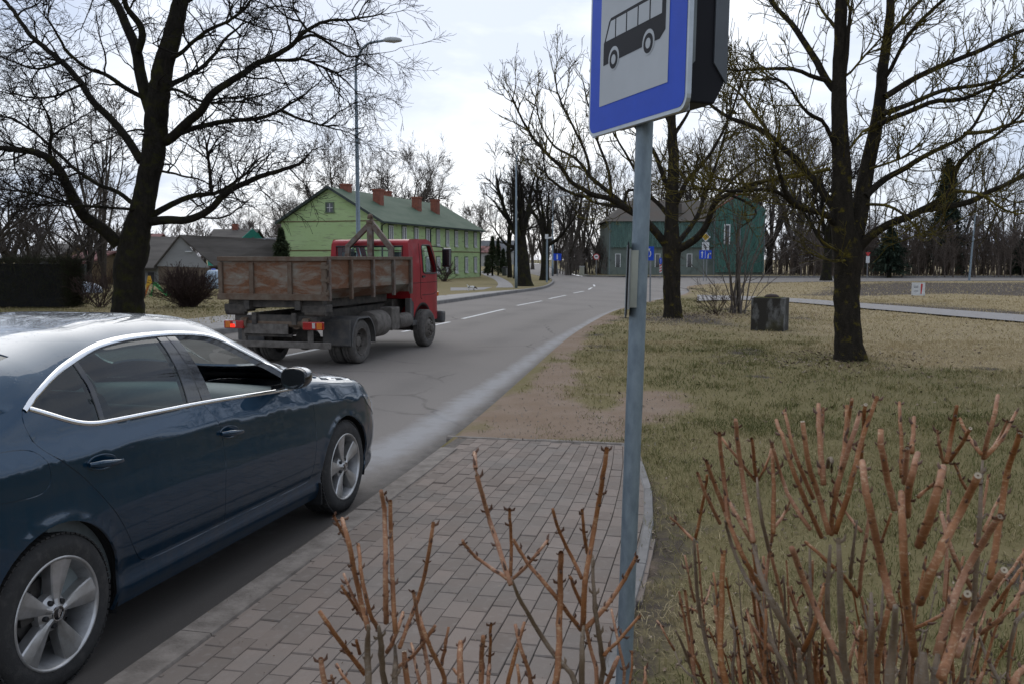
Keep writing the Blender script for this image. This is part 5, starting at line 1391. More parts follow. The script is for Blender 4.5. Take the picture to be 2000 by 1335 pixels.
# wheels
def twheel(name, dual):
    w = empty(name, (0, 0, 0)); r = .372
    m = MB()
    for o in ((0, -.25) if dual else (0,)):
        m.lathe([(.225, o - .01), (.245, o + .0), (.29, o + .012), (.335, o + .006), (.358, o - .012), (r, o - .03), (r, o - .075), (r - .012, o - .078), (r - .012, o - .088), (r, o - .09), (r, o - .13), (r - .012, o - .133), (r - .012, o - .143), (r, o - .145), (r, o - .19), (.355, o - .205), (.3, o - .22), (.23, o - .21)], (0, 0, 0), (1, 0, 0), 56)
    m.build('tyre', M_tyre2, w, autos=40)
    m = MB()
    if dual: m.lathe([(.232, -.005), (.226, .004), (.218, .0), (.212, -.03), (.205, -.10), (.18, -.13), (.10, -.135), (.095, -.09), (.085, -.06), (.0, -.055)], (0, 0, 0), (1, 0, 0), 40)
    else: m.lathe([(.232, -.005), (.226, .004), (.218, .0), (.212, -.03), (.19, -.03), (.15, .02), (.115, .045), (.11, .03), (.075, .035), (.07, .07), (.05, .085), (.0, .087)], (0, 0, 0), (1, 0, 0), 40)
    m.build('rim', M_dust, w, autos=40)
    m = MB()
    for k in range(8):
        a = R(45 * k + 10); m.lathe([(.0, -.06 if dual else .05), (.012, -.06 if dual else .05), (.014, -.14 if dual else .02)], (0, .145 * math.cos(a) if dual else .133 * math.cos(a), .145 * math.sin(a) if dual else .133 * math.sin(a)), (1, 0, 0), 8)
    m.build('wheel_nut', M_frame, w); return w
ww = [twheel('wheel', True), twheel('wheel', False)]
for w, y in ((ww[0], 0), (ww[1], TWB)):
    w.parent = truck; w.location = (tw, y, .372)
    c = copy_tree(w); c.parent = truck; c.location = (-tw, y, .372); c.rotation_euler = (0, 0, R(180))
mb = MB(); mb.tube([(-.85, 0, .372), (.85, 0, .372)], .06, 10); mb.tube([(0, -.14, .38), (0, .14, .38)], .17, 14); mb.tube([(-.85, TWB, .36), (.85, TWB, .36)], .05, 10); mb.build('axle', M_frame, truck, rec=True)
# rear mudguards, flaps, lamps, number board, under-run bar
for s in (1, -1):
    th = np.linspace(R(-8), R(188), 25); mb = MB()
    rows = [[(x * s, .46 * math.cos(t), .385 + min(.455 * math.sin(t), .40)) for t in th] for x in (1.06, 1.055, .56)]
    rows[0] = [(1.06 * s, .43 * math.cos(t), .385 + min(.425 * math.sin(t), .375)) for t in th]
    X = np.array(rows); i = np.arange(2)[:, None] * 25; j = np.arange(24)[None, :]; mb.addq(X.reshape(-1, 3), np.stack([i + j, i + j + 1, i + 25 + j + 1, i + 25 + j], -1).reshape(-1, 4))
    mb.build('mudguard', M_tfender, truck, rec=True, autos=40)
    mb = MB(); mb.box((.80 * s, -.50, .55), (.50, .02, .42)); mb.build('mud_flap', M_tfender, truck, bevel=.006, rec=True)
mb = MB(); mb.box((0, -1.05, .39), (1.95, .07, .10)); mb.box((-.6, -1.0, .52), (.08, .06, .2)); mb.box((.6, -1.0, .52), (.08, .06, .2)); mb.build('under_run_bar', M_dust, truck, bevel=.01, rec=True)
mb = MB(); mb.box((-.16, -1.07, .635), (.80, .03, .16)); mb.build('number_board', M_dust, truck, bevel=.006, rec=True)
mb = MB(); mb.box((-.15, -1.02, .53), (.86, .04, .045)); mb.box((0, -1.0, .80), (1.5, .08, .1)); mb.build('rear_crossmember', M_frame, truck, bevel=.006, rec=True)
M_lit = emis('lit_brake_lamp', (1.0, .03, .012), .7)
for x, lit in ((-.72, True), (.71, False)):
    mb = MB(); mb.box((x, -1.10, .70), (.36, .06, .13)); h_ = mb.build('tail_lamp', M_redlamp, truck, bevel=.014, rec=True)
    mb = MB(); mb.box((x - .10 if x < 0 else x + .12, -1.133, .70), (.09, .006, .10)); mb.build('indicator_lens', M_amber, h_)
    mb = MB(); mb.box((x + .02, -1.133, .705), (.05, .006, .085)); mb.build('reversing_lens', plain('clear_lens', (.5, .45, .43), .2), h_)
    if lit: mb = MB(); mb.box((x - .012, -1.134, .68), (.085, .008, .055)); mb.build('brake_lens', M_lit, h_)
# tanks and boxes along the chassis
for s in (1, -1):
    mb = MB(); mb.tube([(.80 * s, .60, .60), (.80 * s, 1.20, .60)], .24, 24); mb.build('fuel_tank', M_dust, truck, bevel=.03, rec=True, autos=40)
    mb = MB(); mb.box((.84 * s, 1.52, .66), (.28, .36, .42)); mb.build('battery_box', M_dust, truck, bevel=.025, rec=True)
    mb = MB(); mb.tube([(.82 * s, 1.78, .58), (.82 * s, 2.40, .58)], .145, 20); mb.build('air_tank', M_dust, truck, bevel=.02, rec=True, autos=40)
mb = MB(); mb.box((0, 2.9, .72), (1.1, 1.2, .5)); mb.build('engine_block', M_frame, truck, rec=True)

# ================================================================ bus stop sign
Pole_d = 3.05
pb0 = np.array([.415, 3.04, .08]); ptop = AT(1259, 250, 3.03)
lean = (ptop - AT(1218, 1335, 3.05)); 
base_p = AT(1218, 1335, 3.05); lean_u = unit(lean)
pole_base = base_p + lean_u * ((.08 - base_p[2]) / lean_u[2])
stop = empty('bus_stop_sign', pole_base, 0, 'bus stop sign, black bus on a blue bordered panel, on a leaning grey pole', 'bus stop sign')
M_galv = plain('galvanised_steel', (.22, .27, .30), .5, .45, .3, 35, .12, col2=(.15, .19, .22), stretch=(1, 1, .4))
def LP(p): return np.array(p) - pole_base
mb = MB(); q = (1.55 / lean_u[2])
Lh = (3.02 - pole_base[2]) / lean_u[2]
mb.tube([np.zeros(3), lean_u * Lh], .0285, 32); mb.build('pole', M_galv, stop, rec=True, autos=40)
# face: left edge further away, right edge nearer
fA = AT(1150, 271, 3.30); fB = AT(1342, 213, 2.66)
fx = fB - fA; fx[2] = 0; fx = unit(fx); fup = unit(np.array([lean_u[0], lean_u[1], lean_u[2]])); fup = unit(fup - fx * (fup @ fx)); fnrm = np.cross(fx, fup)      # towards the viewer's side
if fnrm[0] > 0: fnrm = -fnrm
FW = float((fB - fA) @ fx); FH = FW * 1.32
zb_ = min(fA[2], fB[2]); fo = fA + fup * 0
M_sblue = plain('sign_blue', (.018, .072, .50), .5, 0, .1, 10, spec=.2)
M_swhite = plain('reflective_sign_grey', (.44, .46, .47), .5, 0, .08, 5, spec=.2)
M_sblack = plain('sign_black', (.010, .010, .013), .55, 0, .1, spec=.15)
M_salu = plain('sign_edge_aluminium', (.42, .45, .47), .35, .5, .15, 20)
def rrect(w, h, r, x0=0, y0=0, n=6):
    o = []
    for cx, cy, a0 in ((w - r, r, -90), (w - r, h - r, 0), (r, h - r, 90), (r, r, 180)):
        for t in np.linspace(a0, a0 + 90, n + 1): o.append((x0 + cx + r * math.cos(R(t)), y0 + cy + r * math.sin(R(t))))
    return o
o_l = LP(fo)
def face(poly, d, t, name, mat, par):           # thin plate standing d in front of the panel back plane
    m = MB(); m.prism(poly, o_l + fnrm * d, fx, fup, fnrm, t); return m.build(name, mat, par, rec=True)
panel = face(rrect(FW, FH, .045), -.012, .014, 'sign_panel', M_salu, stop)
face(rrect(FW - .024, FH - .024, .035, .012, .012), .0025, .0008, 'blue_border', M_sblue, panel)
bx = .075 * FW / .68 + .012
ix0, ix1, iy0 = FW * .135, FW * .835, FH * .108
ipoly = [(ix0, iy0), (ix1, iy0), (ix1, FH - iy0), (ix0, FH - iy0)]
face(ipoly, .0040, .0008, 'white_field', M_swhite, panel)
# bus pictogram, traced in panel units (0..1 across the white field from its lower left, unit = field width)
U = ix1 - ix0
def pu(P): return [(ix0 + a * U, iy0 + b * U) for a, b in P]
def disc(c, r, n=28): return [(c[0] + r * math.cos(t), c[1] + r * math.sin(t)) for t in np.linspace(0, 2 * np.pi, n, endpoint=False)]
by = .295
body_o = [(.055, by - .01), (.055, by + .145), (.07, by + .165), (.135, by + .285), (.165, by + .305), (.925, by + .305), (.955, by + .285), (.955, by + .045), (.885, by + .0), (.80, by + .0)]
face(pu(body_o), .0052, .0005, 'bus_picture', M_sblack, panel)
wins = [[(.09, by + .155), (.235, by + .155), (.235, by + .282), (.165, by + .282)]] + [[(a, by + .155), (a + .15, by + .155), (a + .15, by + .282), (a, by + .282)] for a in (.253, .421, .589, .757)]
for w_ in wins: face(pu(w_), .0058, .0004, 'picture_window', M_swhite, panel)
for c_ in (.225, .735):
    face(pu(disc((c_, by + .012), .083)), .0058, .0004, 'picture_arch', M_swhite, panel)
    face(pu(disc((c_, by + .004), .065)), .0063, .0004, 'picture_wheel', M_sblack, panel)
    face(pu(disc((c_, by + .004), .034)), .0068, .0004, 'picture_hub', M_swhite, panel)
mb = MB(); mb.prism([(0, 0), (FW - .02, 0), (FW - .02, FH), (0, FH)], o_l + fx * .01 - fnrm * .0125 + fup * .0, fx, fup, -fnrm, .001)
mb.build('panel_back', M_salu, panel)
# box behind: black housing with a grey side strip, chamfered foot
mb = MB()
dpt = .12
foot = [(.0, .0)]
mb.prism([(.012, 0.03), (dpt, .03), (dpt + .035, .10), (dpt + .035, FH), (.012, FH)], o_l + fx * .03, -fnrm, fup, fx, FW - .075)
hs = mb.build('housing', M_sblack, stop, bevel=.006, rec=True)
mb = MB()
mb.prism([(.0125, .115), (.045, .15), (.045, FH), (.0125, FH)], o_l + fx * (FW - .0448), -fnrm, fup, fx, .006); mb.build('side_strip', plain('strip_grey', (.13, .15, .155), .5), hs, rec=True)
mb = MB()
mb.prism([(dpt - .01, .15), (dpt + .036, .09), (dpt + .036, FH), (dpt - .01, FH)], o_l + fx * (FW - .0448), -fnrm, fup, fx, .006); mb.build('side_strip', plain('strip_dark_grey', (.075, .085, .095), .5), hs, rec=True)
# timetable board on the pole, seen edge on
def pole_at(z): return lean_u * ((z - pole_base[2]) / lean_u[2])
zt0, zt1 = float(AT(1228, 602, 3.03)[2]), float(AT(1236, 487, 3.03)[2])
mb = MB(); c0, c1 = pole_at(zt0), pole_at(zt1)
ftd = unit(np.array([fnrm[0], fnrm[1], 0])); ftx = unit(np.array([fx[0], fx[1], 0]))
vw = unit(np.array([pole_base[0], pole_base[1], 0])); side_l = np.array([-vw[1], vw[0], 0])
bl = -side_l if side_l[0] > 0 else side_l
nb_ = unit(bl + vw * .012)
def slab(p0, p1, a0, a1, b0, b1, name, mat, par, bev=None):
    m = MB(); ax, ay = nb_, unit(np.cross(nb_, [0, 0, 1.0]))
    if ay[1] > 0: ay = -ay
    v = []
    for p in (p0, p1): v += [p + ax * a0 + ay * b0, p + ax * a1 + ay * b0, p + ax * a1 + ay * b1, p + ax * a0 + ay * b1]
    m.hexa(v); return m.build(name, mat, par, rec=True, bevel=bev)
tb_ = slab(c0, c1, .030, .034, -.10, .10, 'timetable_board', M_salu, stop)
slab(c0 + lean_u * .004, c1 - lean_u * .004, .004, .0265, .01, .05, 'clamp', plain('pale_clamp', (.40, .41, .35), .5), tb_)
slab(c0 + lean_u * .002, c1 - lean_u * .002, .0270, .0295, -.08, .10, 'board_frame', plain('pale_frame', (.36, .37, .33), .5), tb_)
slab(c0 - lean_u * .022, c1 + lean_u * .012, .0400, .0425, -.15, .13, 'backing_plate', plain('pale_plate', (.36, .40, .40), .5), tb_)
slab(c0 - lean_u * .026, c1 + lean_u * .022, .0370, .0395, -.15, .15, 'board_face', M_sblack, tb_)
# ================================================================ pruned shrubs in the foreground
def cane_mat(name, c1, c2, lent):
    m, n, l, b, o = newmat(name)
    f = noise(n, l, 55, 5, .65, stretch=(1, 1, .25)); f2 = noise(n, l, 210, 3, .7, stretch=(.5, .5, 1.6))
    c = mix(n, l, ramp(n, l, f, .3, .7), c1, c2)
    c = mix(n, l, mul(n, l, ramp(n, l, f2, .54, .66), .6), c, lent)
    oi = n.new('ShaderNodeObjectInfo'); hs = n.new('ShaderNodeHueSaturation'); mv = n.new('ShaderNodeMapRange'); mv.inputs['To Min'].default_value = .78; mv.inputs['To Max'].default_value = 1.15; l.new(oi.outputs['Random'], mv.inputs['Value']); l.new(mv.outputs[0], hs.inputs['Value'])
    ms = n.new('ShaderNodeMapRange'); ms.inputs['To Min'].default_value = 1.12; ms.inputs['To Max'].default_value = .90; l.new(oi.outputs['Random'], ms.inputs['Value']); l.new(ms.outputs[0], hs.inputs['Saturation']); l.new(c, hs.inputs['Color']); c = hs.outputs[0]
    l.new(c, b.inputs['Base Color']); b.inputs['Roughness'].default_value = .6; b.inputs['Specular IOR Level'].default_value = .3
    bump(n, l, b, mul(n, l, f, f2, 'ADD'), .35, .002); return m
M_cane = cane_mat('reddish_brown_cane', (.33, .150, .066), (.19, .078, .034), (.48, .34, .20))
M_oldw = cane_mat('grey_brown_stem', (.215, .155, .10), (.12, .086, .057), (.24, .215, .18))
M_bud = plain('dark_bud', (.125, .060, .034), .7, 0, .4, 60)
M_cut = plain('pale_cut_wood', (.46, .38, .27), .8, 0, .3, 60)
M_pith = plain('brown_pith', (.11, .06, .03), .9)
class Shrub:
    def __init__(s, name, base, label, seed, rb):
        s.root = empty(name, base, 0, label, 'shrub'); s.b = np.array(base); s.r = np.random.default_rng(seed); s.old = MB(); s.rb = rb; s.n = 0
        s.fine = MB()
    def cane(s, pts, rpx, zoom, off, cut, grey, toground, depth):
        P = [(off[0] + x / zoom, off[1] + y / zoom) for x, y in pts]; rpx = rpx if rpx < 11 else 11 + (rpx - 11) * .68
        d0 = depth; Q = []
        for i, (x, y) in enumerate(P):
            Q.append(AT(x, y, d0 + .05 * math.sin(i * 1.7 + s.n)) - s.b)
        Q = np.array(Q); r = rpx / zoom * d0 / FPX
        rr = np.interp(np.linspace(0, 1, len(Q)), [0, .75, 1], [r * 1.12, r * .95, r * (.55 if grey else .86)])
        if toground:
            g = np.array([s.r.normal(0, s.rb), s.r.normal(0, s.rb), -.04]); q0 = Q[0]
            mid = q0 * .55 + g * .45 + np.array([0, 0, .06])
            Q = np.concatenate([[g, mid], Q]); rr = np.concatenate([[r * 1.5, r * 1.3], rr])
        X, xr = smoothP(Q, rr, .022); n = 12 if r > .004 else 8
        X = X + s.r.normal(0, .0004, X.shape)
        if grey:
            s.old.tube(X, xr * (1 + .06 * s.r.normal(size=len(xr))), n, True); mb = s.old
        else:
            mb = MB(); xx = xr * (1 + .02 * s.r.normal(size=len(xr)))
            mb.tube(X, xx, n, True)
        # paired nodes with buds
        d = np.concatenate([[0], np.cumsum(np.linalg.norm(np.diff(X, axis=0), axis=1))]); L = d[-1]; x = s.r.uniform(.01, .03); a0 = s.r.uniform(0, 6)
        lo = 0 if not toground else L * .35
        while x < L - .006:
            if x > lo and not (grey and s.r.random() < .5):
                i = min(np.searchsorted(d, x), len(X) - 1); t = unit(X[min(i + 1, len(X) - 1)] - X[max(i - 1, 0)]); R_ = xr[i]
                u_ = unit(np.cross(t, [.3, .5, .1])); v_ = np.cross(t, u_); a0 += 1.57
                k = 6
                ring = np.linspace(-1, 1, 5)
                mb.tube([X[i] + t * q * .005 for q in ring], [R_ * .98, R_ * 1.05, R_ * 1.11, R_ * 1.05, R_ * .98], n, False, 0)
                for sg in (-1, 1):
                    if s.r.random() < .8:
                        dr = sg * (math.cos(a0) * u_ + math.sin(a0) * v_); h = s.r.uniform(.6, 1.25)
                        p0 = X[i] + dr * R_ * .8; 
                        mb.tube([p0, p0 + dr * .004 * h + t * .003, p0 + dr * .006 * h + t * .009 * h], [.0016 * h, .0020 * h, .0004], 6, False, 1 if not grey else 0)
            x += s.r.uniform(.028, .06)
        if grey: return
        if cut:
            t = unit(X[-1] - X[-2]); u_ = unit(np.cross(t, [.2, .9, .1])); v_ = np.cross(t, u_); th = np.linspace(0, 2 * np.pi, 14, endpoint=False); tl = s.r.normal(0, .25)
            e = X[-1] + t * .0008; e2 = X[-1] + t * .0016
            mb.add([e + (u_ * math.cos(q) + v_ * math.sin(q)) * xr[-1] * .97 + t * .0006 for q in th], [tuple(range(14))], 2)
            mb.add([e2 + (u_ * math.cos(q) + v_ * math.sin(q)) * xr[-1] * .3 for q in th], [tuple(range(14))], 3)
        s.n += 1
        mb.build('cane', [M_cane, M_bud, M_cut, M_pith], s.root, True)
    def done(s):
        s.old.build('stems', M_oldw, s.root, True)
def run(sh, lst, zoom, off, bottom, dep):
    for e in lst:
        pts, r = e[0], e[1]; fl = e[2] if len(e) > 2 else ''
        P = pts
        d = dep(r) + sh.r.uniform(-.02, .02)
        sh.cane(P, r, zoom, off, 'c' in fl, 'g' in fl, P[0][1] >= bottom - 5, d)
LS = [([(275, 1335), (262, 1200), (268, 1080)], 17, 'g'), ([(268, 1095), (230, 950), (200, 800), (175, 690), (155, 615)], 11.5, 'c'), ([(165, 690), (148, 660), (118, 600)], 7), ([(330, 1335), (325, 1150), (312, 1080)], 15, 'g'),
 ([(312, 1095), (280, 1040), (245, 920), (225, 730)], 9.5, 'c'), ([(345, 1065), (345, 900), (340, 700), (342, 560), (325, 490)], 11), ([(388, 1110), (372, 900), (368, 700), (365, 545)], 10), ([(405, 1175), (455, 1040), (500, 920), (535, 760), (550, 640)], 9),
 ([(540, 1335), (520, 1200), (480, 1030), (465, 935)], 9), ([(255, 1290), (190, 1210), (110, 1100), (55, 1015)], 10.5), ([(250, 1055), (200, 980), (150, 905)], 7), ([(245, 1040), (190, 930), (160, 850)], 7), ([(75, 1335), (60, 1235)], 13, 'c'), ([(190, 1335), (150, 1290), (130, 1250)], 7),
 ([(668, 1335), (672, 1160)], 17, 'c'), ([(760, 1335), (765, 1200), (770, 1130)], 12), ([(625, 1335), (560, 1220), (520, 1130), (492, 1040)], 10), ([(590, 1250), (605, 1170), (620, 1085)], 8), ([(350, 1195), (390, 1120), (422, 1020)], 9),
 ([(1205, 1335), (1120, 1250), (1020, 1120), (940, 980), (898, 880)], 11, 'g'), ([(892, 900), (840, 740), (800, 620), (765, 500), (740, 400), (733, 325)], 10.5), ([(875, 872), (780, 810), (720, 760), (678, 705)], 8), ([(892, 860), (895, 700), (887, 575)], 7.5), ([(900, 872), (960, 820), (1010, 760), (1050, 705)], 7.5),
 ([(1198, 1095), (1120, 990), (1030, 880), (960, 800), (905, 700)], 9.5), ([(1205, 1335), (1203, 1200), (1210, 1080)], 14, 'g'), ([(1208, 1085), (1215, 900), (1240, 750), (1270, 590), (1295, 420), (1313, 312)], 11.5), ([(1215, 1095), (1300, 1010), (1370, 910), (1438, 785)], 10),
 ([(1100, 1335), (1105, 1100), (1108, 900), (1112, 765)], 15), ([(1205, 870), (1150, 760), (1100, 660), (1075, 568)], 8), ([(1205, 990), (1165, 900), (1155, 865)], 8), ([(1300, 1335), (1290, 1180), (1260, 1000), (1248, 770)], 11, 'g'), ([(1228, 760), (1212, 680), (1204, 580)], 7.5),
 ([(995, 1335), (940, 1200), (912, 1075)], 9), ([(880, 1335), (910, 1200), (952, 1065)], 9), ([(1300, 1205), (1380, 1130), (1452, 1040)], 8), ([(1290, 1335), (1240, 1180), (1222, 1090)], 9), ([(430, 1335), (426, 1195)], 14, 'c'), ([(795, 1300), (803, 1180), (805, 1075)], 7), ([(1310, 1335), (1345, 1260), (1362, 1215)], 10),
 ([(1405, 1335), (1370, 1180), (1330, 1005)], 6.5), ([(495, 1335), (475, 1250), (458, 1155)], 7), ([(1482, 1335), (1480, 1260)], 6), ([(1420, 1335), (1425, 1200)], 5.5), ([(400, 1260), (480, 1200), (560, 1080)], 8), ([(120, 1335), (105, 1300)], 7), ([(230, 1200), (215, 1140)], 8), ([(930, 1335), (920, 1250)], 7), ([(380, 1335), (390, 1230), (384, 1160)], 13, 'g'), ([(700, 1335), (640, 1270)], 8), ([(790, 1335), (800, 1250)], 9)]
base1 = np.array([-.02, 1.22, .1])
s1 = Shrub('shrub', base1, 'cut back shrub of bare reddish canes standing before the brick pavement, left of the pole', 3, .10)
run(s1, LS, 2.244, (600, 740), 1335, lambda r: 1.34 - .012 * (r - 8)); s1.done()
RS = [([(1150, 990), (1100, 820), (1060, 620), (1025, 450), (1008, 325)], 20, 'c'), ([(1245, 1200), (1210, 1000), (1195, 780), (1187, 560), (1185, 468)], 21, 'c'), ([(1268, 705), (1320, 560), (1350, 450), (1375, 352)], 23, 'c'), ([(1270, 965), (1330, 800), (1400, 650), (1470, 520), (1532, 390)], 23, 'c'),
 ([(1345, 1210), (1400, 1000), (1470, 830), (1560, 680), (1628, 575)], 20, 'c'), ([(1365, 1300), (1420, 1150), (1468, 980), (1485, 925)], 25, 'c'), ([(1430, 1200), (1500, 1060), (1580, 920), (1648, 820)], 22, 'c'), ([(1155, 545), (1120, 400), (1097, 280), (1090, 180)], 16, 'c'), ([(1212, 570), (1217, 430), (1238, 380), (1257, 290)], 18, 'c'), ([(1200, 420), (1210, 270)], 14, 'c'),
 ([(960, 1335), (880, 1180), (800, 1000), (730, 830), (690, 718)], 17), ([(1590, 860), (1630, 600), (1660, 380), (1722, 205)], 15, 'c'), ([(1672, 1335), (1745, 1255)], 18), ([(1120, 1335), (1145, 1200), (1160, 980)], 28, 'g'), ([(1290, 1335), (1285, 1190)], 38, 'g'), ([(1330, 1335), (1350, 1200)], 26, 'g'),
 ([(860, 655), (800, 450), (760, 330), (735, 148)], 12.5, 'c'), ([(868, 655), (870, 560), (900, 420), (930, 260), (938, 85)], 11, 'c'), ([(880, 470), (950, 260), (992, 118)], 12, 'c'), ([(885, 650), (960, 420), (1010, 200), (1072, 45)], 12, 'c'), ([(832, 430), (812, 200), (808, 66)], 12, 'c'), ([(815, 385), (825, 240), (830, 95)], 8), ([(928, 230), (950, 120), (962, 45)], 9), ([(1000, 310), (1012, 180), (1022, 70)], 9.5, 'c'),
 ([(822, 665), (720, 440), (660, 260), (618, 138)], 10), ([(785, 490), (700, 300), (658, 105)], 9), ([(772, 635), (690, 520), (640, 400), (600, 255)], 9), ([(512, 690), (480, 500), (450, 300), (433, 138)], 11), ([(402, 605), (380, 400), (357, 205)], 10), ([(392, 575), (340, 430), (302, 328)], 9.5), ([(362, 605), (300, 480), (263, 385)], 8), ([(720, 1170), (600, 980), (540, 830), (510, 680)], 14, 'g'),
 ([(552, 905), (470, 770), (410, 620), (388, 560)], 11), ([(512, 695), (430, 560), (398, 495)], 9), ([(545, 955), (450, 800), (400, 650), (385, 595)], 9, 'g'), ([(360, 1335), (370, 1000), (378, 745)], 14), ([(350, 1335), (290, 1120), (255, 900), (245, 675)], 9, 'g'), ([(245, 685), (180, 620), (138, 578)], 6.5), ([(248, 680), (290, 500), (305, 388)], 7),
 ([(600, 760), (575, 700), (540, 520), (530, 400)], 9, 'g'), ([(530, 410), (515, 300), (508, 225)], 8), ([(525, 415), (440, 310), (368, 215)], 6.5), ([(535, 410), (580, 330), (600, 250)], 6), ([(602, 650), (606, 450), (600, 255)], 9.5), ([(605, 630), (660, 560), (686, 495)], 7), ([(565, 870), (585, 750), (604, 635)], 8),
 ([(985, 935), (920, 840), (860, 790), (758, 695)], 9), ([(990, 930), (1020, 700), (1042, 555)], 9), ([(720, 1335), (722, 1175)], 16, 'g'), ([(740, 1180), (790, 1080), (832, 890)], 11), ([(700, 1335), (600, 1160), (540, 955)], 11, 'g'), ([(1185, 400), (1186, 200), (1175, 65)], 8.5), ([(1232, 285), (1242, 125)], 10, 'c'), ([(1388, 330), (1415, 200), (1437, 75)], 10), ([(1400, 330), (1450, 260), (1497, 175)], 9, 'c'), ([(1375, 330), (1360, 270), (1350, 195)], 7),
 ([(1510, 1000), (1540, 600), (1552, 320)], 11, 'g'), ([(1555, 310), (1600, 130), (1622, 25)], 10), ([(1562, 310), (1650, 220), (1702, 105)], 8.5), ([(1548, 290), (1490, 220), (1448, 128)], 8.5), ([(1585, 280), (1630, 220), (1662, 145)], 6.5), ([(1482, 450), (1450, 400), (1428, 335)], 7), ([(1535, 945), (1460, 830), (1400, 700), (1368, 565)], 11), ([(1545, 1105), (1660, 1020), (1720, 930), (1745, 870)], 10), ([(1235, 1085), (1340, 1040), (1382, 1008)], 8),
 ([(1645, 1335), (1570, 1220), (1538, 1115)], 9, 'g'), ([(1560, 640), (1600, 540), (1660, 440)], 7), ([(1005, 1335), (1000, 1230), (1005, 1095)], 13), ([(800, 1335), (795, 1240), (800, 1145)], 10), ([(630, 1335), (605, 1280), (588, 1235)], 10), ([(245, 960), (225, 860), (205, 750)], 6), ([(155, 1180), (115, 1110), (78, 1045)], 5), ([(285, 1335), (190, 1270), (150, 1165)], 5, 'g'), ([(405, 1335), (440, 1130), (405, 985)], 7, 'g'), ([(458, 1335), (445, 1230), (428, 1145)], 8),
 ([(610, 1190), (500, 1070), (485, 1038)], 9), ([(1262, 485), (1300, 445), (1335, 425)], 8), ([(1745, 735), (1680, 820), (1615, 905)], 7), ([(925, 1335), (912, 1000), (900, 690)], 20, 'g'), ([(955, 850), (960, 760), (985, 590)], 9, 'g'), ([(870, 1335), (845, 1000), (862, 700)], 13, 'g'), ([(1060, 1335), (1100, 1100), (1130, 980)], 15), ([(1040, 1335), (1050, 1100), (1048, 920)], 15, 'g'), ([(760, 1335), (775, 1000), (770, 720)], 10, 'g'), ([(1440, 1335), (1480, 1300), (1560, 1335)], 9, 'g'), ([(1745, 1010), (1690, 1060), (1660, 1335)], 9, 'g'), ([(1600, 1000), (1700, 850), (1745, 790)], 8), ([(1380, 960), (1390, 760), (1398, 470)], 8), ([(1520, 700), (1560, 520), (1580, 395)], 7), ([(700, 1000), (720, 940), (740, 930)], 6),
 ([(850, 350), (862, 300), (875, 335), (868, 375)], 9, 'g'), ([(20, 1335), (22, 1265)], 6), ([(500, 1335), (495, 1250), (497, 1150)], 5), ([(540, 1335), (560, 1240), (575, 1170)], 6, 'g'), ([(350, 1160), (352, 980), (335, 830)], 6), ([(255, 1010), (300, 960), (320, 890)], 5), ([(250, 1000), (215, 985), (195, 980)], 4.5), ([(1000, 640), (930, 560), (880, 470)], 7), ([(1130, 870), (1060, 790), (1140, 560)], 7), ([(660, 1335), (780, 1140), (860, 900)], 7, 'g'), ([(1180, 1335), (1220, 1100), (1260, 940)], 12, 'g')]
base2 = np.array([.62, 1.18, .1])
s2 = Shrub('shrub', base2, 'cut back shrub with thick sawn canes on the grass right of the pole', 8, .13)
def dep2(r): return 1.46 - .022 * (min(r, 24) - 5)
run(s2, RS, 2.321, (1250, 760), 1335, dep2); rr_ = np.random.default_rng(99)
for k in range(100):
    x1, y1 = rr_.uniform(120, 1740), rr_.uniform(700, 1290); x0 = x1 + (1000 - x1) * .12 + rr_.normal(0, 40); r_ = rr_.uniform(4, 8.5)
    s2.cane([(x0, 1400), ((x0 + x1) / 2 + rr_.normal(0, 14), (1400 + y1) / 2), (x1, y1)], r_, 2.321, (1250, 760), False, rr_.random() < .35, True, dep2(r_) + rr_.uniform(-.1, .1))
s2.done()
print('canes', s1.n, s2.n)
# ================================================================ buildings
def wood_mat(name, c, c2, worn, sc=.9, board=9.0, wl=(.60, .72)):
    m, n, l, b, o = newmat(name)
    tc = n.new('ShaderNodeTexCoord'); sp = n.new('ShaderNodeSeparateXYZ'); l.new(tc.outputs['Object'], sp.inputs[0])
    z = mul(n, l, sp.outputs['Z'], board); fr = n.new('ShaderNodeMath'); fr.operation = 'FRACT'; l.new(z, fr.inputs[0])
    f1 = noise(n, l, sc, 6, .7, stretch=(1, 1, 7)); f2 = noise(n, l, .35, 4, stretch=(1, 1, 2)); f3 = noise(n, l, 6, 4, .6, stretch=(.3, .3, 6))
    cc = mix(n, l, ramp(n, l, f2, .3, .7), c, c2); cc = mix(n, l, mul(n, l, ramp(n, l, f3, .45, .75), .3), cc, tuple(x * .7 for x in c))
    cc = mix(n, l, mul(n, l, ramp(n, l, f1, *wl), ramp(n, l, f3, .3, .55)), cc, worn)
    l.new(cc, b.inputs['Base Color']); b.inputs['Roughness'].default_value = .75
    bump(n, l, b, fr.outputs[0], .6, .02); return m
M_green = wood_mat('peeling_green_boards', (.37, .50, .225), (.42, .55, .275), (.20, .19, .14), .9, 9.0, (.545, .66))
M_broof = plain('green_metal_roof', (.055, .090, .058), .8, 0, .25, .8, .1, col2=(.085, .118, .080), stretch=(.4, .4, 3), spec=.2)
M_dkgreen = plain('dark_green_trim', (.025, .04, .035), .6)
M_brown = plain('brown_trim', (.13, .085, .035), .7)
M_brick = plain('red_brick', (.26, .085, .05), .85, 0, .4, 5, .3, col2=(.17, .06, .04))
M_wwhite = plain('white_window_paint', (.62, .63, .62), .5, 0, .12, 6)
M_pane = plain('dark_window_pane', (.025, .03, .034), .06, 0, .2, 3, spec=.7)
M_casing = plain('grey_green_casing', (.11, .15, .09), .7)
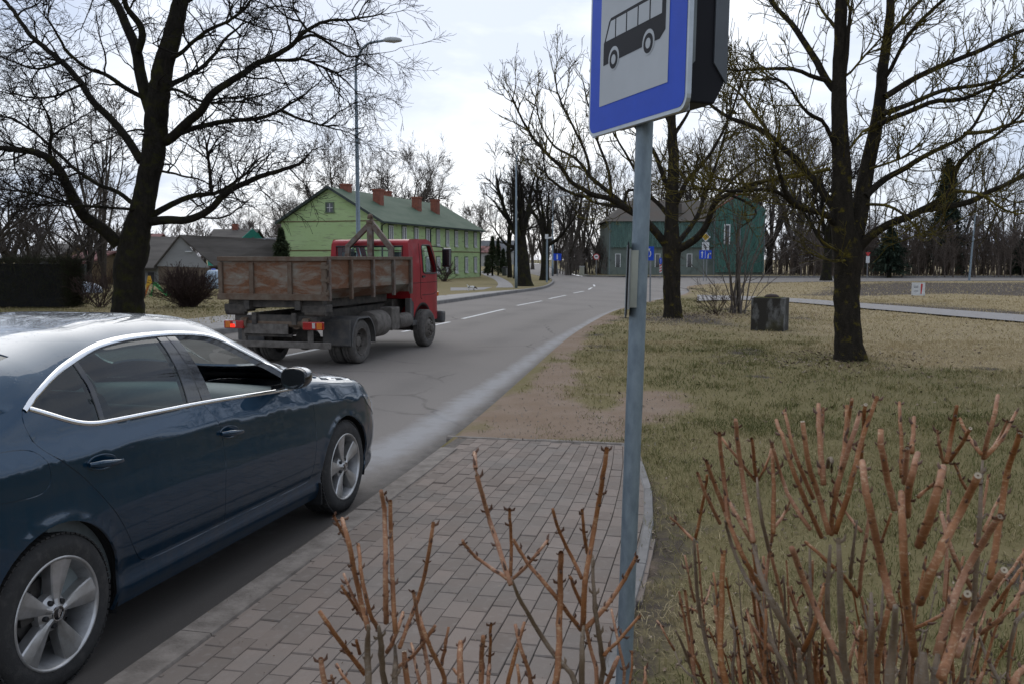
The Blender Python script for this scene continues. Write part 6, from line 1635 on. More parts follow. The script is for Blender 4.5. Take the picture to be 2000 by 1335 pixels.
def local(P0, d, e):
    P0 = np.array(P0); d = np.array([*d, 0.]); e = np.array([*e, 0.]); z = np.array([0, 0, 1.])
    return lambda x, y, h: P0 + d * x + e * y + z * h
def hbox(mb, f, x0, x1, y0, y1, z0, z1):
    mb.hexa([f(x0, y0, z0), f(x1, y0, z0), f(x1, y1, z0), f(x0, y1, z0), f(x0, y0, z1), f(x1, y0, z1), f(x1, y1, z1), f(x0, y1, z1)])
def wpart(f, name, mat, par, boxes, **k):
    mb = MB()
    for b in boxes: hbox(mb, f, *b)
    return mb.build(name, mat, par, rec=True, **k)
def on_plane(px, py, p, nrm):
    r = ray(px, py); o = np.array([0, 0, CAM_H]); t = ((p - o) @ nrm) / (r @ nrm); return o + r * t
def gable_house(f, LX, WY, ze, zr, mats, par, ov=.35, th=.14):
    """walls with gables at both x ends, roof ridge along x"""
    mb = MB(); y0, y1, ym = 0, WY, WY / 2
    V = [f(0, 0, -.1), f(LX, 0, -.1), f(LX, WY, -.1), f(0, WY, -.1), f(0, 0, ze), f(LX, 0, ze), f(LX, WY, ze), f(0, WY, ze), f(0, ym, zr), f(LX, ym, zr)]
    mb.add(V, [(0, 1, 5, 4), (2, 3, 7, 6), (3, 0, 4, 8, 7), (1, 2, 6, 9, 5)])
    w = mb.build('wall', mats[0], par, rec=True)
    mb = MB(); k = (zr - ze) / ym
    for a, s in ((0, -1), (WY, 1)):
        ye = a + s * ov; zz = ze - k * ov
        q = [(-ov, ye, zz), (LX + ov, ye, zz), (LX + ov, ym, zr + .0), (-ov, ym, zr)]
        mb.hexa([f(x, y, z + .03) for x, y, z in q] + [f(x, y, z + .03 + th) for x, y, z in q])
    r = mb.build('roof', mats[1], par, rec=True)
    return w, r
# ---- long green wooden house
GH0, GHd, GHe = np.array([-9.15, 62.8, .1]), (.2904, .9569), (-.9569, .2904)
gh = empty('wooden_house', GH0, 0, 'long two-storey house of peeling light green boards with red brick chimneys', 'house')
GL, GWd, GE, GR = 21.4, 7.82, 4.32, 6.58
fl = local((0, 0, 0), GHd, GHe)
w, rf = gable_house(fl, GL, GWd, GE, GR, (M_green, M_broof), gh, .32, .10)
wpart(fl, 'trim', M_brown, gh, [(-.035, GL + .03, -.035, 0, 2.22, 2.29), (-.035, 0, .0, GWd, 2.22, 2.29), (-.03, 0, 0.0, GWd, GE - .05, GE + .02)])
mb = MB()
for a, b in (((-.36, -.34, GE - .24), (-.36, GWd / 2, GR + .02)), ((-.36, GWd + .34, GE - .24), (-.36, GWd / 2, GR + .02))):
    mb.hexa([fl(a[0], a[1], a[2]), fl(a[0] + .04, a[1], a[2]), fl(b[0] + .04, b[1], b[2]), fl(b[0], b[1], b[2]), fl(a[0], a[1], a[2] + .2), fl(a[0] + .04, a[1], a[2] + .2), fl(b[0] + .04, b[1], b[2] + .2), fl(b[0], b[1], b[2] + .2)])
mb.build('barge_board', M_dkgreen, gh, rec=True)
wpart(fl, 'gutter', M_dkgreen, gh, [(-.34, GL + .3, -.45, -.34, GE - .2, GE - .1)])
for x in (.12, 9.1, GL - .12):
    mb = MB(); mb.tube([fl(x, -.06, .1), fl(x, -.06, GE - .35), fl(x, -.38, GE - .15)], .05, 8); mb.build('downpipe', M_dkgreen, gh, True)
GHn = np.array([*GHe, 0.])
def window(f, x, z0, z1, wd, par, y=0, facing=-1):
    s = facing
    c = wpart(f, 'window', M_wwhite, par, [(x - wd / 2 - .1, x - wd / 2, *sorted((y, y + s * .07)), z0, z1), (x + wd / 2, x + wd / 2 + .1, *sorted((y, y + s * .07)), z0, z1), (x - wd / 2, x + wd / 2, *sorted((y, y + s * .07)), z1 - .07, z1), (x - wd / 2, x + wd / 2, *sorted((y, y + s * .07)), z0, z0 + .08), (x - .07, x + .07, *sorted((y, y + s * .055)), z0 + .08, z1 - .07)])
    wpart(f, 'pane', M_pane, c, [(x - wd / 2, x - .07, *sorted((y, y + s * .02)), z0 + .08, z1 - .07), (x + .07, x + wd / 2, *sorted((y, y + s * .02)), z0 + .08, z1 - .07)])
    wpart(f, 'casing', M_casing, c, [(x - wd / 2 - .18, x - wd / 2 - .1, *sorted((y, y + s * .05)), z0 - .1, z1 + .1), (x + wd / 2 + .1, x + wd / 2 + .18, *sorted((y, y + s * .05)), z0 - .1, z1 + .1), (x - wd / 2 - .1, x + wd / 2 + .1, *sorted((y, y + s * .05)), z1, z1 + .1)])
    wpart(f, 'sill', M_wwhite, c, [(x - wd / 2 - .1, x + wd / 2 + .1, *sorted((y, y + s * .14)), z0 - .1, z0 - .02)])
for px in (763, 789, 812.4, 834.7, 855, 873.2, 890.4, 910, 927.8):
    P = on_plane(px, 470, GH0, GHn) - GH0; x = P[0] * GHd[0] + P[1] * GHd[1]
    window(fl, x, 2.75, 4.02, .5, gh); window(fl, x, .5, 1.77, .5, gh)
# gable window
mb = MB(); 
wg = wpart(fl, 'window', M_casing, gh, [(-.05, 0, 3.55, 3.65, 4.95, 5.65), (-.05, 0, 4.15, 4.25, 4.95, 5.65), (-.05, 0, 3.65, 4.15, 5.57, 5.65), (-.08, 0, 3.5, 4.3, 4.88, 4.95)])
wpart(fl, 'pane', M_pane, wg, [(-.015, 0, 3.65, 4.15, 4.95, 5.57)]); wpart(fl, 'glazing_bar', M_wwhite, wg, [(-.03, -.016, 3.88, 3.92, 4.95, 5.57), (-.03, -.0155, 3.65, 4.15, 5.24, 5.28)])
slope = (GR - GE) / (GWd / 2)
for px, ptop, pbot, back, wd in ((676, 362, 376, 0, .62), (739, 372, 398, 1, .62), (756, 376, 388, -1, .6), (814, 387, 410, 1, .62), (850, 392, 416, 1, .62)):
    yy = {0: GWd / 2 - .1, 1: None, -1: GWd / 2 + .9}[back]
    if yy is None:
        nn = np.cross(np.array([*GHd, 0.]), np.array([GHe[0], GHe[1], slope])); p0 = fl(0, 0, GE + .1) + GH0; P = on_plane(px, pbot, p0, nn) - GH0
    else:
        P = on_plane(px, 380, GH0 + np.array([*GHe, 0.]) * yy, GHn) - GH0
    x = P[0] * GHd[0] + P[1] * GHd[1]; y = P[0] * GHe[0] + P[1] * GHe[1] if yy is None else yy
    Yw = (P + GH0)[1]; zt = CAM_H + (506 - ptop) / FPX * Yw - .1; zb2 = GE + slope * min(y, GWd - y)
    mb = MB(); hbox(mb, fl, x - wd / 2, x + wd / 2, y - wd / 2, y + wd / 2, zb2 - .45, zt - .12); hbox(mb, fl, x - wd / 2 - .05, x + wd / 2 + .05, y - wd / 2 - .05, y + wd / 2 + .05, zt - .12, zt)
    mb.build('chimney', M_brick, rf, rec=True)
# ---- building under green scaffold netting, straight across the junction
NY = 94.0
def nx(px, Y=NY): return (px - 1000) / FPX * Y
def nz(py, Y=NY): return CAM_H + (506 - py) / FPX * Y - .1
def stucco(name, c, c2, c3): 
    m, n, l, b, o = newmat(name); f1 = noise(n, l, .5, 5, .65); f2 = noise(n, l, 2.5, 5, .7, stretch=(1, 1, .4))
    l.new(mix(n, l, mul(n, l, ramp(n, l, f2, .5, .7), .8), mix(n, l, ramp(n, l, f1, .35, .65), c, c2), c3), b.inputs['Base Color']); b.inputs['Roughness'].default_value = .9; return m
M_oldwall = stucco('weathered_plaster', (.105, .135, .120), (.16, .18, .155), (.07, .08, .068))
def net_mat(nm='green_scaffold_netting', ca=(.035, .115, .095), cb2=(.080, .175, .140)):
    m, n, l, b, o = newmat(nm); f = noise(n, l, .8, 5, .7, stretch=(1.6, 1, .35)); f2 = noise(n, l, 9, 3, stretch=(1, 1, .1))
    l.new(mix(n, l, ramp(n, l, f, .35, .68), ca, cb2), b.inputs['Base Color']); b.inputs['Roughness'].default_value = .8
    tr = n.new('ShaderNodeBsdfTransparent'); mx = n.new('ShaderNodeMixShader'); l.new(mul(n, l, ramp(n, l, f2,   .3, .7), .55), mx.inputs[0]); l.new(b.outputs[0], mx.inputs[1]); l.new(tr.outputs[0], mx.inputs[2]); l.new(mx.outputs[0], o.inputs[0]); return m
M_net = net_mat(); M_net2 = net_mat('faded_green_netting', (.065, .125, .108), (.11, .18, .155))
M_oldroof = plain('mossy_brown_roof', (.085, .066, .052), .9, 0, .4, .6, .2, col2=(.07, .065, .055), stretch=(1, 1, 2))
nb = empty('netted_building', (nx(1336), NY, .1), 0, 'old two-storey building wrapped in green scaffold netting across the junction', 'building')
NO = np.array([nx(1336), NY, .1]); fn = lambda x, y, h: np.array([x - NO[0], y, h])
xa, xb_, xc = nx(1187), nx(1392), nx(1485)
def mk(name, mat, boxes, par=nb):
    return wpart(fn, name, mat, par, boxes)
mk('wall', M_oldwall, [(xa, xb_, 0, 9, -.1, nz(432)), (xb_, xc, -.6, 9.6, -.1, nz(413))])
mb = MB(); ze, zr_ = nz(432), nz(388)
q = [fn(xa - .4, -.5, ze - .1), fn(xb_ + .3, -.5, ze - .1), fn(xb_ + .3, 9.5, ze - .1), fn(xa - .4, 9.5, ze - .1), fn(xa + 2.6, 4.5, zr_), fn(xb_ + .3, 4.5, zr_)]
mb.add(q, [(0, 1, 5, 4), (1, 2, 5), (2, 3, 4, 5), (3, 0, 4), (0, 3, 2, 1)]); nrf = mb.build('roof', M_oldroof, nb, rec=True)
mb = MB(); zg, za = nz(413), nz(384); xm = (xb_ + xc) / 2
for s, x0 in ((-1, xb_ - .25), (1, xc + .25)):
    v = [(x0, -.8, zg - .15), (xm, -.8, za + .1), (xm, 9.7, za + .1), (x0, 9.7, zg - .15)]; mb.hexa([fn(*p) for p in v] + [fn(p[0], p[1], p[2] + .12) for p in v])
mb.add([fn(xb_, -.599, zg), fn(xc, -.599, zg), fn(xm, -.599, za + .1)], [(0, 1, 2)]); mb.build('wing_roof', M_oldroof, nb, rec=True)
for x0, x1, z0, z1 in ((xa + .2, nx(1300), nz(484), nz(434)), (nx(1302), nx(1391), nz(484), nz(436))): mk('scaffold_net', M_net2, [(x0, x1, -.28, -.26, z0, z1)])
mb = MB(); mb.prism([(xb_ - .05 - NO[0], nz(532)), (xc + .05 - NO[0], nz(532)), (xc + .05 - NO[0], zg + .1), (xm - NO[0], za + .05), (xb_ - .05 - NO[0], zg + .1)], (0, -.92, 0), (1, 0, 0), (0, 0, 1), (0, 1, 0), .02); mb.build('scaffold_net', M_net, nb, rec=True)
for px, a, b_, hw in ((1206, 522, 496, 4), (1245, 522, 496, 4), (1283, 522, 496, 4), (1345, 522, 496, 4), (1208, 472, 444, 4.5), (1242, 472, 444, 4.5), (1280, 472, 444, 4.5), (1325, 472, 444, 4.5), (1365, 472, 444, 4.5)):
    x0, x1 = nx(px - hw), nx(px + hw); z0, z1 = nz(a), nz(b_)
    f_ = mk('window', M_wwhite, [(x0 - .07, x0, -.06, 0, z0, z1), (x1, x1 + .07, -.06, 0, z0, z1), (x0, x1, -.06, 0, z1 - .06, z1)]); mk('pane', M_pane, [(x0, x1, -.02, 0, z0, z1 - .06)], f_)
x0, x1 = nx(1409), nx(1417); f_ = mk('window', M_wwhite, [(x0 - .1, x0, -1.0, -.6, nz(478), nz(440)), (x1, x1 + .1, -1.0, -.6, nz(478), nz(440)), (x0, x1, -1.0, -.6, nz(442), nz(440))]); mk('pane', M_pane, [(x0, x1, -.97, -.6, nz(478), nz(442))], f_)
mb = MB(); mb.tube([fn(xb_ - .35, -.85, zg - .1), fn(xm, -.85, za + .22)], .09, 6); mb.build('barge_board', M_brick, nb)
mk('dormer', M_oldroof, [(nx(1318), nx(1332), 1.0, 3.5, nz(420), nz(398))], nrf)
for x in (xa + .1, nx(1255), nx(1301), xb_ - .2, xm, xc): 
    mb = MB(); yy = -.4 if x < xb_ - .3 else -.98; mb.tube([fn(x, yy, 0), fn(x, yy, nz(434))], .03, 6); mb.build('scaffold_tube', M_galv, nb)
# ---- grey plank barn and its neighbours on the left
M_plank = wood_mat('grey_weathered_planks', (.24, .24, .235), (.30, .30, .29), (.12, .115, .11), .9, .01)
M_slate = plain('grey_asbestos_roof', (.10, .088, .076), .9, 0, .4, .9, .3, col2=(.062, .054, .046), stretch=(.5, .5, 4))
BY_ = 58.0
def bx(px, Y=BY_): return (px - 1000) / FPX * Y
def bz(py, Y=BY_): return CAM_H + (506 - py) / FPX * Y - .1
barn = empty('plank_barn', (bx(362), BY_, .1), 0, 'low grey plank barn with a long tiled roof behind the round bush', 'barn')
bo = np.array([bx(362), BY_, .1]); fb = lambda x, y, h: np.array([x - bo[0], y, h])
xl, xr, xm = bx(308), bx(420), bx(356)
mb = MB(); zE, zA = bz(520), bz(463)
mb.add([fb(xl, 0, zE), fb(xr - .3, 0, zE - .1), fb(xm, 0, zA)], [(0, 1, 2)]); mb.build('plank_gable', M_plank, barn)
wpart(fb, 'wall', plain('brown_clay_wall', (.14, .105, .075), .9, 0, .3, 2), barn, [(xl + .1, xr - .3, .02, 2.5, -.1, zE), (xr - .3, bx(545), 1.5, 4, -.1, bz(505))])
mb = MB()
v = [(xm, -.2, zA + .03), (xr + .1, -.2, bz(521)), (bx(540), 3.2, bz(500)), (bx(516), 3.0, bz(469))]; mb.hexa([fb(*p) for p in v] + [fb(p[0], p[1], p[2] + .09) for p in v])
v = [(xm, -.2, zA + .03), (xl - .1, -.2, bz(523)), (xl - .1, 3.0, bz(523)), (xm, 3.0, zA + .03)]; mb.hexa([fb(*p) for p in v] + [fb(p[0], p[1], p[2] + .09) for p in v])
mb.build('roof', M_slate, barn, rec=True)
mb = MB(); mb.box(fb(bx(372), -.06, bz(492)), (bx(379) - bx(366), .06, .06)); mb.build('shelf_board', M_wwhite, barn)
wpart(fb, 'ridge_sheet', plain('pale_metal_sheet', (.28, .30, .32), .6), barn, [(bx(432), bx(500), 2.6, 2.9, bz(467), bz(464.5))])
shed = empty('lean_to_house', (bx(300, 60), 60, .1), 0, 'low white walled outbuilding with a dark door, half hidden by the big trunk', 'outbuilding')
so = np.array([bx(300, 60), 60, .1]); fs = lambda x, y, h: np.array([x - so[0], y, h])
wpart(fs, 'wall', plain('whitewashed_wall', (.36, .36, .35), .8, 0, .3, 2), shed, [(bx(225, 60), bx(308, 60), 0, 4, -.1, bz(524, 60))])
wpart(fs, 'door', plain('grey_door', (.07, .07, .075), .7), shed, [(bx(291, 60), bx(303, 60), -.05, 0, -.05, bz(532, 60))])
mb = MB(); v = [(bx(215, 60), -.4, bz(526, 60)), (bx(312, 60), -.4, bz(526, 60)), (bx(356, 60), 4.5, bz(464, 60)), (bx(230, 60), 4.5, bz(462, 60))]; mb.hexa([fs(*p) for p in v] + [fs(p[0], p[1], p[2] + .1) for p in v]); mb.build('roof', M_slate, shed, rec=True)
def small_house(px0, px1, Y, pe, pa, ridge_along, cw, cr, label, name='house', chim=None, gable=None):
    x0, x1 = bx(px0, Y), bx(px1, Y); h = empty(name, ((x0 + x1) / 2, Y, .1), 0, label, 'house'); o = np.array([(x0 + x1) / 2, Y, .1])
    d = 7.0
    if ridge_along == 'x': f = lambda x, y, z: np.array([x0 - o[0] + x, y, z]); LX, WY = x1 - x0, d
    else: f = lambda x, y, z: np.array([x0 - o[0] + y, x, z]); LX, WY = d, x1 - x0
    w, r = gable_house(f, LX, WY, bz(pe, Y), bz(pa, Y), (cw, cr), h, .3, .12)
    if gable: mb = MB(); mb.add([f(LX + .02, 0, bz(pe, Y)), f(LX + .02, WY, bz(pe, Y)), f(LX + .02, WY / 2, bz(pa, Y))], [(0, 1, 2)]); mb.build('gable_boards', gable, h)
    if chim: mb = MB(); mb.box(np.array([bx(chim[0], Y) - o[0], d / 2, (bz(chim[1], Y) + bz(pa, Y)) / 2 - .1]), (.7, .6, bz(chim[1], Y) - bz(pa, Y) + .8)); mb.build('chimney', M_brick, r)
    for t in (.3, .7):
        mb = MB(); c = f(LX * t, -.03, bz(pe, Y) * .6) if ridge_along == 'x' else f(-.03, WY * t, bz(pe, Y) * .6); mb.box(c, (.9, .06, 1.2)); mb.build('window', M_pane, h)
    return h
M_teal = plain('teal_boards', (.02, .24, .17), .7); M_ochre = plain('ochre_plaster', (.42, .27, .09), .8); M_pink = plain('faded_red_roof', (.22, .085, .075), .85, 0, .4, 1.5, col2=(.15, .07, .065)); M_palewall = plain('pale_plaster', (.34, .33, .31), .85, 0, .2, .5); M_greyroof = plain('grey_sheet_roof', (.15, .15, .155), .8, 0, .25, .6)
th_ = small_house(408, 490, 112, 473, 449, 'x', M_teal, M_slate, 'distant house with a dark roof and a bright teal gable, above the barn roof', chim=(447, 441))
mb = MB(); x_ = bx(490, 112) - (bx(408, 112) + bx(490, 112)) / 2; zz0, zz1 = bz(474, 112), bz(447, 112); mb.prism([(-.6, zz0), (4.2, zz0 - .05), (1.8, zz1)], (x_ - .9, -.5, 0), (.55, .84, 0), (0, 0, 1), (.84, -.55, 0), .1); mb.build('teal_gable', M_teal, th_, rec=True)
small_house(488, 530, 120, 476, 466, 'x', M_ochre, M_greyroof, 'distant ochre house with a low grey roof left of the thuja')
small_house(128, 172, 56, 515, 494, 'x', M_brown, M_pink, 'small shed with a faded red roof behind the clipped hedge', 'shed')
small_house(930, 1005, 260, 492, 471, 'x', M_palewall, M_greyroof, 'pale apartment block far down the street past the green house', 'apartment_block')
small_house(940, 975, 200, 494, 482, 'x', M_palewall, M_pink, 'distant house with a red roof at the end of the street')
small_house(40, 110, 75, 505, 478, 'x', M_brown, M_slate, 'brown house among the orchard trees at the far left')
small_house(262, 300, 120, 478, 458, 'x', M_brown, M_pink, 'distant house with a dull red roof showing left of the barn gable')

# ================================================================ poles, lamps, signs, small things
M_lhead = plain('lamp_head_grey', (.42, .43, .42), .5)
M_lglass = plain('lamp_diffuser', (.5, .48, .42), .25)
def street_lamp(base, h, arm, label, az=0.0, r=.085):
    l = empty('street_lamp', base, az, label, 'street lamp', 'street lamps along the roads')
    mb = MB(); mb.tube([(0, 0, -.1), (0, 0, 1.2), (0, 0, 1.22), (0, 0, h * .55), (0, 0, h - arm * 1.05)], [r * 1.25, r * 1.25, r, r * .8, r * .58], 12)
    th = np.linspace(0, np.pi / 2 * .95, 10); P = [(arm * .62 * (1 - math.cos(t)), 0, h - arm * 1.05 + arm * .95 * math.sin(t)) for t in th]; e = P[-1]
    P.append((arm * 1.0, 0, e[2] + .07)); mb.tube(P, r * .52, 10); mb.build('pole', M_galv, l, True)
    mb = MB(); n = 9; rows = []
    for t, w, hh in ((0, .05, .05), (.08, .11, .10), (.25, .15, .13), (.45, .14, .12), (.6, .09, .08), (.66, .02, .02)):
        rows.append([(arm + t - .08, w * math.cos(a), e[2] + .06 + hh * max(math.sin(a), -.35)) for a in np.linspace(0, 2 * np.pi, 14, endpoint=False)])
    X = np.array(rows); i = np.arange(5)[:, None] * 14; j = np.arange(14)[None, :]; j2 = (j + 1) % 14
    mb.addq(X.reshape(-1, 3), np.stack([i + j, i + j2, i + 14 + j2, i + 14 + j], -1).reshape(-1, 4)); hd = mb.build('lamp_head', M_lhead, l, True, rec=True)
    mb = MB(); mb.lathe([(.0, -.05), (.08, -.03), (.11, 0)], (arm + .28, 0, e[2] + .02), (0, 0, 1), 12); mb.build('diffuser', M_lglass, hd, True)
    return l
street_lamp(G(702, 597), 9.25, 1.05, 'tall grey street lamp on the far pavement behind the truck')
street_lamp(G(1008, 563), 8.15, 1.15, 'street lamp beside the leaning roadside tree at the corner', r=.065)
street_lamp(np.array([bx(1079, 92), 92, .1]), 8.1, 1.0, 'far street lamp in front of the dark trees beyond the junction')
street_lamp(np.array([bx(1374, 101), 101, .1]), 7.9, .9, 'street lamp at the netted building, its head above the roof edge', R(180))
pl = empty('post', G(1893, 545.5, .12), 0, 'thin grey lighting post beside the road at the wood edge', 'post')
mb = MB(); mb.tube([(0, 0, -.1), (.25, 0, 5.2)], [.09, .05], 8); mb.build('shaft', M_galv, pl); mb = MB(); mb.box((.35, 0, 5.25), (.5, .2, .1)); mb.build('lamp_head', M_lhead, pl, bevel=.03, rec=True)
M_post = plain('grey_sign_post', (.24, .25, .26), .5, .3)
M_white = plain('sign_white', (.62, .63, .63), .5); M_yel = plain('sign_yellow', (.62, .40, .02), .5); M_sred = plain('sign_red', (.5, .02, .02), .5)
def signpost(base, h, label, name='road_sign', rz=0, posts=(0,), cat='road sign'):
    s = empty(name, base, rz, label, cat)
    for x in posts:
        mb = MB(); mb.tube([(x, .03, -.1), (x, .03, h)], .032, 8); mb.build('post', M_post, s)
    return s
def plate(s, poly, z, mat, name, dep=0.0, t=.012, par=None):
    mb = MB(); mb.prism(poly, (0, -dep - t, z), (1, 0, 0), (0, 0, 1), (0, 1, 0), t); return mb.build(name, mat, par or s, rec=True)
def arrow(x, y0, y1, w=.035, hw=.10, hh=.16): return [(x - w, y0), (x + w, y0), (x + w, y1 - hh), (x + hw, y1 - hh), (x, y1), (x - hw, y1 - hh), (x - w, y1 - hh)]
SY = 72.0; u = SY / FPX
p = np.array([bx(1376, SY), SY, .1]); zz = lambda py: bz(py, SY)
s = signpost(p, zz(455), 'end of priority diamond above a white plate and a blue two-lane arrow sign', posts=(-.12, .12))
d_ = 9.5 * u; c = zz(464)
pp = plate(s, [(0, -d_), (d_, 0), (0, d_), (-d_, 0)], c, M_white, 'diamond_plate'); plate(s, [(0, -d_ * .72), (d_ * .72, 0), (0, d_ * .72), (-d_ * .72, 0)], c, M_yel, 'yellow_diamond', .0125, .004, pp)
for o in (-.07, 0, .07): plate(s, [(-.26 + o, -.20 - o), (-.23 + o, -.23 - o), (.26 + o, .20 - o), (.23 + o, .23 - o)], c, M_sblack, 'black_stripe', .0175 + abs(o) * .01, .002, pp)
pp = plate(s, [(-7 * u, 0), (7 * u, 0), (7 * u, 15 * u), (-7 * u, 15 * u)], zz(489), M_white, 'course_plate')
mb = MB(); mb.tube([(.02, -.02, zz(488)), (.02, -.02, zz(482)), (-.18, -.02, zz(477))], .045, 6); mb.build('black_course_line', M_sblack, pp)
pp = plate(s, [(-12 * u, 0), (12 * u, 0), (12 * u, 16.5 * u), (-12 * u, 16.5 * u)], zz(506), M_sblue, 'blue_plate')
plate(s, arrow(-6.5 * u, 2 * u, 15 * u), zz(506), M_white, 'white_arrow', .013, .004, pp)
plate(s, [(-.03, .05), (.0, .05), (.0, 15.5 * u), (-.03, 15.5 * u)], zz(506), M_white, 'lane_line', .013, .004, pp)
mb = MB(); mb.tube([(5 * u, -.02, zz(505)), (5 * u, -.02, zz(499)), (6.5 * u, -.02, zz(496)), (9 * u, -.02, zz(496))], .05, 6); mb.tube([(8.5 * u, -.02, zz(496)), (10.8 * u, -.02, zz(496))], [.14, .01], 6); mb.build('turn_arrow', M_white, pp)
b = G(1269, 590); Yb = b[1]; s = signpost(b, bz(482, Yb) + .0, 'blue sign on a thin post half hidden behind the bus stop pole', rz=R(-25)); u2 = Yb / FPX
pp = plate(s, [(-.34, 0), (.14, 0), (.14, 27 * u2), (-.34, 27 * u2)], bz(509, Yb), M_sblue, 'blue_plate'); mb = MB(); th = np.linspace(R(-60), R(60), 8)
mb.tube([(-.10 + .12 * math.cos(t), -.02, bz(496, Yb) + .14 * math.sin(t)) for t in th], .02, 6); mb.tube([(-.07, -.02, bz(489, Yb)), (-.0, -.02, bz(486, Yb))], [.05, .005], 6); mb.build('white_arrow', M_white, pp)
b = np.array([bx(1289, 80), 80, .1]); s = signpost(b, bz(505, 80), 'small keep-left sign over a red and white chevron at the traffic island', rz=R(55))
plate(s, [(.3 * math.cos(t), .3 * math.sin(t)) for t in np.linspace(0, 2 * np.pi, 20, endpoint=False)], bz(510, 80), M_sblue, 'blue_disc'); pp = plate(s, [(-.22, 0), (.22, 0), (.22, .75), (-.22, .75)], bz(533, 80), M_white, 'chevron_plate')
for k in range(3): plate(s, [(-.22, .05 + .25 * k), (.22, .15 + .25 * k), (.22, .27 + .25 * k), (-.22, .17 + .25 * k)], bz(533, 80), M_sred, 'red_bar', .013, .003, pp)
plate(s, arrow(0, -.2, .2, .03, .08, .12), bz(510, 80), M_white, 'white_arrow', .013, .003)
b = np.array([bx(1164, 91), 91, .1]); s = signpost(b, bz(496, 91), 'round red and white prohibition sign before the dark trees'); dz_ = lambda r: [(r * math.cos(t), r * math.sin(t)) for t in np.linspace(0, 2 * np.pi, 24, endpoint=False)]
pp = plate(s, dz_(.31), bz(502, 91), M_sred, 'red_disc'); plate(s, dz_(.23), bz(502, 91), M_white, 'white_disc', .0125, .004, pp); plate(s, [(-.12, -.04), (.12, -.04), (.12, .06), (-.12, .06)], bz(502, 91), M_sblack, 'black_symbol', .0175, .003, pp)
b = np.array([bx(1088, 92), 92, .1]); s = signpost(b, bz(496, 92), 'small blue sign with a white bar beyond the corner'); pp = plate(s, [(-.42, 0), (.42, 0), (.42, .7), (-.42, .7)], bz(509, 92), M_sblue, 'blue_plate'); plate(s, [(-.06, .1), (.06, .1), (.06, .6), (-.06, .6)], bz(509, 92), M_white, 'white_bar', .013, .004, pp)
b = G(1692, 541); Yb = b[1]; s = signpost(b, bz(493, 85), 'thin post with a small give way triangle and white plate at the wood edge'); s.location = (bx(1692, 78), 78, .1)
plate(s, [(0, 0), (.22, .38), (-.22, .38)], bz(502, 78), M_sred, 'red_triangle'); plate(s, [(-.16, 0), (.16, 0), (.16, .6), (-.16, .6)], bz(514, 78), M_white, 'white_plate')
b = G(1068, 552); Yb = b[1]; s = empty('camera_post', b, 0, 'grey post with a boxed traffic camera on the grass corner', 'post'); mb = MB(); mb.tube([(0, 0, -.1), (0, 0, bz(460, Yb))], .07, 8); mb.build('shaft', M_galv, s); mb = MB(); mb.box((-.02, 0, bz(463, Yb)), (.22, .25, .32)); mb.tube([(.05, 0, bz(466, Yb)), (.38, 0, bz(465, Yb))], .06, 8); mb.build('camera_box', M_white, s, rec=True)
s = empty('utility_cabinet', (bx(1136, 88), 88, .1), 0, 'pale narrow utility cabinet at the foot of the dark trees', 'cabinet'); mb = MB(); mb.box((0, 0, .45), (.46, .3, .9)); mb.build('case', plain('cream_cabinet', (.33, .32, .25), .6), s, bevel=.02, rec=True); mb = MB(); mb.box((0, 0, .93), (.52, .36, .05)); mb.build('lid', M_lhead, s); mb = MB(); mb.box((0, -.155, .45), (.38, .01, .75)); mb.build('door', plain('cream_door', (.30, .29, .22), .6), s)
# concrete box on the lawn
cB = G(1503, 645); cbx = empty('concrete_well_box', cB, R(-28), 'mossy old concrete box with a lid on the lawn beside the thin stemmed bush', 'concrete box')
def conc():
    m, n, l, b, o = newmat('black_stained_concrete'); f1 = noise(n, l, 2.6, 6, .65, stretch=(1, 1, .45)); f2 = noise(n, l, 16, 5, .7); f3 = noise(n, l, 1.3, 4)
    c = mix(n, l, ramp(n, l, f1, .52, .66), (.026, .023, .018), mix(n, l, f2, (.13, .13, .125), (.26, .26, .25))); c = mix(n, l, mul(n, l, ramp(n, l, f3, .55, .65), .7), c, (.05, .045, .015)); l.new(c, b.inputs['Base Color']); b.inputs['Roughness'].default_value = .95; bump(n, l, b, f2, .6, .02); return m
mb = MB(); mb.box((0, 0, .36), (.74, .62, .80)); mb.build('body', conc(), cbx, bevel=.012, rec=True); mb = MB(); mb.lathe([(0, .0), (.16, 0), (.17, .03), (.12, .07), (.0, .09)], (.03, 0, .76), (0, 0, 1), 16); mb.build('lid', plain('rusty_lid', (.04, .025, .02), .9), cbx); mb = MB(); mb.box((-.02, -.02, .765), (.6, .5, .016)); mb.build('moss_cap', plain('yellow_moss', (.10, .09, .015), .95, 0, .4, 20), cbx, rec=True)
# estate agent style board on the field
sb = G(1793, 580); Yb = sb[1]; bd = empty('notice_board', sb, R(-38), 'small white notice board with a red mark standing on the field', 'notice board'); k_ = Yb / FPX
mb = MB(); mb.box((0, 0, .34), (.55, .025, .56)); pb_ = mb.build('panel', M_white, bd, rec=True)
for x in (-.25, .25): mb = MB(); mb.box((x, .03, .25), (.04, .04, .66)); mb.build('leg', M_brown, bd)
mb = MB(); mb.prism([(.10, .12), (.14, .12), (.18, .56), (.10, .58)], (0, -.0165, 0), (1, 0, 0), (0, 0, 1), (0, 1, 0), .003); mb.build('red_mark', M_sred, pb_)
for z in (.46, .40, .27, .23): mb = MB(); mb.box((-.09, -.0145, z), (.18, .003, .03 if z > .3 else .016)); mb.build('print_line', plain('grey_print', (.2, .2, .22), .6), pb_)
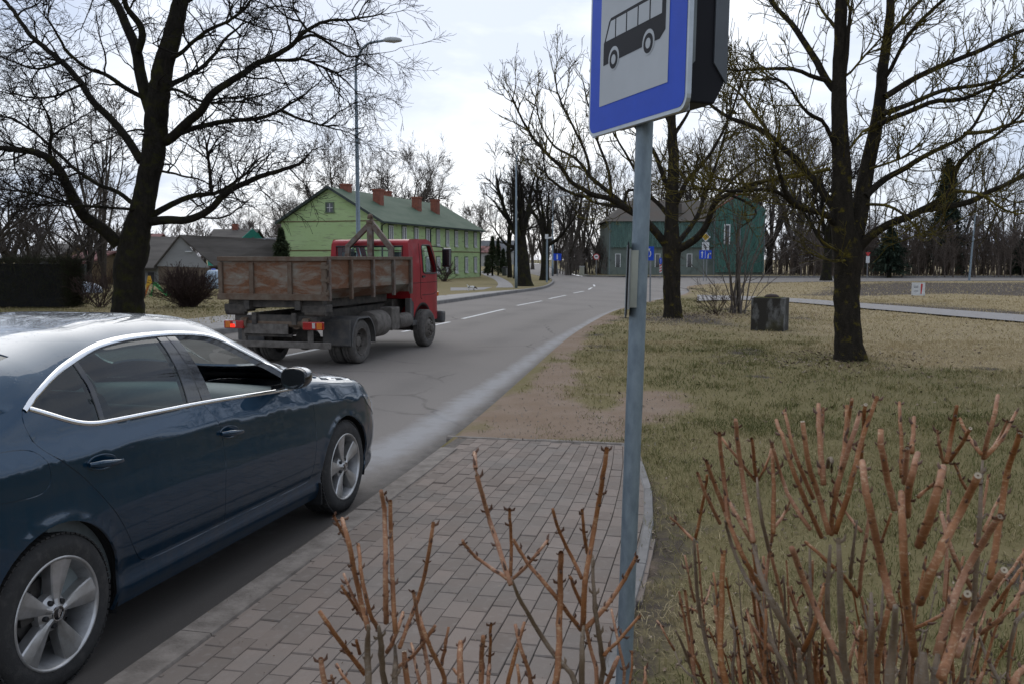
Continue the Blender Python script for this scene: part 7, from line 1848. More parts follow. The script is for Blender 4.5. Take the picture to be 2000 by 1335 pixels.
# toy slide
sl = empty('toy_slide', (bx(301, 40), 40, .1), R(20), 'green and yellow plastic toy slide on the lawn beside the big trunk', 'toy slide')
M_tg = plain('toy_green', (.05, .38, .10), .4); M_ty = plain('toy_yellow', (.62, .34, .02), .4); M_to = plain('toy_orange', (.5, .14, .02), .4)
for s_ in (-1, 1):
    mb = MB(); mb.prism([(-.2, 0), (-.08, 0), (.0, .62), (.12, .62), (.55, .1), (.75, .1), (.75, 0), (.5, 0), (.02, .5)], (0, .18 * s_ - .03, 0), (1, 0, 0), (0, 0, 1), (0, 1, 0), .06); mb.build('side_rail', M_tg, sl, rec=True)
    mb = MB(); mb.prism([(-.32, .35), (-.22, .9), (-.12, .9), (-.05, .6)], (0, .2 * s_ - .03, 0), (1, 0, 0), (0, 0, 1), (0, 1, 0), .06); mb.build('hand_hold', M_ty, sl, rec=True)
mb = MB(); mb.hexa([(-.42, -.2, 0), (-.34, -.2, 0), (-.34, .2, 0), (-.42, .2, 0), (-.2, -.2, .6), (-.12, -.2, .6), (-.12, .2, .6), (-.2, .2, .6)]); mb.build('ladder', M_to, sl, rec=True)
mb = MB(); mb.hexa([(0, -.15, .5), (.72, -.15, .02), (.72, .15, .02), (0, .15, .5), (0, -.15, .56), (.72, -.15, .07), (.72, .15, .07), (0, .15, .56)]); mb.build('chute', M_tg, sl, rec=True)
tk = empty('water_tank', (bx(419, 50), 50, .1), 0, 'pale blue rounded tank at the barn corner behind the round bush', 'tank'); mb = MB(); mb.lathe([(0, 0), (.42, 0), (.45, .1), (.45, .75), (.38, .95), (.2, 1.05), (0, 1.06)], (0, 0, 0), (0, 0, 1), 24); mb.build('drum', plain('pale_blue_plastic', (.34, .42, .50), .5), tk, True); mb = MB(); mb.lathe([(0, 0), (.12, 0), (.12, .06), (0, .07)], (0, 0, 1.05), (0, 0, 1), 12); mb.build('cap', M_sblue, tk)
tp = MB(); a = np.linspace(0, 2 * np.pi, 18, endpoint=False); rows = [[(1.0 * s_ * math.cos(t) * (1 + .1 * math.sin(3 * t)), .6 * s_ * math.sin(t), h) for t in a] for s_, h in ((1, 0), (.95, .25), (.75, .42), (.4, .52), (.02, .55))]; X = np.array(rows); i = np.arange(4)[:, None] * 18; j = np.arange(18)[None, :]; j2 = (j + 1) % 18; tp.addq(X.reshape(-1, 3), np.stack([i + j, i + j2, i + 18 + j2, i + 18 + j], -1).reshape(-1, 4)); tag(tp.build('tarpaulin_heap', plain('pale_tarpaulin', (.36, .40, .46), .5, 0, .3, 2), None, True, loc=(bx(158, 44), 44, .1), rec=True), 'low heap under a pale tarpaulin behind the bare bushes at left', 'tarpaulin')
# bins by the clipped conifers
for px, c, lab in ((985, (.03, .035, .03), 'dark litter bin standing left at the clipped conifers'), (991, (.2, .2, .21), 'grey litter bin standing right at the clipped conifers')):
    b_ = empty('litter_bin', (bx(px, 86), 86, .1), 0, lab, 'litter bin'); mb = MB(); mb.lathe([(0, 0), (.2, 0), (.24, .7), (.24, .74), (0, .74)], (0, 0, .05), (0, 0, 1), 14); mb.build('drum', plain('bin_body', c, .6), b_, autos=40); mb = MB(); mb.lathe([(.25, 0), (.25, .05), (.1, .12), (0, .13)], (0, 0, .79), (0, 0, 1), 14); mb.build('lid', M_sblack, b_, True)
# ---- skin-modifier figures: a dog on the verge, a walker far down the road
def skin(name, chain, mat, parent, loc=(0, 0, 0), rz=0, sub=2):
    """chain: list of (point, radius, parent index)"""
    me = bpy.data.meshes.new(name); me.from_pydata([c[0] for c in chain], [(c[2], i) for i, c in enumerate(chain) if c[2] >= 0], [])
    o = bpy.data.objects.new(name, me); COL.objects.link(o)
    m = o.modifiers.new('s', 'SKIN'); m.use_smooth_shade = True
    for v, c in zip(me.skin_vertices[0].data, chain): v.radius = (c[1], c[1])
    me.skin_vertices[0].data[0].use_root = True
    o.modifiers.new('d', 'SUBSURF').levels = sub; o.modifiers['d'].render_levels = sub
    dg = bpy.context.evaluated_depsgraph_get(); e = o.evaluated_get(dg); m2 = bpy.data.meshes.new_from_object(e); m2.name = name
    bpy.data.objects.remove(o); o = bpy.data.objects.new(name, m2); COL.objects.link(o); m2.materials.clear(); m2.materials.append(mat)
    for p_ in m2.polygons: p_.use_smooth = True
    o.parent = parent; o.location = loc; o.rotation_euler = (0, 0, rz); return o
def dogmat():
    m, n, l, b, o = newmat('white_and_black_fur'); tc = n.new('ShaderNodeTexCoord'); sp = n.new('ShaderNodeSeparateXYZ'); l.new(tc.outputs['Object'], sp.inputs[0]); f = noise(n, l, 6, 2)
    hd = ramp(n, l, mul(n, l, sp.outputs['X'], mul(n, l, f, .15), 'ADD'), .34, .38); pt = ramp(n, l, noise(n, l, 3.5, 1), .60, .62)
    l.new(mix(n, l, pt, mix(n, l, hd, (.62, .61, .58), (.035, .03, .03)), (.04, .035, .03)), b.inputs['Base Color']); b.inputs['Roughness'].default_value = .95; return m
dpos = G(921, 569); dog = empty('dog', dpos, R(-12), 'small white dog with a black head sniffing the verge before the green house', 'dog'); dog.scale = (.52, .52, .52)
dk = [((-.05, 0, .42), .105, -1), ((-.27, 0, .43), .10, 0), ((.12, 0, .42), .12, 0), ((.25, 0, .42), .11, 2), ((.36, 0, .40), .075, 3), ((.46, 0, .33), .075, 4), ((.55, 0, .27), .045, 5), ((.61, 0, .24), .032, 6),
      ((-.36, 0, .50), .03, 1), ((-.44, 0, .60), .024, 8), ((-.46, 0, .68), .014, 9),
      ((-.29, .07, .34), .07, 1), ((-.24, .08, .24), .04, 11), ((-.33, .08, .15), .028, 12), ((-.31, .08, .02), .026, 13), ((-.29, -.07, .34), .07, 1), ((-.24, -.08, .24), .04, 15), ((-.33, -.08, .15), .028, 16), ((-.31, -.08, .02), .026, 17),
      ((.24, .07, .30), .055, 3), ((.23, .075, .17), .034, 19), ((.24, .075, .02), .026, 20), ((.24, -.07, .30), .055, 3), ((.26, -.075, .17), .034, 22), ((.28, -.075, .02), .026, 23),
      ((.42, .06, .40), .03, 5), ((.40, .085, .34), .02, 25), ((.42, -.06, .40), .03, 5), ((.40, -.085, .34), .02, 27)]
skin('body', dk, dogmat(), dog)
wpos = np.array([bx(1067, 112), 112, .02]); man = empty('person', wpos, R(15), 'person in a bright blue jacket and dark trousers walking on the far roadside', 'person')
M_skin = plain('skin', (.45, .27, .20), .6); M_blue = plain('blue_jacket_cloth', (.02, .08, .38), .7); M_navy = plain('dark_trousers', (.015, .018, .03), .8)
pk = [((0, 0, .95), .14, -1), ((0, 0, 1.15), .14, 0), ((0, 0, 1.36), .16, 1), ((0, 0, 1.50), .06, 2), ((0, -.01, 1.60), .085, 3), ((0, -.01, 1.70), .085, 4), ((.09, 0, .88), .10, 0), ((.10, -.12, .50), .07, 6), ((.10, -.10, .10), .05, 7), ((.10, -.22, .04), .045, 8), ((-.09, 0, .88), .10, 0), ((-.10, .10, .50), .07, 10), ((-.10, .28, .12), .05, 11), ((-.10, .20, .05), .045, 12),
      ((.20, 0, 1.40), .065, 2), ((.25, .10, 1.14), .05, 14), ((.24, .02, .92), .04, 15), ((.24, .0, .84), .035, 16), ((-.20, 0, 1.40), .065, 2), ((-.25, -.10, 1.14), .05, 18), ((-.24, -.18, .93), .04, 19), ((-.24, -.2, .85), .035, 20)]
skin('body', pk, M_skin, man)
jk = [((0, 0, .90), .17, -1), ((0, 0, 1.15), .165, 0), ((0, 0, 1.37), .185, 1), ((0, 0, 1.46), .10, 2), ((.20, 0, 1.41), .085, 2), ((.25, .10, 1.14), .07, 4), ((.24, .03, .95), .058, 5), ((-.20, 0, 1.41), .085, 2), ((-.25, -.10, 1.14), .07, 7), ((-.24, -.17, .96), .058, 8)]
skin('jacket', jk, M_blue, man)
tk_ = [((0, 0, .92), .15, -1), ((.09, 0, .86), .115, 0), ((.10, -.12, .50), .085, 1), ((.10, -.10, .12), .07, 2), ((-.09, 0, .86), .115, 0), ((-.10, .10, .50), .085, 4), ((-.10, .27, .14), .07, 5)]
skin('trousers', tk_, M_navy, man)
mb = MB(); mb.lathe([(.0, .10), (.06, .085), (.092, .03), (.095, -.02), (.08, -.04)], (0, 0, 1.70), (0, 0, 1), 14); mb.build('hair', plain('dark_hair', (.03, .02, .015), .8), man, True)

# ================================================================ further trees, bushes, wood
def spread_tree(seed, H, tr, fork, nlead, spread, minr, dens=1.0, up=.06, wob=.10, lean=0.0, lens=1.0, levels=3):
    tg = TG(seed, minr); top = np.array([lean * fork * H, 0, fork * H])
    P, r = tg.line(np.array([0, 0, -.1]), np.array([lean, 0, 1.0]), fork * H + .1, tr * 1.25, tr * .85, H / 22, .02)
    r[0] *= 1.25; tg.emit(P, r); P0 = P[-1]
    prm = [dict(dens=1.15 * dens * 9 / H, ang=.75, len=H * .26 * lens, r=tr * .20, step=H / 38, wob=wob, up=up, kink=.04, tap=.55, tip=2),
           dict(dens=2.0 * dens * 9 / H * 1.2, ang=.65, len=H * .13 * lens, r=max(tr * .075, minr), step=H / 55, wob=wob, up=up * .8, tap=.4, tip=1),
           dict(dens=3.0 * dens * 9 / H * 1.2, ang=.6, len=H * .06 * lens, r=minr * 1.1, step=H / 60, wob=wob, up=up * .5)][:levels]
    for k in range(nlead):
        az = 2 * np.pi * (k + tg.r.uniform(-.25, .25)) / nlead; tilt = spread * tg.r.uniform(.45, 1.15) * (0.25 if k == 0 else 1)
        d = np.array([math.sin(tilt) * math.cos(az), math.sin(tilt) * math.sin(az), math.cos(tilt)])
        Q, q = tg.line(P0 - np.array([0, 0, tg.r.uniform(0, fork * H * .25)]), d, H * (1 - fork) * tg.r.uniform(.75, 1.0) , tr * tg.r.uniform(.5, .72), minr * 1.5, H / 30, wob * .7, up * .8, .03)
        tg.emit(Q, q); tg.sub(Q, q, 0, prm)
    return tg
def put_tree(tg, pos, label, m1=None, m2=None, rz=0, name='bare_tree', group='bare trees in the background', sc=1.0):
    root = empty(name, pos, rz, label, 'tree', group); root.scale = (sc, sc, sc); tg.done(root, m1 or M_bark3, m2 or M_twig3); return root
def copy_put(src, pos, label, rz, sc, sx=1.0):
    c = copy_tree(src); c.location = pos; c.rotation_euler = (0, 0, rz); c.scale = (sc * sx, sc * sx, sc); c['label'] = label; return c
def pos(px, Y, z=.1): return np.array([bx(px, Y), Y, z])
def hz(py, Y): return bz(py, Y)
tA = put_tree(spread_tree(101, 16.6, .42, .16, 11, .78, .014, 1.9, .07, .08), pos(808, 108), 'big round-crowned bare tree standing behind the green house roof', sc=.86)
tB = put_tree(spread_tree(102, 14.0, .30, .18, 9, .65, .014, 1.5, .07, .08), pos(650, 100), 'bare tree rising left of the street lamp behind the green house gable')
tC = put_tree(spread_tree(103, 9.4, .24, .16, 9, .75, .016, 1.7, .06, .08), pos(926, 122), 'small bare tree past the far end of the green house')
tD = put_tree(spread_tree(104, 8.3, .37, .36, 5, .62, .011, 1.35, .10, .13, -.12, 1.05), G(1026, 559), 'dark leaning roadside tree beside the corner street lamp', M_bark1, M_twig1)
tE = put_tree(spread_tree(105, 9.2, .30, .34, 5, .60, .013, 1.5, .09, .12, .05), pos(1063, 70), 'dark bare tree on the grass corner right of the leaning roadside tree', M_bark1, M_twig1)
copy_put(tE, pos(996, 80), 'thin dark tree trunk left of the leaning roadside tree', 1.9, .85, .7); copy_put(tE, pos(1008, 76), 'second thin tree left of the leaning roadside tree, close to the lamp pole', 4.0, .95, .7)
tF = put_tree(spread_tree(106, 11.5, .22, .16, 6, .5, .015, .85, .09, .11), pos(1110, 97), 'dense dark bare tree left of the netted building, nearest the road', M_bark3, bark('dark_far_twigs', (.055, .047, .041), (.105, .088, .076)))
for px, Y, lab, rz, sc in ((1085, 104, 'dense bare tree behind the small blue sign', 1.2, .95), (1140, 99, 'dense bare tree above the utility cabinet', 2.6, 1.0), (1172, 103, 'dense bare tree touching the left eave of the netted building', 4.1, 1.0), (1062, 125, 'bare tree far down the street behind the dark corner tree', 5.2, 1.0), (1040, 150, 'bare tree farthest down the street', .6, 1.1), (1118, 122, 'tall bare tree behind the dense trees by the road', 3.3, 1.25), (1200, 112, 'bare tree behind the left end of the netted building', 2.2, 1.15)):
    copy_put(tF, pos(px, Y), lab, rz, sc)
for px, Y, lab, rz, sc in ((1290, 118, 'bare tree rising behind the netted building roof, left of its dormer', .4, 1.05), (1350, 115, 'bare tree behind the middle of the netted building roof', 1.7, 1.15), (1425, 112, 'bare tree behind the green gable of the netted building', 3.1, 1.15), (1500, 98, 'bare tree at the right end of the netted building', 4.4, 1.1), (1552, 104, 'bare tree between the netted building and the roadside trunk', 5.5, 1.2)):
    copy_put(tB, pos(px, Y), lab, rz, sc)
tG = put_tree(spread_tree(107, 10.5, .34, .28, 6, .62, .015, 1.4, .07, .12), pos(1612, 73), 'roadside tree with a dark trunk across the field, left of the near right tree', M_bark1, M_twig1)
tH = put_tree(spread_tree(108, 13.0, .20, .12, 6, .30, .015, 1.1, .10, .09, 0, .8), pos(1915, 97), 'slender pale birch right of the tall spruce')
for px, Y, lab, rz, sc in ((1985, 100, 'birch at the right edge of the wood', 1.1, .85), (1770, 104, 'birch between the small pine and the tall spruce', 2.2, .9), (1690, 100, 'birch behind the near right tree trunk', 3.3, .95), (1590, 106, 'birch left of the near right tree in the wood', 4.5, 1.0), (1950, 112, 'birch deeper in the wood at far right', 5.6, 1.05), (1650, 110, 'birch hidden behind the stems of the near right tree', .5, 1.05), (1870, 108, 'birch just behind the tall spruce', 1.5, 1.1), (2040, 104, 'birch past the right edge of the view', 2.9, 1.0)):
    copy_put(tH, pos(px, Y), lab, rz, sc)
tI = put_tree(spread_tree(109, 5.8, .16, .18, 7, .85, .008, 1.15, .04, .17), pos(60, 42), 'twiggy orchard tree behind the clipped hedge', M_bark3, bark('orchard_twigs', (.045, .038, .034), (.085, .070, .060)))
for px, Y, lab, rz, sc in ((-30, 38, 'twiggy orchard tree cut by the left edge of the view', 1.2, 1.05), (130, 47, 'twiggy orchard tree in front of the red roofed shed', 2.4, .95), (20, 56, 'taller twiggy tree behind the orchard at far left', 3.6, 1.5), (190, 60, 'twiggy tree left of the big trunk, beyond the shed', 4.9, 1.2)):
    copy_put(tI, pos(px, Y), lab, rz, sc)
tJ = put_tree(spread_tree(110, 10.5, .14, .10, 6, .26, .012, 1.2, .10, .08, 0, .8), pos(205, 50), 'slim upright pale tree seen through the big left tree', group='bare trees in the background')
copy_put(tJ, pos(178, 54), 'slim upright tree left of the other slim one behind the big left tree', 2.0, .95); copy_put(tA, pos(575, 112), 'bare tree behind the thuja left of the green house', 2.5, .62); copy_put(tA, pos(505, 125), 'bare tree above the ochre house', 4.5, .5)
# conifers
def conifer_mesh(seed, H, rad, n, droop, mat, lw=.16, col=False):
    r_ = np.random.default_rng(seed); mb = MB(); V = []; Q = []
    for k in range(n):
        t = r_.random() ** .75; z = H * (.10 + .90 * t); R_ = rad * (1 - t) ** .85 * (1 + .22 * math.sin(z * 5.2 + 1)) * r_.uniform(.55, 1.08) + .05
        a = r_.uniform(0, 2 * np.pi); s0 = R_ * r_.uniform(.05, .35)
        d = np.array([math.cos(a), math.sin(a), 0]); m_ = 5
        for q in range(m_):
            f = s0 + (R_ - s0) * (q + r_.random()) / m_; p = d * f + np.array([0, 0, z - droop * f * f / max(rad, .1) + r_.normal(0, .05)])
            u_ = unit(d + r_.normal(0, .6, 3)); v_ = unit(np.cross(u_, [0, 0, 1]) + r_.normal(0, .35, 3)); L_ = lw * r_.uniform(.7, 1.7); w_ = lw * r_.uniform(.25, .6)
            o = len(V); V += [p - u_ * L_, p + v_ * w_ * .6 - np.array([0, 0, .03]), p + u_ * L_ - np.array([0, 0, .1 * L_]), p - v_ * w_ * .6 - np.array([0, 0, .03])]; Q.append((o, o + 1, o + 2, o + 3))
    mb.addq(np.array(V), np.array(Q)); return mb
M_need = plain('dark_spruce_needles', (.018, .030, .022), .85, 0, .4, 1.5, col2=(.035, .05, .03), spec=.2)
M_thuja = plain('thuja_green', (.020, .030, .014), .9, 0, .4, 4, col2=(.04, .05, .02), spec=.2)
def conifer(name, p, H, rad, n, droop, label, mat, lw=.16):
    root = empty(name, p, 0, label, 'conifer'); conifer_mesh(int(p[0] * 10) % 97 + 3, H, rad, n, droop, mat, lw).build('crown', mat, root); mb = MB(); mb.tube([(0, 0, -.1), (0, 0, H * .5), (0, 0, H * .97)], [rad * .07 + .05, rad * .045 + .03, .015], 8); mb.build('trunk', M_bark1, root); return root
conifer('spruce_tree', pos(1842, 92), hz(316, 92), 3.4, 1500, .55, 'tall dark spruce standing in the wood edge at right', M_need, .30)
conifer('pine_tree', pos(1735, 84), hz(446, 84), 2.5, 800, .2, 'short broad dark pine left of the tall spruce', M_need, .26)
conifer('pine_tree', pos(1992, 88), hz(470, 88), 1.7, 500, .3, 'small dark pine at the right edge of the view', M_need, .24)
conifer('thuja', pos(552, 60), hz(448, 60), 1.15, 1300, .02, 'dark pointed thuja beside the green house gable', M_thuja, .12)
for px, Y, tp_, w_, lab in ((962, 88, 462, .75, 'tallest clipped dark conifer by the street past the green house'), (973, 90, 466, .55, 'clipped dark conifer just right of the tallest one'), (983, 89, 488, .5, 'short clipped conifer above the litter bins'), (993, 91, 480, .42, 'narrow clipped conifer nearest the thin trees'), (953, 90, 500, .6, 'low clipped conifer against the green house corner')):
    conifer('clipped_conifer', pos(px, Y), hz(tp_, Y), w_, 420, .02, lab, M_thuja, .14)
# bushes
M_bush = bark('purple_brown_twigs', (.050, .034, .030), (.095, .066, .058)); M_hedge = bark('dark_hedge_twigs', (.022, .020, .015), (.05, .042, .03), (.035, .045, .018), 5, (.45, .6))
def bush(name, p, w, h, n, label, mat, seed, upr=.7, rr=.006, cat='bush', flat=.9):
    root = empty(name, p, 0, label, cat); tg = TG(seed, rr)
    for k in range(n):
        a = tg.r.uniform(0, 2 * np.pi); t = tg.r.uniform(0, 1) ** .6 * 1.15; d = np.array([math.sin(t) * math.cos(a), math.sin(t) * math.sin(a) * flat, math.cos(t) * upr + .15])
        L_ = (h if t < .5 else (h * .6 + w * .4)) * tg.r.uniform(.7, 1.02)
        P, r = tg.line(np.array([tg.r.normal(0, w * .09), tg.r.normal(0, w * .09), -.05]), d, L_, rr * 2.2, rr, h / 9, .10, .05)
        tg.emit(P, r); tg.sub(P, r, 0, [dict(dens=5.0, ang=.5, len=h * .34, r=rr * 1.2, step=h / 10, wob=.14, up=.06, **{'from': .25}), dict(dens=4, ang=.6, len=h * .14, r=rr, step=h / 12, wob=.14, up=.04)])
    tg.t.F and tg.t.build('twigs', mat, root, True); tg.w.F and tg.w.build('stems', mat, root, True); return root
bush('round_bush', G(368, 600), 1.35, 1.5, 190, 'round dense purple-brown bush on the lawn behind the truck', M_bush, 41, .85, .0065)
bush('bare_bush', G(196, 601), .8, 1.7, 30, 'thin bare bush between the clipped hedge and the big trunk', M_bush, 42, 1.0, .006); bush('bare_bush', pos(165, 33), .7, 1.5, 26, 'low bare bush just right of the clipped hedge', M_bush, 43, 1.0, .006)
bush('bare_bush', pos(868, 66), .9, 1.7, 30, 'bare bush against the green house facade beside the truck mirror', M_bush, 44, 1.0, .009)
bush('bare_bush', pos(1400, 26.8), .55, 1.15, 26, 'low brush of thin twigs left of the multi-stemmed bush', M_bush, 45, 1.1, .004)
# multi-stem bush
root = empty('multi_stemmed_bush', G(1442, 613), 0, 'multi-stemmed bare bush with thin upright stems beside the concrete box', 'bush'); tg = TG(51, .0048)
for k, (tx, ty, rr) in enumerate([(1385, 470, 7), (1400, 420, 8), (1420, 400, 12), (1432, 380, 14), (1445, 395, 15), (1452, 370, 13), (1462, 400, 12), (1475, 380, 11), (1490, 420, 10), (1505, 440, 9), (1530, 470, 7), (1370, 520, 6), (1410, 450, 9), (1468, 440, 10), (1550, 510, 6), (1440, 430, 9), (1515, 400, 8), (1365, 560, 5)]):
    b0 = np.array([tg.r.normal(0, .16), tg.r.normal(0, .2), -.05]); tx = 1442 + (tx - 1442) * 1.3; rr *= .72; e = AT(tx, ty, 27.2 + tg.r.normal(0, .8)) - G(1442, 613)
    mid = b0 * .45 + e * .55 + np.array([(b0[0] - e[0]) * .12, 0, .2]); Q, q = smoothP([b0, mid, e], [rr * .0034, rr * .0026, .006], .2); Q = Q + np.cumsum(tg.r.normal(0, .012, Q.shape), 0) * .6
    tg.emit(Q, q); tg.sub(Q, q, 0, [dict(dens=2.4, ang=.5, len=1.0, r=.010, step=.14, wob=.08, up=.06, **{'from': .3}), dict(dens=3.2, ang=.55, len=.45, r=.006, step=.12, wob=.1, up=.05)])
tg.w.build('stems', M_bark3, root, True); tg.t.build('twigs', M_twig3, root, True)
# clipped hedge at the far left
def hedge(name, x0, x1, y0, y1, h, n, label, seed):
    r_ = np.random.default_rng(seed); c = np.array([(x0 + x1) / 2, (y0 + y1) / 2, .1]); root = empty(name, c, 0, label, 'hedge'); tg = MB(); 
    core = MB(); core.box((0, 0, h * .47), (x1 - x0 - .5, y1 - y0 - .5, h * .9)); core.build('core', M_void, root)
    for k in range(n):
        p = np.array([r_.uniform(x0, x1) - c[0], r_.uniform(y0, y1) - c[1], r_.uniform(.0, h)]); f = r_.integers(0, 3)
        if f == 0: p[1] = (y0 - c[1]) + abs(r_.normal(0, .10))
        elif f == 1: p[0] = (x1 - c[0]) - abs(r_.normal(0, .10))
        else: p[2] = h - abs(r_.normal(0, .08))
        d = unit(r_.normal(0, 1, 3) + np.array([.2 if f == 1 else 0, -.3 if f == 0 else 0, .9])); L_ = r_.uniform(.12, .34)
        m_ = p + d * L_ * .5 + r_.normal(0, .02, 3); tg.tube([p, m_, p + d * L_], [.006, .005, .004], 3, False)
    tg.build('twigs', M_hedge, root); return root
hedge('clipped_hedge', -24, bx(132, 30.2), 30.2, 31.4, 1.62, 9000, 'clipped dark hedge at the far left behind the car roof', 61)
# ---- far wood and brush read as one mass
def wood(name, spots, mat, minr, seed, hh, label=None, dens=1.0):
    r_ = np.random.default_rng(seed); kinds = []
    for v in range(14):                          # fourteen different plants, each set down turned and scaled
        tg = TG(seed * 20 + v, minr); h = hh; tr = h * .012 + .02; P, r = tg.line(np.zeros(3), np.array([tg.r.normal(0, .07), tg.r.normal(0, .07), 1]), h, tr, minr, h / 9, .05)
        tg.emit(P, r); tg.sub(P, r, 0, [dict(dens=2.2 * dens * 8 / h, ang=.55, len=h * .30, r=tr * .4, step=h / 14, wob=.1, up=.08, **{'from': .12}), dict(dens=2.2 * dens * 8 / h, ang=.55, len=h * .14, r=minr, step=h / 14, wob=.1, up=.05)])
        mb = tg.w; o = mb.n
        for k, l_ in tg.t.F.items():
            for f, m_ in l_: mb.F.setdefault(k, []).append((f + o, m_))
        V = np.concatenate(mb.V + tg.t.V); kinds.append((V, {k: np.concatenate([f for f, _ in l_]) for k, l_ in mb.F.items()}))
    out = MB()
    for (x, y) in spots:
        V, F = kinds[r_.integers(0, 14)]; s_ = r_.uniform(.55, 1.15); a = r_.uniform(0, 6.28); c_, n_ = math.cos(a), math.sin(a)
        W_ = V * s_; W_ = np.stack([W_[:, 0] * c_ - W_[:, 1] * n_ + x, W_[:, 0] * n_ + W_[:, 1] * c_ + y, W_[:, 2] + .03], 1); o = out.n
        out.V.append(W_); out.n += len(W_); out.attr.append(np.zeros(len(W_)))
        for k, f in F.items(): out.F.setdefault(k, []).append((f + o, 0))
    return tag(out.build(name, mat, None, True), kind='stuff')
wr = np.random.default_rng(77)
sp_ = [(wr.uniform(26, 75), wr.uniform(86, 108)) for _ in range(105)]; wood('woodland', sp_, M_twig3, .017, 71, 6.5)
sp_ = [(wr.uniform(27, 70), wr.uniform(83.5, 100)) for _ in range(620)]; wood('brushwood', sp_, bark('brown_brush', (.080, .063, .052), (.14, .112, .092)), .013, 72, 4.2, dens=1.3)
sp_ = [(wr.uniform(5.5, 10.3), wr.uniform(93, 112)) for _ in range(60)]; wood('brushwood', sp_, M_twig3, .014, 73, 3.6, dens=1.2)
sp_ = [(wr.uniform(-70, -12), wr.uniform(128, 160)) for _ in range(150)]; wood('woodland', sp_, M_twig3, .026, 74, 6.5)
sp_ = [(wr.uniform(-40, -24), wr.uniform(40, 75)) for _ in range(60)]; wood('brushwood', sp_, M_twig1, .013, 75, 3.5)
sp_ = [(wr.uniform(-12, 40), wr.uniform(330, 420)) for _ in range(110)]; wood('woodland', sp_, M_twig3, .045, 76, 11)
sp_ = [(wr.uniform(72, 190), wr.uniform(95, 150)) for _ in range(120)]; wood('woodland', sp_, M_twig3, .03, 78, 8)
# ================================================================ grass blades, leaf litter, small stones
gr_ = np.random.default_rng(12)
def scatter(n, x0, x1, y0, y1, bias=1.0):
    y = y0 + (y1 - y0) * gr_.random(n) ** bias; x = gr_.uniform(x0, x1, n); return x, y
BR = base_excl = None
def build_grass(name, x, y, L, Wd, thr=.9):
    Q = np.stack([x, y], 1); k = ~pip(Q, ROAD) & ~pip(Q, PAVE) & (dist_line(Q, ROAD[::2], True) > .14)
    x, y, L, Wd = x[k], y[k], L[k], Wd[k]; d, dr, so = masks(x, y)
    cl = fbm(x, y, .5, 41); keep = (gr_.random(len(x)) > (d * 1.15 + so * .75 - .05)) & (gr_.random(len(x)) < np.clip(.25 + 1.6 * (cl - .25), .1, 1))
    x, y, L, Wd, dr, d = x[keep], y[keep], L[keep], Wd[keep], dr[keep], d[keep]; L = L * (1 - .5 * d)
    n = len(x); z = hgt(x, y) - .004; a = gr_.uniform(0, 2 * np.pi, n); lean = np.abs(gr_.normal(.55, .4, n)); b = gr_.uniform(0, 2 * np.pi, n)
    B = np.stack([x, y, z], 1); s = np.stack([np.cos(a), np.sin(a), 0 * a], 1) * (Wd / 2)[:, None]
    ln = np.stack([np.cos(b) * np.sin(lean), np.sin(b) * np.sin(lean), np.cos(lean)], 1)
    m_ = B + ln * (L * .55)[:, None]; ln2 = ln + np.stack([np.cos(b), np.sin(b), -.9 + 0 * b], 1) * .55; t = m_ + ln2 * (L * .45)[:, None]; t[:, 2] = np.maximum(t[:, 2], z + .004)
    V = np.concatenate([B - s, B + s, m_ + s * .8, m_ - s * .8, t]); i = np.arange(n)
    mb = MB(); dry_ = np.clip(dr * 1.0 + .18 + (fbm(x, y, .8, 55) - .5) * 1.3 + gr_.normal(0, .26, n), 0, 1); va = np.concatenate([dry_] * 5)
    mb.addq(V, np.stack([i, i + n, i + 2 * n, i + 3 * n], 1), 0, va); mb.F.setdefault(3, []).append((np.stack([i + 3 * n, i + 2 * n, i + 4 * n], 1), 0))
    return tag(mb.build(name, M_blade, None, attr=True), kind='stuff')
def blade_mat():
    m, n, l, b, o = newmat('grass_blades'); a = n.new('ShaderNodeAttribute'); a.attribute_name = 'val'
    r = n.new('ShaderNodeValToRGB'); l.new(a.outputs['Fac'], r.inputs['Fac']); e = r.color_ramp.elements
    e[0].position = 0; e[0].color = (.085, .090, .026, 1); e[1].position = 1; e[1].color = (.45, .36, .21, 1)
    q = e.new(.35); q.color = (.17, .152, .055, 1); q = e.new(.65); q.color = (.29, .235, .115, 1)
    l.new(r.outputs[0], b.inputs['Base Color']); b.inputs['Roughness'].default_value = .8; b.inputs['Specular IOR Level'].default_value = .2
    return m
M_blade = blade_mat()
def U(n, a, b): return gr_.uniform(a, b, n)
n = 125000; x, y = scatter(n, .2, 6.5, 2.6, 9.5, 1.0); build_grass('grass', x, y, U(n, .025, .08), U(n, .0026, .005))
n = 90000; x, y = scatter(n, -.8, 12, 8, 18, .9); build_grass('grass', x, y, U(n, .03, .085), U(n, .005, .010))
n = 80000; x, y = scatter(n, .5, 20, 16, 37, .9); build_grass('grass', x, y, U(n, .04, .10), U(n, .010, .020))
n = 30000; x, y = scatter(n, -19, -6, 23, 48, 1.0); build_grass('grass', x, y, U(n, .04, .10), U(n, .016, .03))
n = 40000; x, y = scatter(n, 9, 42, 34, 66, 1.0); build_grass('grass', x, y, U(n, .05, .12), U(n, .022, .04))
def tufts(name, k, x0, x1, y0, y1, L0, L1, w0, w1):
    cx, cy = scatter(k, x0, x1, y0, y1); m_ = gr_.integers(14, 40, k); x = np.repeat(cx, m_) + gr_.normal(0, .045, m_.sum()); y = np.repeat(cy, m_) + gr_.normal(0, .045, m_.sum()); n = len(x)
    return build_grass(name, x, y, U(n, L0, L1), U(n, w0, w1))
tufts('grass', 420, .6, 6, 2.8, 9, .07, .15, .0025, .0045); tufts('grass', 700, -.3, 11, 8.5, 18, .07, .15, .004, .007); tufts('grass', 60, -.4, 1.2, 8.4, 12, .05, .11, .004, .007)
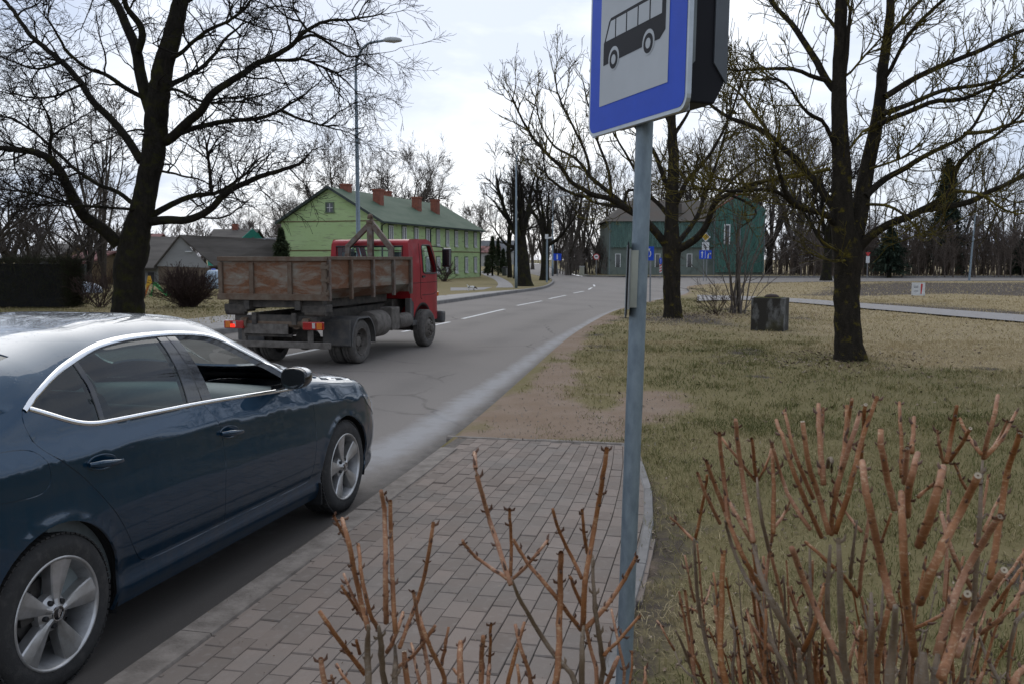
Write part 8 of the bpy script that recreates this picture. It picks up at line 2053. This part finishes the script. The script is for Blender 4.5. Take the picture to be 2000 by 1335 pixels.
# dead leaves and grit
def litter(name, x, y, size, mat, flat=True, kind='stuff', z0=None, curl=.35):
    n = len(x); z = (hgt(x, y) + .008) if z0 is None else np.full(n, z0); a = gr_.uniform(0, 2 * np.pi, n); B = np.stack([x, y, z], 1); u_ = np.stack([np.cos(a), np.sin(a), gr_.normal(0, curl, n)], 1) * size[:, None]; v_ = np.stack([-np.sin(a), np.cos(a), gr_.normal(0, curl, n)], 1) * (size * .55)[:, None]
    up = np.stack([0 * x, 0 * x, size * gr_.uniform(.1, .4, n)], 1); V = np.concatenate([B - u_ + up, B - v_ * .9, B + u_ + up * .6, B + v_ * .9]); i = np.arange(n); mb = MB(); mb.addq(V, np.stack([i, i + n, i + 2 * n, i + 3 * n], 1), 0, np.tile(gr_.random(n), 4)); return tag(mb.build(name, mat, None, attr=True), kind=kind)
def leaf_mat():
    m, n, l, b, o = newmat('dead_leaves'); a = n.new('ShaderNodeAttribute'); a.attribute_name = 'val'; r = n.new('ShaderNodeValToRGB'); l.new(a.outputs['Fac'], r.inputs['Fac']); e = r.color_ramp.elements
    e[0].color = (.045, .028, .017, 1); e[1].color = (.30, .24, .17, 1); q = e.new(.55); q.color = (.13, .08, .045, 1); l.new(r.outputs[0], b.inputs['Base Color']); b.inputs['Roughness'].default_value = .8; return m
M_leaf = leaf_mat()
def onlawn(x, y):
    Q = np.stack([x, y], 1); k = ~pip(Q, ROAD) & ~pip(Q, PAVE) & (dist_line(Q, ROAD[::2], True) > .15); return x[k], y[k]
n = 2600; x, y = scatter(n, .3, 4.5, 2.6, 9); k = gr_.random(n) < np.clip(1.2 - np.abs(x - 1.25) * .55, .12, 1); x, y = onlawn(x[k], y[k]); litter('fallen_leaves', x, y, gr_.uniform(.007, .019, len(x)), M_leaf)
n = 1800; x, y = scatter(n, 1, 14, 9, 32); x, y = onlawn(x, y); litter('fallen_leaves', x, y, gr_.uniform(.014, .04, len(x)), M_leaf)
n = 1500; x = np.concatenate([gr_.normal(6.4, 1.3, n), gr_.normal(5.5, .9, n // 2)]); y = np.concatenate([gr_.normal(27.0, 1.2, n), gr_.normal(14.6, .9, n // 2)]); x, y = onlawn(x, y); litter('fallen_leaves', x, y, gr_.uniform(.015, .045, len(x)), M_leaf)
M_grit = plain('grit', (.30, .26, .22), .9, 0, .5, 90, col2=(.14, .115, .09))
n = 5000; x, y = scatter(n, -.7, 3.2, 7.8, 16, 1.2); x, y = onlawn(x, y); d, dr, so = masks(x, y); k = gr_.random(len(x)) < d; x, y = x[k], y[k]; litter('grit', x, y, gr_.uniform(.003, .011, len(x)), M_grit, curl=.9)
n = 700; y = gr_.uniform(2.8, 8.0, n); x = gr_.uniform(-1.7, 1.0, n); Q = np.stack([x, y], 1); k = pip(Q, PAVE); litter('grit', x[k], y[k], gr_.uniform(.0018, .006, k.sum()), M_leaf, z0=.1135, curl=.5)
